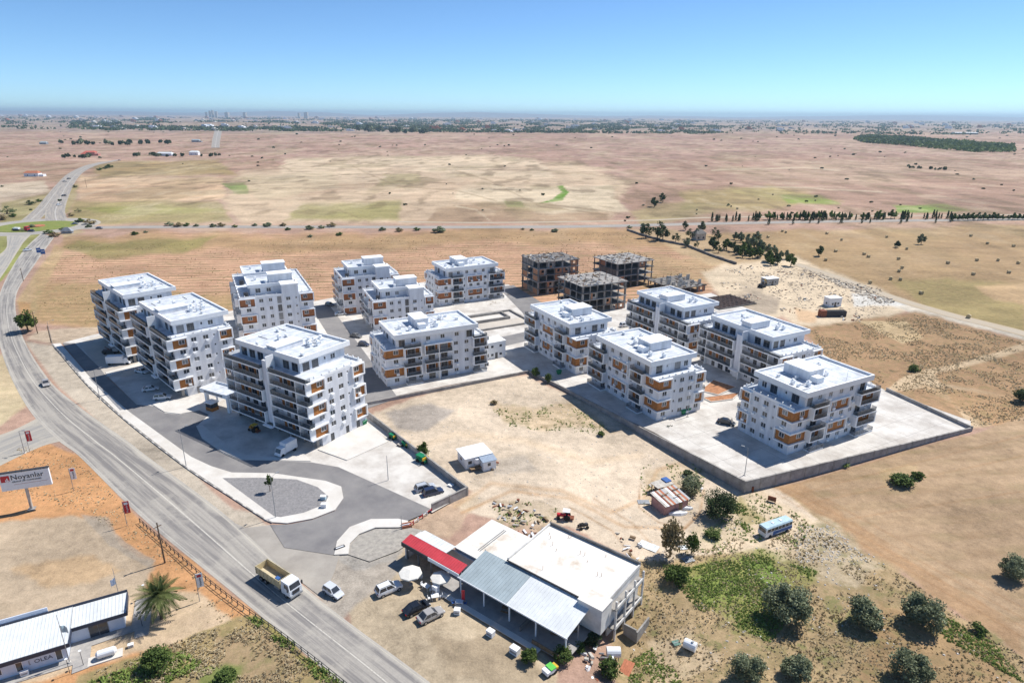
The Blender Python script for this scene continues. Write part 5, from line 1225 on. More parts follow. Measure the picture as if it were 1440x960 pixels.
k=MB(); k.tube((-0.9,0,0.85),(1.1,0,0.85),0.55,0.55,14).tube((-1.15,0,0.85),(-0.9,0,0.85),0.3,0.55,14).tube((1.1,0,0.85),(1.35,0,0.85),0.55,0.3,14); k.build('barrel',M_paper,o)
for x in (-0.6,0.8): MB().box(x-0.1,x+0.1,-0.35,0.35,0.16,0.5).build('cradle',M_grey,o)
appliance('air_conditioner','white outdoor air conditioner unit against the office wall','air conditioner',OL(-4.9,-0.6,0.12),OR,0.9,0.4,0.8,M_paper)
appliance('manhole_box','small white box on the gravel beside the gas tank','box',OL(7.6,-1.4),OR,0.7,0.5,0.5,M_paper)
def lamp(loc,h,label,rz=0,arm=1.4,group=None,dbl=False):
    o=thing('street_lamp',label,'lamp post',loc,rz,group); MB().tube((0,0,0),(0,0,h),0.085,0.05,7).build('pole',M_grey,o); MB().box(-0.25,0.25,-0.25,0.25,0,0.2).build('footing',M_pave,o)
    if arm:
        k=MB().tube((0,0,h-0.05),(arm,0,h+0.2),0.035,0.03,5); k.build('arm',M_grey,o); MB().box(arm-0.1,arm+0.55,-0.13,0.13,h+0.15,h+0.27).build('lamp_head',M_grey,o)
    return o
for px,h,lab,az,fx in [((262,656),9,'tall lamp post on the footway opposite the entrance canopy',60,1.4),((141,562),8.5,'lamp post on the footway beside the tower car park',50,1.4),((388,728),8.8,'lamp post at the tip of the gravel island',60,1.4),((74,485),8,'lamp post at the far end of the footway',40,1.4),
   ((1047,668),6.5,'lamp post inside the retaining wall corner',150,0.9),((546,676),6,'lamp post in the pale car park beside the towers',200,0.0),((565,744),3.0,'short dark post at the end of the kerbed corner',0,0.0),((441,630),6.5,'white lamp post at the foot of the nearest tower',0,0),((967,586),6,'lamp post beside the green bins',90,0.7),((185,505),6,'lamp post beside the box van',50,0.8)]:
    p=G(*px); 
    if px in ((1047,668),(967,586)): p=P(*px)
    lamp(p,h,lab,R(az),fx)
for x,y,lab in ((9.4,8.6,'garden lamp at the far end of the office path'),(9.0,2.2,'garden lamp beside the palm'),(1.9,-2.2,'garden lamp beside the gas tank'),(0.4,-3.0,'garden lamp at the corner of the office path')):
    o=thing('garden_lamp',lab,'lamp',OL(x,y,0.12)); MB().tube((0,0,0),(0,0,2.3),0.04,0.03,6).build('pole',M_dark,o); MB().tube((0,0,2.3),(0,0,2.5),0.06,0.2,8).build('shade',M_paper,o)
def utility_pole(px,h,lab):
    o=thing('utility_pole',lab,'pole',G(*px),R(random.uniform(0,90))); MB().tube((0,0,0),(0,0,h),0.15,0.10,7).build('pole',M_bark,o); MB().box(-0.7,0.7,-0.05,0.05,h-0.8,h-0.68).build('crossarm',M_wood,o)
    for x in(-0.6,0.6): MB().tube((x,0,h-0.68),(x,0,h-0.5),0.05,0.03,6).build('insulator',M_paper,o)
for px,h,lab in [((232,791),8,'dark wooden pole standing above the palm beside the railing'),((53,469),8,'wooden pole beside the lone roadside tree'),((72,482),6,'thin pole at the end of the footway'),((122,264),9,'wooden pole beside the dual road beyond the roundabout'),((33,395),6,'thin pole on the verge of the bend')]: utility_pole(px,h,lab)
def flag(loc,h,lab,m,fl=True,rz=0):
    o=thing('flagpole',lab,'flag',loc,rz); MB().tube((0,0,0),(0,0,h),0.06,0.03,7).build('pole',M_grey,o); MB().tube((0,0,0),(0,0,0.2),0.2,0.2,8).build('footing',M_pave,o)
    if fl:
        k=MB(); n=6
        for i in range(n+1):
            x=-0.95*i/n; w=math.sin(i*1.4)*0.12; k.v+=[(x*0.8-0.05,w,h-1.7-0.25*i/n*2),(x*0.8-0.05,w*0.5,h-2.9-0.35*i/n)]
        for i in range(n): a=2*i; k.f.append((a,a+2,a+3,a+1))
        k.build('flag_cloth',m,o)
flag(OL(6.2,7.8),7.5,'flagpole with a drooping blue and white flag behind the office',M_offw,True,R(10))
flag(OL(0.2,-0.85,0.1),8.2,'flagpole with a narrow pale blue banner in front of the office',M_ltblue,True,R(200))
flag(OL(-9.2,7.6),6,'bare thin flagpole at the left end of the office',M_paper,False)
# billboard
bb=thing('billboard','large white advertising billboard on a single steel post','billboard',G(45,715),R(20))
MB().tube((0,0,0),(0,0,5.6),0.28,0.28,12).build('post',M_stone,bb); MB().box(-0.6,0.6,-0.6,0.6,0,0.12).build('footing',M_conc,bb)
MB().box(-3.7,4.3,-0.28,0.28,4.7,8.3).build('panel',M_paper,bb); MB().box(-3.8,4.4,-0.34,0.34,8.3,8.44).build('top_rail',M_dark,bb)
MB().box(-3.45,-2.05,-0.30,-0.282,6.55,7.85).build('logo_square',M_red,bb)
for i,(x,hh) in enumerate(((-2.75,0.5),(-2.52,0.8),(-2.29,0.35))): MB().box(x,x+0.16,-0.32,-0.301,6.55,6.55+hh).build('logo_bar',M_paper,bb)
text_on('headline','Noyanlar',1.42,M_dark,bb,(-1.9,-0.30,6.85),(R(90),0,0),0.03); text_on('subtitle','GROUP OF COMPANIES',0.44,M_dark,bb,(-1.8,-0.30,6.25),(R(90),0,0),0.02)
MB().box(-1.6,3.8,-0.30,-0.282,5.8,5.85).build('rule',M_skin,bb)
for x in (-3,0.4,3.4): MB().tube((x,-0.3,8.4),(x,-1.2,8.65),0.03,0.03,5).build('floodlight_arm',M_dark,bb)
def street_banner(px,m,lab,txt,tm,h=5.2):
    o=thing('pole_banner',lab,'banner',G(*px),R(25)); MB().tube((0,0,0),(0,0,h),0.05,0.05,6).build('pole',M_grey,o); MB().box(0.06,1.0,-0.03,0.03,h-2.6,h-0.1).build('panel',m,o)
    t=text_on('lettering',txt,0.42,tm,o,(0.68,-0.045,h-2.4),(R(90),R(-90),0)); MB().box(0.2,0.8,-0.045,-0.035,h-0.75,h-0.3).build('emblem',M_red if m is M_paper else M_paper,o)
street_banner((42,635),M_red,'red vertical banner on a pole at the side road','Noyanlar',M_paper)
street_banner((104,690),M_paper,'white vertical banner on a pole right of the billboard','Noyanlar',M_dark)
street_banner((179,739),M_red,'red vertical banner on a pole at the start of the railing','Noyanlar',M_paper)
street_banner((281,845),M_paper,'white vertical banner on a pole between palm and railing','Noyanlar',M_dark)
lamp(G(35,637),5.5,'thin grey lamp post at the side road junction',0,0.8)
# railing beside the main road
ga=[G(197,735),G(300,825),G(400,898),G(486,966),G(560,1030)]
gp,gl=resample(ga,46)
rail=thing('roadside_railing','dark metal railing along the near edge of the main road','railing',(0,0,0))
for i,p in enumerate(gp):
    MB().box(-0.05,0.05,-0.05,0.05,0,1.05).build('post',M_dark,rail,(p.x,p.y,0))
    if i<len(gp)-1:
        q=gp[i+1]; d=q-p; L=d.length; rz=math.atan2(d.y,d.x)
        for z in (0.5,0.98): MB().box(0.06,L-0.06,-0.035,0.035,z,z+0.06).build('rail',M_dark,rail,(p.x,p.y,0),rz)
# gate fence, barriers, bins, entrance canopy
o=thing('barrier_fence','low red and white barrier across the dirt track','barrier',G(575,742),0)
pa=G(575,742);pb_=G(607,720)
for i in range(6):
    p=pa.lerp(pb_,i/5)-pa; MB().box(-0.08,0.08,-0.08,0.08,0,0.9).build('post',M_red if i%2 else M_paper,o,(p.x,p.y,0))
    if i<5:
        d=(pb_-pa)/5; MB().box(0.09,d.length-0.09,-0.03,0.03,0.55,0.75).build('rail',M_paper if i%2 else M_red,o,(p.x,p.y,0),math.atan2(d.y,d.x))
o=thing('barrier_blocks','stacked red and white road barriers at the kerbed corner','barrier',G(573,744),R(20))
for i in range(3): MB().hexa([(-0.9,i*0.5,0),(0.9,i*0.5,0),(0.9,i*0.5+0.4,0),(-0.9,i*0.5+0.4,0)],[(-0.9,i*0.5+0.12,0.7),(0.9,i*0.5+0.12,0.7),(0.9,i*0.5+0.28,0.7),(-0.9,i*0.5+0.28,0.7)]).build('block',[M_skin,M_paper,M_skin][i],o)
def bin_(loc,lab,rz=0):
    o=thing('waste_bin',lab,'bin',loc,rz); MB().hexa([(-0.5,-0.4,0.15),(0.5,-0.4,0.15),(0.5,0.4,0.15),(-0.5,0.4,0.15)],[(-0.68,-0.52,1.15),(0.68,-0.52,1.15),(0.68,0.52,1.15),(-0.68,0.52,1.15)]).build('body',M_green,o)
    MB().hexa([(-0.7,-0.55,1.15),(0.7,-0.55,1.15),(0.7,0.55,1.15),(-0.7,0.55,1.15)],[(-0.66,-0.3,1.36),(0.66,-0.3,1.36),(0.66,0.4,1.36),(-0.66,0.4,1.36)]).build('lid',M_green,o)
    for x in(-0.4,0.4):
        for y in (-0.3,0.3): MB().tube((x,y-0.04,0.09),(x,y+0.04,0.09),0.09,0.09,8).build('wheel',M_black,o)
bin_(P(960,582),'green wheeled bin beside the long wall block, left of the pair',r28); bin_(P(967,579),'green wheeled bin, right of the pair by the long wall block',r28)
bin_(P(786,526),'lone green bin at the block nearest the pool basin',r28); bin_(P(512,597),'green bin at the back corner of the nearest tower',R(56))
# green farm machines along the wall
for i,(px,rz,lab) in enumerate([((553,617),-38,'green trailer machine at the upper end of the car park wall'),((571,628),-38,'green loader machine beside the stacked pallets'),((594,650),-38,'large green seed drill against the car park wall')]):
    o=thing('farm_machine',lab,'farm machine',G(*px),R(rz)); s=0.72 if i<2 else 1.0
    MB().box(-1.5*s,1.5*s,-0.6*s,0.6*s,0.5*s,1.1*s).build('chassis',M_green,o); MB().hexa([(-1.1*s,-0.5*s,1.1*s),(0.6*s,-0.5*s,1.1*s),(0.6*s,0.5*s,1.1*s),(-1.1*s,0.5*s,1.1*s)],[(-1.4*s,-0.7*s,1.8*s),(0.8*s,-0.7*s,1.8*s),(0.8*s,0.7*s,1.8*s),(-1.4*s,0.7*s,1.8*s)]).build('hopper',M_green,o)
    for x in(-0.8*s,0.8*s):
        for y in(-0.75*s,0.75*s): MB().tube((x,y-0.12,0.45*s),(x,y+0.12,0.45*s),0.45*s,0.45*s,12).build('wheel',M_black,o)
    MB().tube((1.5*s,0,0.7*s),(2.4*s,0,0.5*s),0.07,0.06).build('drawbar',M_grey,o); MB().box(0.9*s,1.2*s,-0.9*s,0.9*s,1.1*s,1.7*s).build('frame',M_yellow,o)
o=thing('pallet_stack','grey stack of pallets between the green machines','pallets',G(563,627),R(-38))
for i in range(4): MB().box(-0.6,0.6,-0.5,0.5,0.16*i,0.16*i+0.12).build('pallet',M_wood if i<3 else M_stone,o)
o=thing('concrete_box','white manhole box at the corner of the car park','box',G(634,685),R(-38)); MB().box(-0.5,0.5,-0.4,0.4,0,0.6).build('body',M_paper,o); MB().box(-0.55,0.55,-0.45,0.45,0.6,0.68).build('lid',M_trim,o)
o=thing('entrance_canopy','white flat entrance canopy on four columns between the towers','canopy',P(281,577),R(33))
for x,y in((0,0),(9.6,0),(0,3.4),(9.6,3.4)): MB().box(x,x+0.7,y,y+0.7,0,4.6).build('column',M_paper,o) if False else None
eo=P(290,571); 
o.location=eo; o.rotation_euler=(0,0,R(-28))
for x,y in((0,0),(8.2,0),(0,3.2),(8.2,3.2)): MB().box(x,x+0.75,y,y+0.75,0,4.3).build('column',M_trim,o)
MB().box(-0.6,9.6,-0.5,4.5,4.3,4.75).build('roof_slab',M_roofm,o)
for q in ((-0.7,9.7,-0.6,-0.5,4.2,5.3),(-0.7,9.7,4.5,4.6,4.2,5.3),(-0.7,-0.6,-0.5,4.5,4.2,5.3),(9.6,9.7,-0.5,4.5,4.2,5.3)): MB().box(*q).build('fascia',M_trim,o)
for i in range(14): MB().box(1.0+i*0.5,1.3+i*0.5,-0.63,-0.601,4.45,4.95).build('fascia_letter',M_dark,o)
o=thing('guard_booth','small brown sentry booth under the entrance canopy','booth',P(299,576),R(-28)); MB().box(-1.2,1.2,-1,1,0,1.0).build('base',M_clad,o); MB().box(-1.15,1.15,-0.95,0.95,1.0,2.2).build('glazing',M_pane,o); MB().box(-1.4,1.4,-1.2,1.2,2.2,2.4).build('roof',M_trim,o)
# planters in the eastern yard
for pts,lab in [([(985,550),(1003,535),(1035,545),(1010,556)],'round bed of red soil between the eastern blocks'),([(988,560),(1020,556),(1042,552),(1030,562),(1000,566)],'narrow planted bed with red soil near the green bins'),([(505,432),(515,428),(524,445),(514,452)],'red soil bed in front of the middle rear block')]:
    ps=[P(*q) for q in pts]; c=sum((p for p in ps),Vector())/len(ps); o=thing('planter_bed',lab,'planter',c)
    MB().prism([(p.x-c.x,p.y-c.y) for p in ps],0.05,0.22).build('soil',M_soilo,o); n=len(ps)
    for i in range(n):
        a=ps[i]-c; b_=ps[(i+1)%n]-c; d=b_-a; MB().box(0,d.length,-0.1,0.1,0.05,0.34).build('kerb',M_pave,o,a,math.atan2(d.y,d.x))
# signboard on the kerbed corner, sign at island
o=thing('ground_sign','small black and white sign panel on the kerbed corner','sign',G(478,771)); o.location.z=0.2; o.rotation_euler=(0,0,R(35)); MB().box(-0.9,0.9,-0.35,0.35,0.0,0.06).build('panel',M_dark,o); MB().box(-0.7,0.7,-0.12,0.12,0.06,0.08).build('stripe',M_paper,o)
for px,lab in [((455,703),'small blue and white cabinet on the gravel island'),((456,714),'low white cabinet on the edge of the island footway')]:
    o=thing('utility_cabinet',lab,'cabinet',G(*px)); o.location.z=0.21; MB().box(-0.5,0.5,-0.35,0.35,0,0.7).build('body',M_ltblue if 'blue' in lab else M_paper,o); MB().box(-0.55,0.55,-0.4,0.4,0.7,0.78).build('lid',M_trim,o)
for px,rz,lab in [((62,362),20,'road sign facing traffic on the bend, left panel'),((56,360),20,'road sign on the bend, right panel')]:
    o=thing('road_sign',lab,'road sign',G(*px),R(rz)); 
    for x in(-0.6,0.6): MB().tube((x,0,0),(x,0,2),0.06,0.06,6).build('post',M_grey,o)
    MB().box(-1.0,1.0,-0.05,0.05,1.8,4.4).build('panel',M_blue,o); MB().box(-0.8,0.8,-0.07,-0.051,3.2,3.5).build('stripe',M_paper,o)
for px,lab in [((1054,690),'rusty box trailer nearest the retaining wall corner'),((1085,705),'rusty square box beyond the field edge')]:
    o=thing('rusty_box',lab,'box',G(*px),R(-30)); MB().box(-0.8,0.8,-0.1,0.1,0.2,1.2).build('panel',M_rust,o)
    for x in(-0.7,0.7): MB().box(x-0.05,x+0.05,-0.4,0.4,0,0.2).build('foot',M_rust,o)
#@@VEH

# ------------------------------------------------------------------ vehicles
CARPAINT={}
def paint(n,c): 
    if n not in CARPAINT: CARPAINT[n]=mat('car_paint_'+n,c,0.28,0.04,1.0,spec=0.5,coat=0.6)
    return CARPAINT[n]
M_chrome=mat('headlight_glass',(0.75,0.76,0.78),0.15,0.1); M_tail=mat('tail_light_red',(0.35,0.01,0.01),0.3); M_rim=mat('alloy_rim',(0.45,0.46,0.47),0.35,metal=0.7)
CARS={}
def car_proto(kind,pn,pc):
    """x forwards. profile stations give a rounded hull, cabin tapers to the roof"""
    L,Wd,H=(4.4,1.8,1.46) if kind=='saloon' else (4.4,1.84,1.68) if kind=='suv' else (3.8,1.68,1.52) if kind=='hatch' else (4.6,1.85,1.95)
    o=ob('car',None); w=Wd/2; P_=paint(pn,pc); k=MB()
    zb=0.30; zs=0.86 if kind!='suv' else 0.98
    if kind=='van': zs=1.05
    st=[(-L/2,zb+0.18,zs-0.16,0.80),(-L/2+0.12,zb+0.02,zs-0.02,0.93),(-L/2+0.7,zb,zs,1.0),(0,zb,zs,1.0),(L/2-1.25,zb,zs-0.02,1.0),(L/2-0.5,zb,zs-0.13,0.97),(L/2-0.1,zb+0.04,zs-0.24,0.88),(L/2,zb+0.16,zs-0.36,0.74)]
    for x,a,b_,f in st: k.v+=[(x,-w*f*0.92,a),(x,-w*f,(a+b_)/2),(x,-w*f*0.94,b_),(x,w*f*0.94,b_),(x,w*f,(a+b_)/2),(x,w*f*0.92,a)]
    for i in range(len(st)-1):
        for j in range(6): a=i*6+j; c=i*6+(j+1)%6; k.f.append((a,c,c+6,a+6))
    k.f.append((0,5,4,3,2,1)); n=(len(st)-1)*6; k.f.append((n,n+1,n+2,n+3,n+4,n+5))
    me=k.mesh('body',P_,fix=True); bd=ob('body',me,o)
    # cabin
    if kind=='saloon': x0,x1,r0,r1=-1.75,1.0,-0.95,0.25
    elif kind=='suv': x0,x1,r0,r1=-2.1,1.0,-1.75,0.2
    elif kind=='hatch': x0,x1,r0,r1=-1.85,0.95,-1.5,0.2
    else: x0,x1,r0,r1=-2.2,1.5,-2.1,0.9
    wb=w*0.92; wt=w*0.76; zt=H
    B0=[(x0,-wb,zs-0.01),(x1,-wb,zs-0.01),(x1,wb,zs-0.01),(x0,wb,zs-0.01)]; T0=[(r0,-wt,zt),(r1,-wt,zt),(r1,wt,zt),(r0,wt,zt)]
    MB().hexa(B0,T0).build('cabin',P_,o)
    def lerp(a,b,t): return tuple(a[i]+(b[i]-a[i])*t for i in range(3))
    def glass(name,p0,p1,p2,p3,off,ta=0.08,tb=0.92,sa=0.07,sb=0.93):
        q=[lerp(lerp(p0,p1,sa),lerp(p3,p2,sa),ta),lerp(lerp(p0,p1,sb),lerp(p3,p2,sb),ta),lerp(lerp(p0,p1,sb),lerp(p3,p2,sb),tb),lerp(lerp(p0,p1,sa),lerp(p3,p2,sa),tb)]
        q=[tuple(v[i]+off[i] for i in range(3)) for v in q]; MB().face(q).build(name,M_pane,o)
    glass('windscreen',B0[1],B0[2],T0[2],T0[1],(0.012,0,0.008)); glass('rear_window',B0[3],B0[0],T0[0],T0[3],(-0.012,0,0.008))
    for sgn,(i0,i1) in((-1,(0,1)),(1,(2,3))):
        glass('side_window',B0[i0],B0[i1],T0[i1],T0[i0],(0,sgn*0.014,0.004),0.12,0.9,0.06,0.48); glass('side_window',B0[i0],B0[i1],T0[i1],T0[i0],(0,sgn*0.014,0.004),0.12,0.9,0.53,0.94)
    for x in(-L/2+0.82,L/2-0.82):
        for y in(-1,1):
            t=MB().tube((x,y*(w-0.2),0.33),(x,y*(w+0.01),0.33),0.33,0.33,14).build('wheel',M_black,o); MB().tube((x,y*(w-0.02),0.33),(x,y*(w+0.03),0.33),0.2,0.19,10).build('rim',M_rim,t)
    for y in(-1,1):
        MB().hexa([(L/2-0.16,y*w*0.62-0.17,zs-0.36),(L/2-0.02,y*w*0.62-0.17,zs-0.38),(L/2-0.02,y*w*0.62+0.17,zs-0.38),(L/2-0.16,y*w*0.62+0.17,zs-0.36)],[(L/2-0.2,y*w*0.62-0.17,zs-0.2),(L/2-0.1,y*w*0.62-0.17,zs-0.235),(L/2-0.1,y*w*0.62+0.17,zs-0.235),(L/2-0.2,y*w*0.62+0.17,zs-0.2)]).build('headlight',M_chrome,o)
        MB().box(-L/2-0.01,-L/2+0.1,y*w*0.68-0.15,y*w*0.68+0.15,zs-0.26,zs-0.08).build('tail_light',M_tail,o)
        MB().box(x1-0.35,x1-0.2,y*(w+0.02)-0.09,y*(w+0.02)+0.09,zs+0.02,zs+0.16).build('mirror',P_,o)
    if kind=='suv':
        for y in(-1,1): MB().box(r0+0.1,r1-0.1,y*wt*0.9-0.025,y*wt*0.9+0.025,zt+0.001,zt+0.06).build('roof_rail',M_dark,o)
    return o
def car(kind,pn,pc,loc,rz,label,group=None,cat='car'):
    key=(kind,pn)
    if key not in CARS: o=car_proto(kind,pn,pc); CARS[key]=o
    else: o=copy_tree(CARS[key])
    o.location=loc; o.rotation_euler=(0,0,rz); return tag(o,label,cat,group)
Wc=(0.72,0.73,0.74);Bk=(0.012,0.013,0.016);Sv=(0.42,0.43,0.44);Nv=(0.02,0.03,0.07);Rd=(0.4,0.02,0.02);Gy=(0.13,0.13,0.13)
car('suv','white',Wc,G(547,831),R(35),'white car parked nearest the road before the red roofed shop')
car('saloon','black',Bk,G(586,858),R(37),'black saloon parked between the white and silver cars')
bt=MB().box(-0.05,0.0,-0.7,0.7,0,0.9).build('boot_lid',paint('black',Bk),[q for q in COL.objects if q.get('label','').startswith('black saloon')][0],(1.5,0,0.85)); bt.rotation_euler=(0,R(-25),0); bt.name='bonnet'
car('saloon','silver',(0.36,0.34,0.32),G(606,868),R(37),'silver grey saloon parked rightmost on the restaurant forecourt')
car('hatch','pearl',(0.60,0.62,0.66),G(469,835),R(-36),'small pale hatchback waiting at the edge of the main road')
car('saloon','silver',Sv,G(65,541),R(-52),'silver car alone on the main road bend')
car('suv','silverblue',(0.45,0.47,0.50),G(598,689),R(28),'silver estate car, left of the pair in the car park')
car('suv','navy',Nv,G(609,695),R(28),'dark blue car, right of the pair in the car park')
car('saloon','white',Wc,G(200,524),R(-20),'white car parked in the shade of the second tower')
car('saloon','white',Wc,G(212,549),R(25),'white saloon in the shaded bays, middle of the three')
car('suv','white',Wc,G(229,561),R(15),'white car at the sunlit end of the shaded bays')
car('saloon','black',Bk,P(1021,596),R(-28),'black car parked alone in the eastern yard')
car('saloon','gunmetal',Gy,P(501,474),R(-25),'dark grey car on the inner lane beside the middle block')
car('hatch','navy',Nv,P(512,486),R(-20),'blue hatchback next to the dark grey car on the inner lane')
car('saloon','white',Wc,P(479,443),R(20),'white car parked at the rear block beside the inner lane')
car('hatch','navy',Nv,P(464,430),R(-25),'dark blue car parked at the far end of the inner lane')
car('suv','white',Wc,P(879,459),R(28),'white car between the two balconied eastern blocks')
car('hatch','yellow',(0.5,0.3,0.02),P(886,455),R(28),'yellow car half hidden behind the white one by the eastern blocks')
for i,(px,pn,pc,rz,lab) in enumerate([((39,353),'white',Wc,58,'white car climbing away from the bend to the roundabout'),((83,289),'white',Wc,65,'white van on the road beyond the roundabout'),((90,276),'black',Bk,65,'dark car on the road behind the white van'),((97,252),'black',Bk,50,'dark car where the dual road narrows'),((91,256),'silver',Sv,50,'silver car ahead of the dark one on the dual road'),
  ((106,316),'silver',Sv,10,'silver car leaving the roundabout to the right'),((22,324),'red',Rd,-10,'red car on the near side of the roundabout'),((44,326),'black',Bk,-5,'dark car on the near side of the roundabout'),((168,226),'silver',Sv,30,'silver car at the far end of the distant road'),((140,322),'gunmetal',Gy,0,'dark car on the cross road just past the roundabout')]):
    car('saloon',pn,pc,G(*px)+Vector((0,0,0.1)),R(rz),lab)
o=thing('flatbed_lorry','long low lorry rounding the island at the roundabout','lorry',G(30,325)+Vector((0,0,0.1)),R(-3)); MB().box(-5,3,-1.2,1.2,0.9,1.2).build('bed',M_dark,o); MB().box(3.1,5.2,-1.2,1.2,0.6,3.0).build('cab',M_red,o); MB().box(5.2,5.23,-1.0,1.0,1.7,2.7).build('windscreen',M_pane,o)
for x in(-4,-2.8,4.1):
    for y in(-1,1): MB().tube((x,y*0.9,0.5),(x,y*1.2,0.5),0.5,0.5,10).build('wheel',M_black,o)
MB().box(-4.5,-1,-1.0,1.0,1.2,2.2).build('load',M_paper,o)
# dump truck
a=G(367,806);b_=G(421,842); d=b_-a
t=thing('dump_truck','beige bodied tipper truck with a white cab on the main road','truck',(a+b_)/2+Vector((0,0,0.03)),math.atan2(d.y,d.x))
M_bed=mat('beige_tipper',(0.58,0.49,0.30),0.6,0.2,0.8); M_bedin=mat('sandy_tipper_floor',(0.55,0.47,0.32),0.8,0.25,0.8)
t.scale=(0.92,0.92,0.92)
MB().box(-4.8,4.2,-0.45,0.45,0.75,1.05).build('chassis',M_dark,t)
bed=ob('tipper_body',None,t); 
MB().box(-4.9,2.0,-1.2,1.2,1.25,1.38).build('floor',M_bedin,bed)
for y in(-1.25,1.17): MB().box(-4.95,2.05,y,y+0.08,1.25,2.75).build('side',M_bed,bed)
MB().box(-5.0,-4.92,-1.165,1.165,1.25,2.6).build('tailgate',M_bed,bed); MB().box(2.06,2.16,-1.25,1.25,1.25,2.95).build('headboard',M_bed,bed)
for i in range(7):
    x=-4.8+i*1.1
    for y in(-1.33,1.255): MB().box(x,x+0.1,y,y+0.075,1.2,2.72).build('rib',M_bed,bed)
cab=ob('cab',None,t); MB().hexa([(2.4,-1.22,0.7),(4.75,-1.22,0.7),(4.75,1.22,0.7),(2.4,1.22,0.7)],[(2.4,-1.22,1.9),(4.8,-1.22,1.9),(4.8,1.22,1.9),(2.4,1.22,1.9)]).build('lower_cab',M_paper,cab)
MB().hexa([(2.4,-1.2,1.9),(4.78,-1.2,1.9),(4.78,1.2,1.9),(2.4,1.2,1.9)],[(2.4,-1.1,3.05),(4.35,-1.1,3.05),(4.35,1.1,3.05),(2.4,1.1,3.05)]).build('upper_cab',M_paper,cab)
MB().face([(4.77,-1.05,1.98),(4.77,1.05,1.98),(4.44,0.98,2.85),(4.44,-0.98,2.85)]).build('windscreen',M_pane,cab)
for y in(-1,1): MB().face([(3.2,y*1.215,2.0),(4.5,y*1.215,2.0),(4.25,y*1.14,2.75),(3.2,y*1.14,2.75)][::y]).build('side_window',M_pane,cab); MB().box(4.5,4.7,y*1.45-0.1,y*1.45+0.1,1.9,2.6).build('mirror',M_dark,cab); MB().box(4.8,4.84,y*0.85-0.2,y*0.85+0.2,0.85,1.05).build('headlight',M_chrome,cab)
MB().box(4.78,4.86,-0.7,0.7,1.0,1.7).build('grille',M_dark,cab); MB().box(4.7,4.95,-1.2,1.2,0.45,0.75).build('bumper',M_grey,cab)
for x in(-3.6,-2.3,3.5):
    for y in(-1,1): w_=MB().tube((x,y*0.85,0.52),(x,y*1.2,0.52),0.52,0.52,16).build('wheel',M_black,t); MB().tube((x,y*1.1,0.52),(x,y*1.22,0.52),0.28,0.26,10).build('rim',M_rim,w_)
MB().box(-0.6,0.3,-0.35,0.25,1.39,1.75).build('blue_bundle',M_blue,bed); MB().box(0.2,1.6,-1.15,-0.5,0.55,1.0).build('fuel_tank',M_grey,t)
# old bus
o=thing('old_bus','old white and blue bus with a pale blue roof left on the waste ground','bus',G(1089,748),R(26)); L=4.6
MB().box(-L,L,-1.2,1.2,0.5,1.55).build('lower_body',M_paper,o); MB().box(-L+0.05,L-0.05,-1.15,1.15,1.55,2.65).build('upper_body',M_paper,o)
MB().hexa([(-L,-1.22,2.65),(L,-1.22,2.65),(L,1.22,2.65),(-L,1.22,2.65)],[(-L+0.1,-1.0,2.95),(L-0.1,-1.0,2.95),(L-0.1,1.0,2.95),(-L+0.1,1.0,2.95)]).build('roof',M_ltblue,o)
for i in range(7):
    x=-L+0.55+i*1.25
    for y in(-1,1): MB().box(x,x+1.05,min(y*1.152,y*1.18),max(y*1.152,y*1.18),1.7,2.5).build('side_window',M_pane,o)
for x in (-L,): MB().box(x-0.0,x+0.04,-1.0,1.0,1.6,2.5).build('windscreen',M_pane,o)
o.scale=(0.74,0.8,0.8)
MB().box(-L-0.02,-L+0.045,-0.95,0.95,1.62,2.48).build('front_glass',M_pane,o)
for y in(-1,1): MB().box(-1.2,L-0.02,min(y*1.202,y*1.222),max(y*1.202,y*1.222),0.75,1.45).build('blue_stripe',M_blue,o)
MB().box(-2.1,-1.0,-1.225,-1.203,0.55,1.5).build('stripe_tip',M_blue,o)
for x in(-3.0,2.8):
    for y in(-1,1): MB().tube((x,y*0.9,0.48),(x,y*1.21,0.48),0.48,0.48,14).build('wheel',M_black,o)
for x in(-1.5,1.2): MB().box(x,x+0.6,-0.35,0.35,2.96,3.08).build('roof_hatch',M_paper,o)
# tractor, quad, van, loader, wreck, food cart
def tractor(name,label,loc,rz,m,roofm):
    o=thing(name,label,'tractor',loc,rz); o.scale=(0.8,0.8,0.8); MB().box(-0.2,1.7,-0.35,0.35,0.75,1.35).build('bonnet',m,o); MB().box(-1.2,0.1,-0.5,0.5,0.6,1.0).build('seat_deck',m,o)
    for x,y in((-1.1,-0.6),(-1.1,0.6),(0,-0.6),(0,0.6)): MB().box(x-0.04,x+0.04,y-0.04,y+0.04,0.9,2.3).build('canopy_post',M_dark,o)
    MB().box(-1.4,0.3,-0.8,0.8,2.3,2.42).build('canopy',roofm,o)
    for y in(-1,1):
        MB().tube((-0.8,y*0.55,0.75),(-0.8,y*0.95,0.75),0.75,0.75,16).build('rear_wheel',M_black,o); MB().tube((1.3,y*0.5,0.42),(1.3,y*0.75,0.42),0.42,0.42,12).build('front_wheel',M_black,o)
    MB().box(-2.4,-1.3,-0.7,0.7,0.4,0.7).build('implement',M_rust,o); MB().box(-0.9,-0.4,-0.25,0.25,1.0,1.5).build('seat',M_black,o); return o
tractor('tractor','red tractor with a white sunshade behind the restaurant',G(793,729),R(170),M_red,M_paper)
o=thing('quad_bike','dark quad bike on the bare lot behind the restaurant wall','quad bike',G(820,742),R(20)); MB().box(-0.9,0.9,-0.25,0.25,0.5,0.9).build('frame',M_dark,o); MB().box(-0.7,0.1,-0.28,0.28,0.9,1.05).build('seat',M_black,o); MB().tube((0.5,-0.45,1.2),(0.5,0.45,1.2),0.03,0.03,5).build('handlebar',M_grey,o)
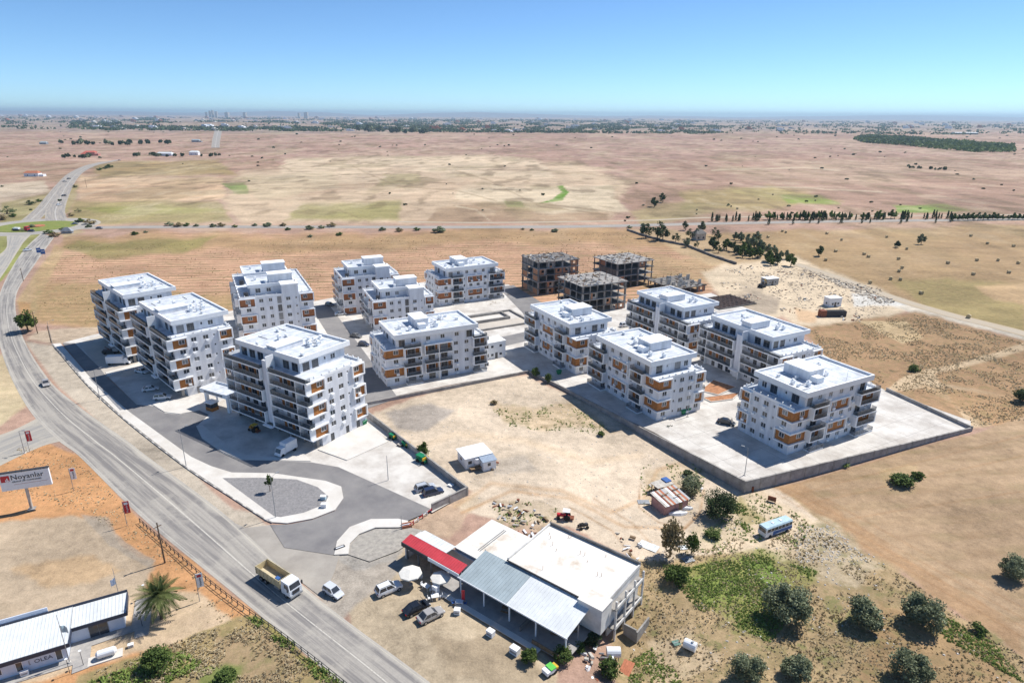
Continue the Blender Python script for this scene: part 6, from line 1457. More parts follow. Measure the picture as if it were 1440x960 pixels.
for x in(-0.65,0.65):
    for y in(-0.5,0.5): MB().tube((x,y-0.14,0.3),(x,y+0.14,0.3),0.3,0.3,10).build('wheel',M_black,o)
o=tractor('loader','orange loader parked in the shadow under the nearest tower',G(357,606),R(150),M_orange,M_yellow)
def boxvan(label,loc,rz,l=4.6):
    o=thing('box_van',label,'van',loc,rz); MB().box(-l/2,l/2-1.2,-1.0,1.0,0.7,2.8).build('cargo_box',M_paper,o); MB().hexa([(l/2-1.15,-0.95,0.5),(l/2+0.6,-0.95,0.5),(l/2+0.6,0.95,0.5),(l/2-1.15,0.95,0.5)],[(l/2-1.15,-0.85,2.1),(l/2-0.1,-0.85,2.1),(l/2-0.1,0.85,2.1),(l/2-1.15,0.85,2.1)]).build('cab',M_paper,o)
    MB().face([(l/2+0.38,-0.8,1.1),(l/2+0.38,0.8,1.1),(l/2-0.02,0.75,1.95),(l/2-0.02,-0.75,1.95)]).build('windscreen',M_pane,o)
    for x in(-l/2+0.8,l/2-0.2):
        for y in(-1,1): MB().tube((x,y*0.75,0.4),(x,y*1.0,0.4),0.4,0.4,12).build('wheel',M_black,o)
    MB().box(-l/2+0.1,l/2-1.25,-0.9,0.9,2.8,2.86).build('roof_skin',M_trim,o)
boxvan('white box van parked in the shade of the left tower',G(167,512),R(8),6.0)
boxvan('white box van at the foot of the nearest tower',G(404,636),R(240),4.4)
o=thing('pickup','dark pickup with a folding crane parked beside the box van','pickup',G(157,497),R(10)); MB().box(-2.4,2.4,-0.9,0.9,0.5,1.0).build('chassis',M_dark,o); MB().box(0.8,2.3,-0.9,0.9,1.0,1.9).build('cab',M_grey,o); MB().box(-2.4,0.7,-0.95,0.95,1.0,1.25).build('bed',M_dark,o); MB().tube((-0.2,0,1.2),(-1.6,0,2.4),0.12,0.1).build('crane_arm',M_rust,o)
for x in(-1.6,1.5):
    for y in(-1,1): MB().tube((x,y*0.7,0.42),(x,y*0.95,0.42),0.42,0.42,10).build('wheel',M_black,o)
o=thing('food_cart','small green and white cart at the forecourt exit','cart',G(774,945),R(40)); MB().box(-1.1,0.5,-0.6,0.6,0.4,0.95).build('body',M_paper,o); MB().box(-0.4,0.55,-0.62,0.62,0.95,1.1).build('green_cover',mat('bright_green',(0.12,0.5,0.08),0.5),o); MB().box(0.56,1.1,-0.5,0.5,0.5,0.8).build('shelf',M_yellow,o)
for x in(-0.7,0.4):
    for y in(-1,1): MB().tube((x,y*0.5,0.28),(x,y*0.65,0.28),0.28,0.28,10).build('wheel',M_black,o)
#@@VEG

# ------------------------------------------------------------------ vegetation
def quads_mesh(name,c,size,m,up=0.0,tint=None,seed=0,stretch=1.0):
    """leaf faces: c (n,3) centres, size (n,), random orientation leaning towards up"""
    r=np.random.default_rng(seed); n=len(c)
    nrm=r.normal(size=(n,3)); nrm[:,2]=np.abs(nrm[:,2])*(1-up)+up; nrm/=np.linalg.norm(nrm,axis=1)[:,None]
    t=np.cross(nrm,r.normal(size=(n,3))); t/=np.linalg.norm(t,axis=1)[:,None]; b=np.cross(nrm,t)
    s=size[:,None]*0.5
    v=np.stack([c-t*s*stretch-b*s*0.7,c+t*s*stretch-b*s*0.45,c+t*s*stretch*0.9+b*s*0.7,c-t*s*stretch*0.8+b*s*0.55],1).reshape(-1,3).astype(np.float32)
    f=np.arange(4*n,dtype=np.int32)
    me=bpy.data.meshes.new(name); me.vertices.add(4*n); me.vertices.foreach_set('co',v.ravel()); me.loops.add(4*n); me.loops.foreach_set('vertex_index',f)
    me.polygons.add(n); me.polygons.foreach_set('loop_start',np.arange(0,4*n,4,dtype=np.int32)); me.update()
    if tint is None: tint=r.random(n)
    a=me.attributes.new('tint','FLOAT','POINT'); a.data.foreach_set('value',np.repeat(tint,4).astype(np.float32)); me.materials.append(m); return me
def crown_pts(n,rx,rz,seed,clumps=14,spread=0.36,base=0.0):
    r=np.random.default_rng(seed); k=r.normal(size=(clumps,3)); k/=np.linalg.norm(k,axis=1)[:,None]; k[:,2]=np.where(k[:,2]<-0.75,-k[:,2]*0.4,k[:,2]); k*=r.uniform(0.40,0.80,(clumps,1))
    w=r.integers(0,clumps,n); d=r.normal(size=(n,3)); d/=np.linalg.norm(d,axis=1)[:,None]; cs=r.uniform(0.6,1.25,clumps)*spread
    p=k[w]+d*(r.random((n,1))**0.45)*cs[w][:,None]
    ti=np.clip(r.uniform(0.15,0.7,clumps)[w]+r.uniform(-0.3,0.35,n),0,1)
    p=p*np.array([rx,rx,rz]); p[:,2]+=base+rz; return p,ti
TREES={}
def tree(name,label,cat,loc,rx,rz,leaf,nleaf,m,trunk=1.0,seed=1,group=None,clumps=14,spread=0.36,rot=0.0,variant=None):
    """trunk with limbs and a crown of leaf clumps; copies share mesh data"""
    key=(name,variant if variant is not None else seed)
    if key not in TREES:
        p,ti=crown_pts(nleaf,1.0,1.0,seed,clumps,spread,0.0); r=random.Random(seed)
        cm=quads_mesh('crown',p*np.array([1,1,1.0]),np.random.default_rng(seed).uniform(0.7,1.3,nleaf)*leaf/rx,m,0.15,ti,seed)
        k=MB(); k.tube((0,0,-0.5),(0.03,0.02,0.55),0.09,0.055,7)
        for i in range(5):
            a=i*1.26+r.random(); k.tube((0.03,0.02,0.45),(math.cos(a)*0.5,math.sin(a)*0.5,1.0+0.3*r.random()),0.04,0.015,5)
        TREES[key]=(cm,k.mesh('trunk',M_bark))
    cm,tm=TREES[key]
    o=thing(name,label,cat,loc,rot,group)
    ob('crown',cm,o,(0,0,trunk),0,(rx,rx,rz)); tz=max(trunk,rz*0.75); ob('trunk',tm,o,(0,0,0.45*tz),0,(rx,rx,tz))
    return o
def szm(px,r): # picture radius to metres at a ground point
    p=G(*px); zc=p.y*math.cos(PITCH)+(CAM_H-p.z)*math.sin(PITCH); return r*zc/F_PX
ol=[((1104,872),33,'largest olive tree, left end of the row on the scrub'),((1214,880),25,'olive tree in the middle of the row on the scrub'),((1297,878),28,'olive tree at the field edge, right end of the row'),((1050,952),24,'front olive tree nearest the restaurant'),((1117,952),21,'slim front olive tree between two others'),((1277,955),27,'front olive tree at the right, below the field edge'),((1424,812),20,'lone olive tree standing in the ploughed field')]
for i,(px,r,lab) in enumerate(ol):
    s=szm(px,r); tree('olive_tree',lab,'olive tree',G(*px)+Vector((0,0,-0.1)),s*1.0,s*0.88,0.30,6500,L_olive,-0.05,seed=11+i%3,group=None,clumps=26,spread=0.37,rot=i*1.3)
sh=[((1011,726),25,L_dark,'round dark green bush beside the old bus',0.9,4200,0.3),((971,692),18,L_olive,'grey green bush behind the pink shack',0.8,2200,0.3),((950,818),19,L_green,'bright green bush at the corner of the green patch',0.8,2600,0.3),((942,782),17,L_dry,'tall thin yellowing tree beside the tin sheets',1.7,1800,0.3),((972,778),11,L_green,'small upright green shrub right of the yellowing tree',1.4,1200,0.25),
    ((1003,755),14,L_green,'low green shrub in front of the round dark bush',0.5,1200,0.25),((595,640),9,L_green,'young tree behind the car park wall',1.2,1200,0.3),((754,529),7,L_green,'small shrub at the bend of the low wall',1.1,700,0.3),((771,538),7,L_green,'small shrub on the long retaining wall, left',1.1,700,0.3),
    ((40,466),14,L_green,'lone roadside tree on the outer bend of the road',1.15,2400,0.55),((1268,680),18,L_green,'low spreading bush in the middle of the ploughed field',0.45,1800,0.4),((1290,672),9,L_green,'small clump beside the low field bush',0.6,600,0.4),
    ((745,930),13,L_green,'leafy shrub at the corner of the terrace railing',0.9,1800,0.22),((792,930),16,L_green,'broad shrub in front of the terrace corner post',0.8,2000,0.22),((832,905),14,L_dark,'dark shrub under the canopy end',0.9,1400,0.22),((856,950),16,L_green,'round green bush below the oil tank',0.95,2000,0.24),((815,915),10,L_green,'small shrub beside the restaurant path',0.8,1000,0.2),
    ((222,938),24,L_green,'large green bush in the weeds below the palm',0.7,3000,0.28),((318,955),16,L_green,'green bush at the bottom edge near the railing',0.5,1800,0.28),((1375,888),12,L_green,'low shrub on the field edge below the olives',0.6,900,0.25),((940,606),6,L_dark,'small dark shrub against the long retaining wall',0.8,500,0.3),((967,668),8,L_dark,'dark weed clump at the foot of the long wall',0.6,700,0.3),((695,568),6,L_dry,'dry weed clump on the bare lot',0.6,400,0.3),((845,612),6,L_green,'weeds on the rubble patch of the bare lot',0.6,400,0.3),
    ((1182,652),14,L_grass,'bright green weeds along the field side of the wall',0.25,1200,0.3),((1150,660),9,L_grass,'short green weeds at the wall foot, left',0.25,700,0.3),((1243,552),0,None,'',0,0,0),((1438,565),14,L_dark,'dark bush at the right edge above the ploughed field',0.9,1200,0.5),((1284,521),9,L_green,'low green bush on the dry waste ground',0.5,700,0.5)]
for i,(px,r,m,lab,asp,n,lf) in enumerate(sh):
    if not m: continue
    s=szm(px,r); tree('shrub' if r<15 else 'bush',lab,'shrub' if r<15 else 'bush',G(*px)+Vector((0,0,-0.05)),s,s*asp,lf,n,m,-0.1*s*asp if asp<1.3 else 0.4,seed=40+i,clumps=42 if r>15 else 22,spread=0.40,rot=i)
s=szm((380,690),9); tree('sapling','small young tree with bare stem on the gravel island','tree',G(380,692)+Vector((0,0,0.2)),s*0.7,s*1.0,0.25,500,L_green,1.2,seed=90)
# date palm
pl=thing('date_palm','date palm with a wide crown beside the office','palm',G(228,869)); hp=4.6
k=MB()
for i in range(9): k.tube((0,0,i*hp/9),(0.02*i,0,(i+1)*hp/9),0.30-0.006*i,0.27-0.006*i,9)
k.build('trunk',M_bark,pl); rp=random.Random(5)
for i in range(62):
    a=i*2.399; el=R(78-128*(i/62)**0.85); L=3.5*(0.85+0.25*rp.random()); k=MB(); pts=[]
    for j in range(9):
        t=j/8; rr_=L*t; zz=math.sin(el)*rr_-1.05*t*t*max(0.3,math.cos(el)); pts.append(Vector((math.cos(el)*rr_,0,zz)))
    for j in range(8):
        p0,p1=pts[j],pts[j+1]
        for sdn in(-1,1):
            for q in range(3):
                u=p0.lerp(p1,q/3); v=p0.lerp(p1,q/3+0.24); w_=0.62*math.sin(math.pi*min(1,0.18+0.8*(j+q/3)/8))
                k.face([u,v,v+Vector((0.24,sdn*w_,-0.12*w_+0.10)),u+Vector((0.30,sdn*w_*0.96,-0.12*w_+0.10))])
    me=k.mesh('frond',L_palm); at_=me.attributes.new('tint','FLOAT','POINT'); tv=(0.15+0.75*rp.random()) if i<50 else 0.95; at_.data.foreach_set('value',[min(1,max(0,tv+rp.uniform(-.2,.2))) for _ in me.vertices])
    ob('frond',me,pl,(0.18,0,hp+0.05),a)
# orchard below the cross road, hedge wall
hw=thing('field_wall','low dark stone wall along the orchard edge','wall',G(882,324)); w0=G(882,324); hp_=[G(*p) for p in((882,324),(905,332),(935,340),(965,346),(1000,360),(1035,372))]
for i in range(len(hp_)-1):
    d=hp_[i+1]-hp_[i]; q=hp_[i]-w0; n=4
    for j in range(n): MB().box(d.length*j/n+0.05,d.length*(j+1)/n-0.05,-0.4,0.4,0,1.1+0.15*((i+j)%2)).build('wall_stretch',M_concd,hw,q,math.atan2(d.y,d.x))
rr=random.Random(12)
orch=[(908,330,9,L_dark),(924,332,12,L_dark),(932,334,9,L_dark),(905,326,5,L_dark),(964,321,6,L_dark),(970,333,7,L_dark),(950,338,6,L_dark),(978,334,6,L_olive),(986,324,6,L_olive),(1005,330,6,L_dark),(1010,336,6,L_dark),(1003,347,8,L_dark),(1010,353,5,L_dark),(978,347,5,L_dark),(965,345,5,L_olive)]
for k_ in range(18): t=k_/17; orch.append((1022+t*75+rr.uniform(-5,5),347+t*22+rr.uniform(-5,5),rr.uniform(5.5,8),L_green if rr.random()<0.6 else L_dark))
for k_ in range(16): t=k_/15; orch.append((1036+t*68+rr.uniform(-3,3),336+t*26+rr.uniform(-2,2),rr.uniform(3,6),L_olive))
orch+= [(1112,370,8,L_green),(1063,338,6,L_olive),(1151,357,6.5,L_dark),(1261,346,4,L_dark),(1295,341,5.5,L_olive),(932,282,6,L_dark),(920,288,6,L_dark)]
ornames={33:0}
for i,(x,y,r,m) in enumerate(orch):
    s=szm((x,y),r); lab='leafy fruit tree in the walled orchard strip' if x<1115 else 'lone round tree on the stubble field'; gp='orchard trees' if x<1115 else None
    if i>=len(orch)-7: lab=['fruit tree at the yard end of the orchard','taller grey green tree behind the orchard','lone dark tree left on the stubble field','smaller lone tree among the bales','lone tree right of the smaller one on the stubble','larger of two trees standing beyond the cross road','smaller of two trees beyond the cross road'][i-len(orch)+7]; gp=None
    tree('orchard_tree' if gp else 'field_tree',lab,'tree',G(x,y+r*0.5),s,s*(1.0 if m is not L_olive else 1.2),0.85,420,m,s*0.25,seed=0,variant=(m.name,i%4),group=gp,rot=i,clumps=10,spread=0.42)
# cypress row on the cross road
def cypress_mesh(seed,m):
    r=np.random.default_rng(seed); n=260; z=r.random(n)**0.8; rad=(1-z)**0.75*0.95+0.05; a=r.random(n)*6.283; q=rad*r.uniform(0.4,1.0,n)
    return quads_mesh('crown',np.stack([np.cos(a)*q,np.sin(a)*q,z*6],1),r.uniform(0.35,0.7,n),m,0.0,r.random(n),seed)
CY=[cypress_mesh(300+i,L_dark) for i in range(4)]; CYT=MB().tube((0,0,-0.2),(0,0,1.2),0.16,0.12,6).mesh('trunk',M_bark)
xs=sorted([rr.uniform(992,1060) for _ in range(14)]+[rr.uniform(1060,1290) for _ in range(62)]+[rr.uniform(1290,1345) for _ in range(12)])
for i,x in enumerate(xs):
    o=thing('cypress_tree','slender dark cypress in the row along the cross road','cypress',G(x,311.5-(x-990)*0.011+rr.uniform(-1.5,1.0)+(5.0 if i%7==3 and x>1050 else 0)),rr.random()*6,'cypress row along the cross road')
    sc=rr.uniform(0.75,1.35); ob('crown',CY[i%4],o,(0,0,0.3),0,(0.95*sc,0.95*sc,0.80*sc)); ob('trunk',CYT,o)
for i in range(20):
    x=1066+i*10.2+rr.uniform(-4,4); s=szm((x,311),rr.uniform(3.2,5)); tree('poplar_tree','yellow green round tree between the cypresses on the cross road','tree',G(x,310.2-(x-990)*0.011),s,s*1.15,0.9,300,L_grass if i%3 else L_green,s*0.2,seed=0,variant=('pop',i%3),group='yellow green trees on the cross road',rot=i,clumps=9,spread=0.45)
rb=[(68,326,6),(44,318,5),(88,322,4),(77,330,7),(190,328,5),(205,326,3),(238,315,6),(250,316,7),(262,316,5),(276,317,4),(300,317,5),(312,316,6),(330,318,4),(358,316,4),(376,316,6),(398,316,5),(405,322,4),(436,320,6),(452,319,5),(466,316,7),(477,329,5),(436,332,4),(538,322,5),(562,323,6),(586,322,5),(617,323,9),(780,324,5),(735,322,3),(748,323,3),(905,316,4),(885,319,4),
    (126,312,8),(112,310,6),(140,238,4),(148,236,4),(154,234,5),(44,285,7),(55,282,4),(10,296,12),(2,306,8),(18,303,5),(125,318,4),(106,262,4),(100,302,5),(110,296,5)]
for i,(x,y,r) in enumerate(rb):
    s=szm((x,y),r*0.8); m=[L_green,L_olive,L_olive,L_dry][i%4] if y>300 else [L_dark,L_green][i%2]
    tree('roadside_bush','roadside bush along the cross road and roundabout','bush',G(x,y+r*0.4),s*1.3,s*0.6,1.0,300,m,-0.1*s,seed=0,variant=(m.name,i%3),group='roadside bushes',rot=i,clumps=9,spread=0.45)
for i,(x) in enumerate(np.linspace(1340,1445,16)):
    y=310-(x-1340)*0.012; s=szm((x,y),rr.uniform(3,5.5)); m=[L_green,L_dark][i%2]; tree('hedge_bush','round bush in the hedge continuing the cypress row','bush',G(x,y),s,s,1.0,300,m,0.2,seed=0,variant=(m.name,i%3),group='hedge bushes',rot=i,clumps=9,spread=0.45)
# hay bales
bm=MB().tube((0,-0.75,0.8),(0,0.75,0.8),0.85,0.85,14).mesh('hay_bale',mat('straw_bale',(0.50,0.40,0.23),0.95,0.3,3))
MBb=[(603,707),(670,622),(645,670),(765,682),(783,693),(910,702),(925,740),(912,755),(877,787),(918,790),(790,803),(1005,848),(945,660),(860,610),(608,595),(360,610),(1285,637),(1215,605),(1240,708),(1118,720),(1225,768),(1375,760),(1330,708),(1415,720),(1395,648),(1205,948),(420,585),(435,590),(560,455),(230,490),(60,495),(205,480),(320,450),(380,430),(800,500),(900,655)]
for i,(x,y) in enumerate(MBb):
    tag(ob('hay_bale',bm,None,G(960+x/3,130+y/3+1),rr.random()*3,0.9),'round straw bale lying on the open stubble field','hay bale','round bales on the stubble')
# far shrubs dotted over the plain
FS=[]
for i in range(5):
    p,ti=crown_pts(90,1.0,0.55,500+i,7,0.5); FS.append(quads_mesh('far_shrub',p,np.random.default_rng(i).uniform(0.45,0.8,90),[L_dark,L_dark,L_olive,L_dark,L_olive][i],0.3,ti,i))
cnt=0; rs=random.Random(77)
while cnt<140:
    x=rs.uniform(-30,1470); y=186+126*rs.random()**1.5
    if 100<x<330 and 240<y<315 and rs.random()<0.8: continue
    if y>225 and rs.random()<0.45: continue
    q=G(x,y)
    if float(fbm(np.array([q.x/180.0]),np.array([q.y/320.0]))[0])<0.50 and rs.random()<0.8: continue
    r=rs.uniform(1.0,3.0)*(0.65+0.35*(y-180)/100)
    s=min(szm((x,y),r),7); q=G(x,y)
    tag(ob('far_shrub',FS[cnt%5],None,q,rs.random()*6,(s,s,s*rs.uniform(0.7,1.1))),'dark low shrub dotted on the open dry plain','shrub','shrubs dotted over the plain'); cnt+=1
# lines of trees in the distance
for (x0,y0,x1,y1,n,r,lab,gp) in [(80,203,240,203,22,3.2,'dark tree in the far line left of the straight road','far tree line'),(88,221,150,222,12,3,'tree in the garden of the red roofed farmhouse','farmhouse garden trees'),(190,220,310,219,18,3,'tree among the white farm sheds','farm shed trees'),(1270,235,1335,240,14,2.2,'grey green tree in the short clump on the right plain','clump on the right plain'),(500,184,610,188,26,4,'tree in the dark wood before the town','wood before the town')]:
    for i in range(n):
        t=rs.random(); x=x0+(x1-x0)*t; y=y0+(y1-y0)*t+rs.uniform(-1.5,1.5); s=szm((x,y),r*rs.uniform(0.7,1.3))
        tag(ob('distant_tree',FS[i%5],None,G(x,y),rs.random()*6,(s*0.9,s*0.9,s*1.5)),lab,'tree',gp)
# ------------------------------------------------------------------ weeds, tufts and stones (too many to count)
def scatter(name,label,polys,n,size,m,per=6,h=0.3,seed=0,thr=0.5,fs=5.0,up=0.0,lo=0.0,stretch=1.0):
    r=np.random.default_rng(seed); C=[];Sz=[];Ti=[]
    tot=0
    areas=[]
    for poly in polys:
        w=[G(*p) for p in poly]; wp=[(p.x,p.y) for p in w]; xs=[p[0] for p in wp]; ys=[p[1] for p in wp]; areas.append((wp,min(xs),max(xs),min(ys),max(ys)))
    A=[(a[2]-a[1])*(a[4]-a[3]) for a in areas]; sA=sum(A)
    for a,ar in zip(areas,A):
        k=int(n*ar/sA)*3; x=r.uniform(a[1],a[2],k); y=r.uniform(a[3],a[4],k); ok=inpoly(x,y,a[0])&(fbm(x/fs+seed,y/fs)>thr+0.1*(r.random(k)-0.5)); x=x[ok];y=y[ok]
        z=gh(x,y); sc=r.uniform(0.5,1.5,len(x))
        for j in range(per):
            C.append(np.stack([x+r.normal(0,size*0.35,len(x)),y+r.normal(0,size*0.35,len(x)),z+lo+r.random(len(x))*h*sc],1)); Sz.append(size*sc*r.uniform(0.6,1.2,len(x))); Ti.append(np.clip(r.random(len(x))*0.5+vnoise(x/3+seed,y/3)*0.6-0.05,0,1))
    up=max(up,0.7)
    C=np.concatenate(C); me=quads_mesh(name,C,np.concatenate(Sz),m,up,np.concatenate(Ti),seed,stretch); return stuff(ob(name,me),label,'weeds')
scrub=[(880,790),(1000,770),(1110,720),(1262,805),(1440,925),(1440,1040),(870,1040),(890,900)]
scatter('dry_weeds','dry straw coloured weeds covering the scrub around the olives',[scrub],5200,0.13,L_straw,4,0.12,1,0.44,4.0,0.35,0.0,2.4)
scatter('brown_weeds','brown brush between the olives',[scrub],1800,0.15,L_dry,5,0.16,2,0.54,6.0,0.35,0.0,2.2)
scatter('green_weeds','fresh green weeds on the scrub behind the restaurant',[[(935,805),(1060,778),(1150,802),(1120,850),(1085,905),(980,855)],[(1030,700),(1078,735),(1050,748),(1022,725)],[(880,930),(930,900),(960,960),(890,1000)],[(1300,850),(1400,905),(1440,960),(1330,900)]],5200,0.14,L_grass,5,0.14,3,0.44,4.0,0.45,0.0,2.2)
scatter('verge_weeds','dry weeds on the bank below the railing',[[(110,955),(200,918),(335,872),(362,870),(480,962),(500,1040),(60,1040)]],3200,0.13,L_straw,5,0.22,4,0.46,3.0,0.3,0.0,2.6)
scatter('verge_grass','green grass strip beside the railing',[[(345,868),(372,872),(484,962),(470,975),(400,915)],[(120,960),(260,915),(330,960),(200,1000)]],2200,0.16,L_grass,5,0.35,5,0.42,3.0,0.3,0.0,2.4)
scatter('orange_verge_weeds','straw weeds on the orange earth beside the road',[[(20,625),(110,645),(200,738),(330,850),(240,800),(120,720),(0,690)],[(240,800),(330,850),(360,870),(300,880),(240,850)]],3400,0.20,L_straw,3,0.12,6,0.44,3.0,0.5)
scatter('lot_weeds','low weeds on the rubble patch of the bare lot',[[(690,575),(800,568),(870,612),(720,602)],[(690,712),(780,700),(790,730),(720,742)],[(900,655),(990,645),(990,720),(905,720)],[(1060,690),(1150,735),(1100,790),(960,775)]],1500,0.18,L_grass,4,0.15,7,0.5,3.0,0.5,0.0,2.0)
scatter('waste_weeds','dry grass on the waste ground right of the blocks',[[(1140,465),(1290,442),(1440,482),(1600,540),(1440,590),(1365,602),(1240,548),(1160,500)]],7000,0.22,L_straw,3,0.15,8,0.44,8.0,0.5,0.0,2.2)
scatter('field_tufts','scattered tufts on the ploughed field',[[(90,345),(870,326),(1000,380),(690,430),(460,428),(150,462),(50,440)]],4200,0.38,L_dry,2,0.15,9,0.47,10.0,0.6)
def stones(name,label,polys,n,size,m,seed,thr=0.4,fs=6.0):
    r=np.random.default_rng(seed); vs=[];fs_=[]
    base=np.array([(-1,-.8,0),(1,-.9,0),(.9,.8,0),(-.8,1,0),(-.6,-.5,.8),(.55,-.5,.9),(.5,.55,.75),(-.5,.5,.95)])*0.5; F=[(4,5,6,7),(0,1,5,4),(1,2,6,5),(2,3,7,6),(3,0,4,7)]
    for poly in polys:
        w=[G(*p) for p in poly]; wp=[(p.x,p.y) for p in w]; x=r.uniform(min(p[0] for p in wp),max(p[0] for p in wp),n); y=r.uniform(min(p[1] for p in wp),max(p[1] for p in wp),n); ok=inpoly(x,y,wp)&(fbm(x/fs+seed,y/fs)>thr)
        for a,b_ in zip(x[ok],y[ok]):
            s=size*r.uniform(0.3,1.5); t=r.random()*6.28; c_,s_=math.cos(t),math.sin(t); k=len(vs)
            for q in base: vs.append((a+s*(q[0]*c_-q[1]*s_),b_+s*(q[0]*s_+q[1]*c_),float(gh(a,b_))+s*q[2]*0.7-0.02))
            fs_+=[tuple(k+i for i in f) for f in F]
    me=bpy.data.meshes.new(name); me.from_pydata(vs,[],fs_); me.materials.append(m); return stuff(ob(name,me),label,'stones')
stones('scrub_stones','pale stones strewn over the scrub and the bus bank',[[(880,780),(1110,700),(1262,800),(1440,920),(1440,1000),(880,1000)],[(1110,715),(1180,745),(1230,790),(1120,790)]],1100,0.30,M_stone,31,0.50)
stones('lot_stones','small stones scattered on the bare lot',[[(530,580),(745,530),(925,620),(1048,690),(1110,760),(900,780),(690,725),(640,700)]],1500,0.26,M_stone,32,0.45)
stones('yard_rubble','rubble along the track and the building yard',[[(1020,378),(1120,372),(1200,398),(1260,425),(1220,448),(1130,440)]],1600,0.6,M_rub,33,0.40)
stones('track_rubble','dark rubble heaps beside the pale farm track',[[(1125,378),(1165,388),(1215,404),(1260,424),(1240,428),(1190,406),(1140,390)]],700,0.8,M_rub,34,0.40)
stones('roof_debris','broken plaster on the corner of the flat roof',[[(835,812),(862,800),(880,815),(860,838),(842,830)]],10,0.2,M_stone,36,0.9) if False else None
#@@FAR

# ------------------------------------------------------------------ distance: farms, wood, town, towers, air
def farmhouse(name,label,px,rz,l,w,h,wm,rm,extra=True):
    o=thing(name,label,'house',G(*px),R(rz)); MB().box(-l/2,l/2,-w/2,w/2,0,h).build('wall',wm,o)
    k=MB(); k.hexa([(-l/2-0.5,-w/2-0.5,h),(l/2+0.5,-w/2-0.5,h),(l/2+0.5,w/2+0.5,h),(-l/2-0.5,w/2+0.5,h)],[(-l/2+2,-0.2,h+2.4),(l/2-2,-0.2,h+2.4),(l/2-2,0.2,h+2.4),(-l/2+2,0.2,h+2.4)]); k.build('roof',rm,o)
    for x in(-l/4,l/4): MB().box(x-0.6,x+0.6,-w/2-0.05,-w/2-0.003,1.0,2.2).build('window',M_pane,o)
    if extra: MB().box(l/2+0.01,l/2+5,-w/2+1,w/2-1,0,h*0.6).build('annex',wm,o)
M_rtile=mat('red_roof_tiles',(0.50,0.13,0.09),0.8,0.2,0.5); M_pinkw=mat('pink_house_wall',(0.50,0.24,0.20),0.85)
farmhouse('farmhouse','red roofed farmhouse beyond the dual road',(128,219),10,18,12,6,M_pinkw,M_rtile)
farmhouse('farmhouse','small red roofed annex house left of the farmhouse',(119,220),5,8,8,4,M_pinkw,M_rtile,False)
farmhouse('roadside_shop','long roadside shop with an orange roof left of the dual road',(47,248),5,16,8,4,M_paper,M_skin)
farmhouse('farm_shed','long white farm shed right of the dual road',(233,219),0,26,10,4,M_paper,M_tin2)
farmhouse('farm_shed','short white farm shed between the trees',(274,218),0,16,9,5,M_paper,M_tin2,False)
farmhouse('farm_shed','grey farm buildings beside the straight distant road',(276,200),0,20,10,5,M_grey,M_tin,True)
farmhouse('warehouse','white roofed warehouse far out on the right plain',(1356,189),0,110,30,7,M_conc,M_tin2,False)
farmhouse('farm_shed','grey farm sheds at the left edge of the far line',(62,203),0,16,9,4,M_grey,M_tin,False)
farmhouse('orchard_hut','square stone hut in the orchard',(982,337),20,7,5,4,M_stone,M_concd,False)
farmhouse('roadside_kiosk','pale sign cabin beside the roundabout',(95,328),10,6,2.5,1.4,M_grey,M_grey,False)
# planted wood on the right plain
def mass(name,label,poly,n,size,h,m,seed):
    r=np.random.default_rng(seed); w=[G(*p) for p in poly]; wp=[(p.x,p.y) for p in w]; x=r.uniform(min(p[0] for p in wp),max(p[0] for p in wp),n*3); y=r.uniform(min(p[1] for p in wp),max(p[1] for p in wp),n*3); ok=inpoly(x,y,wp); x=x[ok][:n];y=y[ok][:n]
    z=gh(x,y)+h*(0.3+0.7*r.random(len(x)))*(0.5+0.8*vnoise(x/30+seed,y/30)); c=np.stack([x,y,z],1); me=quads_mesh(name,c,r.uniform(0.6,1.4,len(x))*size,m,0.35,np.clip(vnoise(x/60+3,y/60)*0.7+r.random(len(x))*0.4,0,1),seed); return stuff(ob(name,me),label,'trees')
mass('planted_wood','flat dark green planted wood on the right plain',[(1200,196),(1225,192),(1290,196),(1360,202),(1425,207),(1428,214),(1380,215),(1330,211),(1270,205),(1215,201)],9000,7.0,9.0,L_green,61)
mass('planted_wood_edge','darker trees at the left end of the planted wood',[(1200,196),(1226,192),(1300,197),(1330,204),(1290,206),(1215,201)],3000,7.0,10.0,L_dark,62)
# the town on the horizon
rs=random.Random(99)
def town_mesh(i):
    r=random.Random(i); k=MB(); l=r.uniform(12,22);w=r.uniform(9,14);h=r.choice([5,7,8,11]); k.box(-l/2,l/2,-w/2,w/2,0,h); k.box(-l/2+1,l/2*0.3,-w/2+1,w/2-1,h,h+2.6); k.box(l/2,l/2+r.uniform(4,8),-w/3,w/3,0,h*0.6)
    return k.mesh('town_house',[M_paper,M_stone,M_paper,M_canvas,M_skin,M_grey][i%6])
TM=[town_mesh(i) for i in range(6)]
n=0
while n<230:
    x=rs.uniform(-20,1460); t=rs.random(); y=167.5+t*t*19
    dens=1.0 if x<1000 else 0.35
    if x<130: dens=0.4
    if rs.random()>dens: continue
    y+= (x-720)*0.0061
    q=G(x,y); s=1.0+min(2.2,q.length/7000)
    tag(ob('town_house',TM[n%6],None,q,rs.uniform(-0.5,0.5),(s,s,s*0.8)),'pale house among the trees of the distant town','house','houses of the distant town'); n+=1
def band(y0,y1,x0,x1): return [(x0,y0+(x0-720)*0.0061),(x1,y0+(x1-720)*0.0061),(x1,y1+(x1-720)*0.0061),(x0,y1+(x0-720)*0.0061)]
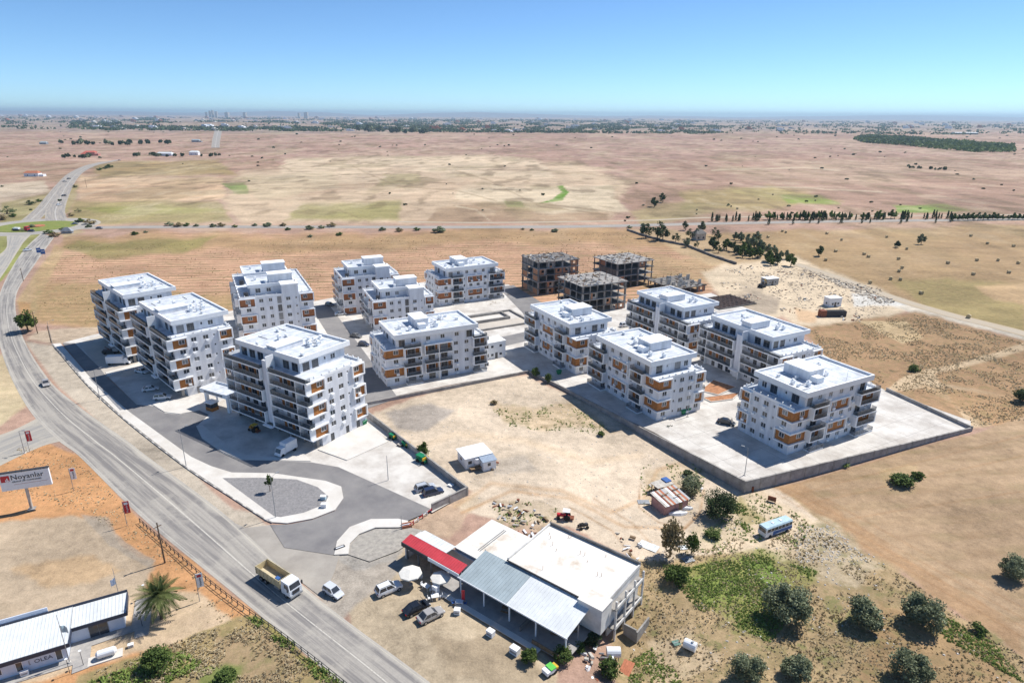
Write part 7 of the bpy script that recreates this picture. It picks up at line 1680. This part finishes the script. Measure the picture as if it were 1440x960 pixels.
def townmass(name,label,x0,x1,ya,yb,n,seed,size=9.0):
    r=np.random.default_rng(seed); C=[]; S_=[]
    px=r.uniform(x0,x1,n*4); py=ya+(yb-ya)*r.random(n*4)
    ok=fbm(px/26+seed,py/1.6+seed*3,3)>0.50; px=px[ok][:n];py=py[ok][:n]
    P_=[G(a,b_+(a-720)*0.0061) for a,b_ in zip(px,py)]
    for p in P_:
        s=size*(0.7+p.length/7000.0)
        for j in range(3): C.append((p.x+r.normal()*s*0.7,p.y+r.normal()*s*0.7,p.z+r.random()*7.0)); S_.append(s*r.uniform(0.6,1.2))
    return stuff(ob(name,quads_mesh(name,np.array(C),np.array(S_),L_dark,0.2,None,seed)),label,'trees')
townmass('town_trees','dark belt of trees through the distant town',100,1010,168.5,187,6000,71,10.0)
townmass('town_trees_right','thin scatter of trees beyond the right plain',1000,1460,168,186,1000,72)
townmass('town_trees_left','thin scatter of trees on the left horizon',-20,110,168,186,260,73)
def tower(px,y,h,w,lab):
    q=G(px,y); o=thing('far_tower',lab,'tower block',q,R(rs.uniform(-20,20))); MB().box(-w/2,w/2,-w/2,w/2,0,h).build('shaft',M_stone,o); MB().box(-w/4,w/4,-w/4,w/4,h,h+5).build('roof_house',M_grey,o)
for x,h,w,lab in [(291,88,34,'leftmost of the cluster of far towers on the skyline'),(296,110,30,'second tower of the far skyline cluster'),(300,118,32,'tallest tower of the far skyline cluster'),(305,100,36,'fourth tower of the far skyline cluster'),(320,88,60,'broad low tower right of the far skyline cluster'),(345,86,50,'far block between the two tower clusters'),(421,84,34,'slim far tower left of the broad one'),(431,96,60,'broad far tower standing alone on the skyline')]:
    tower(x,168.2+(x-720)*0.0061,h,w,lab)
# distant hills
def hills(name,y,pts,m):
    k=MB(); n=len(pts)
    for i,(x,h) in enumerate(pts): k.v+=[(x,y-900,-5),(x+rs.uniform(-100,100),y,h),(x,y+1500,-5)]
    for i in range(n-1):
        a=3*i; k.f+=[(a,a+3,a+4,a+1),(a+1,a+4,a+5,a+2)]
    return struct(k.build(name,m,smooth=True))
M_hill=mat('hill_scrub',alb(170,140,116),0.95,0.3,0.004)
hills('distant_hills',30000,[(-26000+2200*i,60+90*abs(math.sin(i*0.7))+40*math.sin(i*1.9)) for i in range(12)]+[(4000+2000*i,55+30*math.sin(i*1.3)) for i in range(4)]+[(12000+2000*i,70+95*math.exp(-((i-3)/2.2)**2)) for i in range(9)],M_hill)
def ordn(n): return str(n)+('th' if 10<=n%100<=20 else {1:'st',2:'nd',3:'rd'}.get(n%10,'th'))
for gname in ('cypress row along the cross road','orchard trees','roadside bushes','round bales on the stubble','hedge bushes','tables under the canopy','yellow green trees on the cross road','far tree line','farmhouse garden trees','farm shed trees','clump on the right plain','wood before the town'):
    its=sorted([q_ for q_ in COL.objects if q_.get('group')==gname],key=lambda q_:proj(q_.location.x,q_.location.y,q_.location.z)[0])
    for i,q_ in enumerate(its): q_['label']=q_['label']+', '+ordn(i+1)+' from the left'
# ------------------------------------------------------------------ air
hz=MB().box(-36000,36000,-2000,34000,-8,205).build('haze',MATS.get('x') or M_paper)
hm=bpy.data.materials.new('haze_air'); hm.use_nodes=True; n_=hm.node_tree; n_.nodes.remove(n_.nodes['Principled BSDF'])
pv=n_.nodes.new('ShaderNodeVolumePrincipled'); pv.inputs['Color'].default_value=(0.60,0.79,0.94,1); pv.inputs['Density'].default_value=6.5e-5; pv.inputs['Anisotropy'].default_value=0.2
n_.links.new(pv.outputs[0],n_.nodes['Material Output'].inputs['Volume']); hz.data.materials.clear(); hz.data.materials.append(hm); stuff(hz)
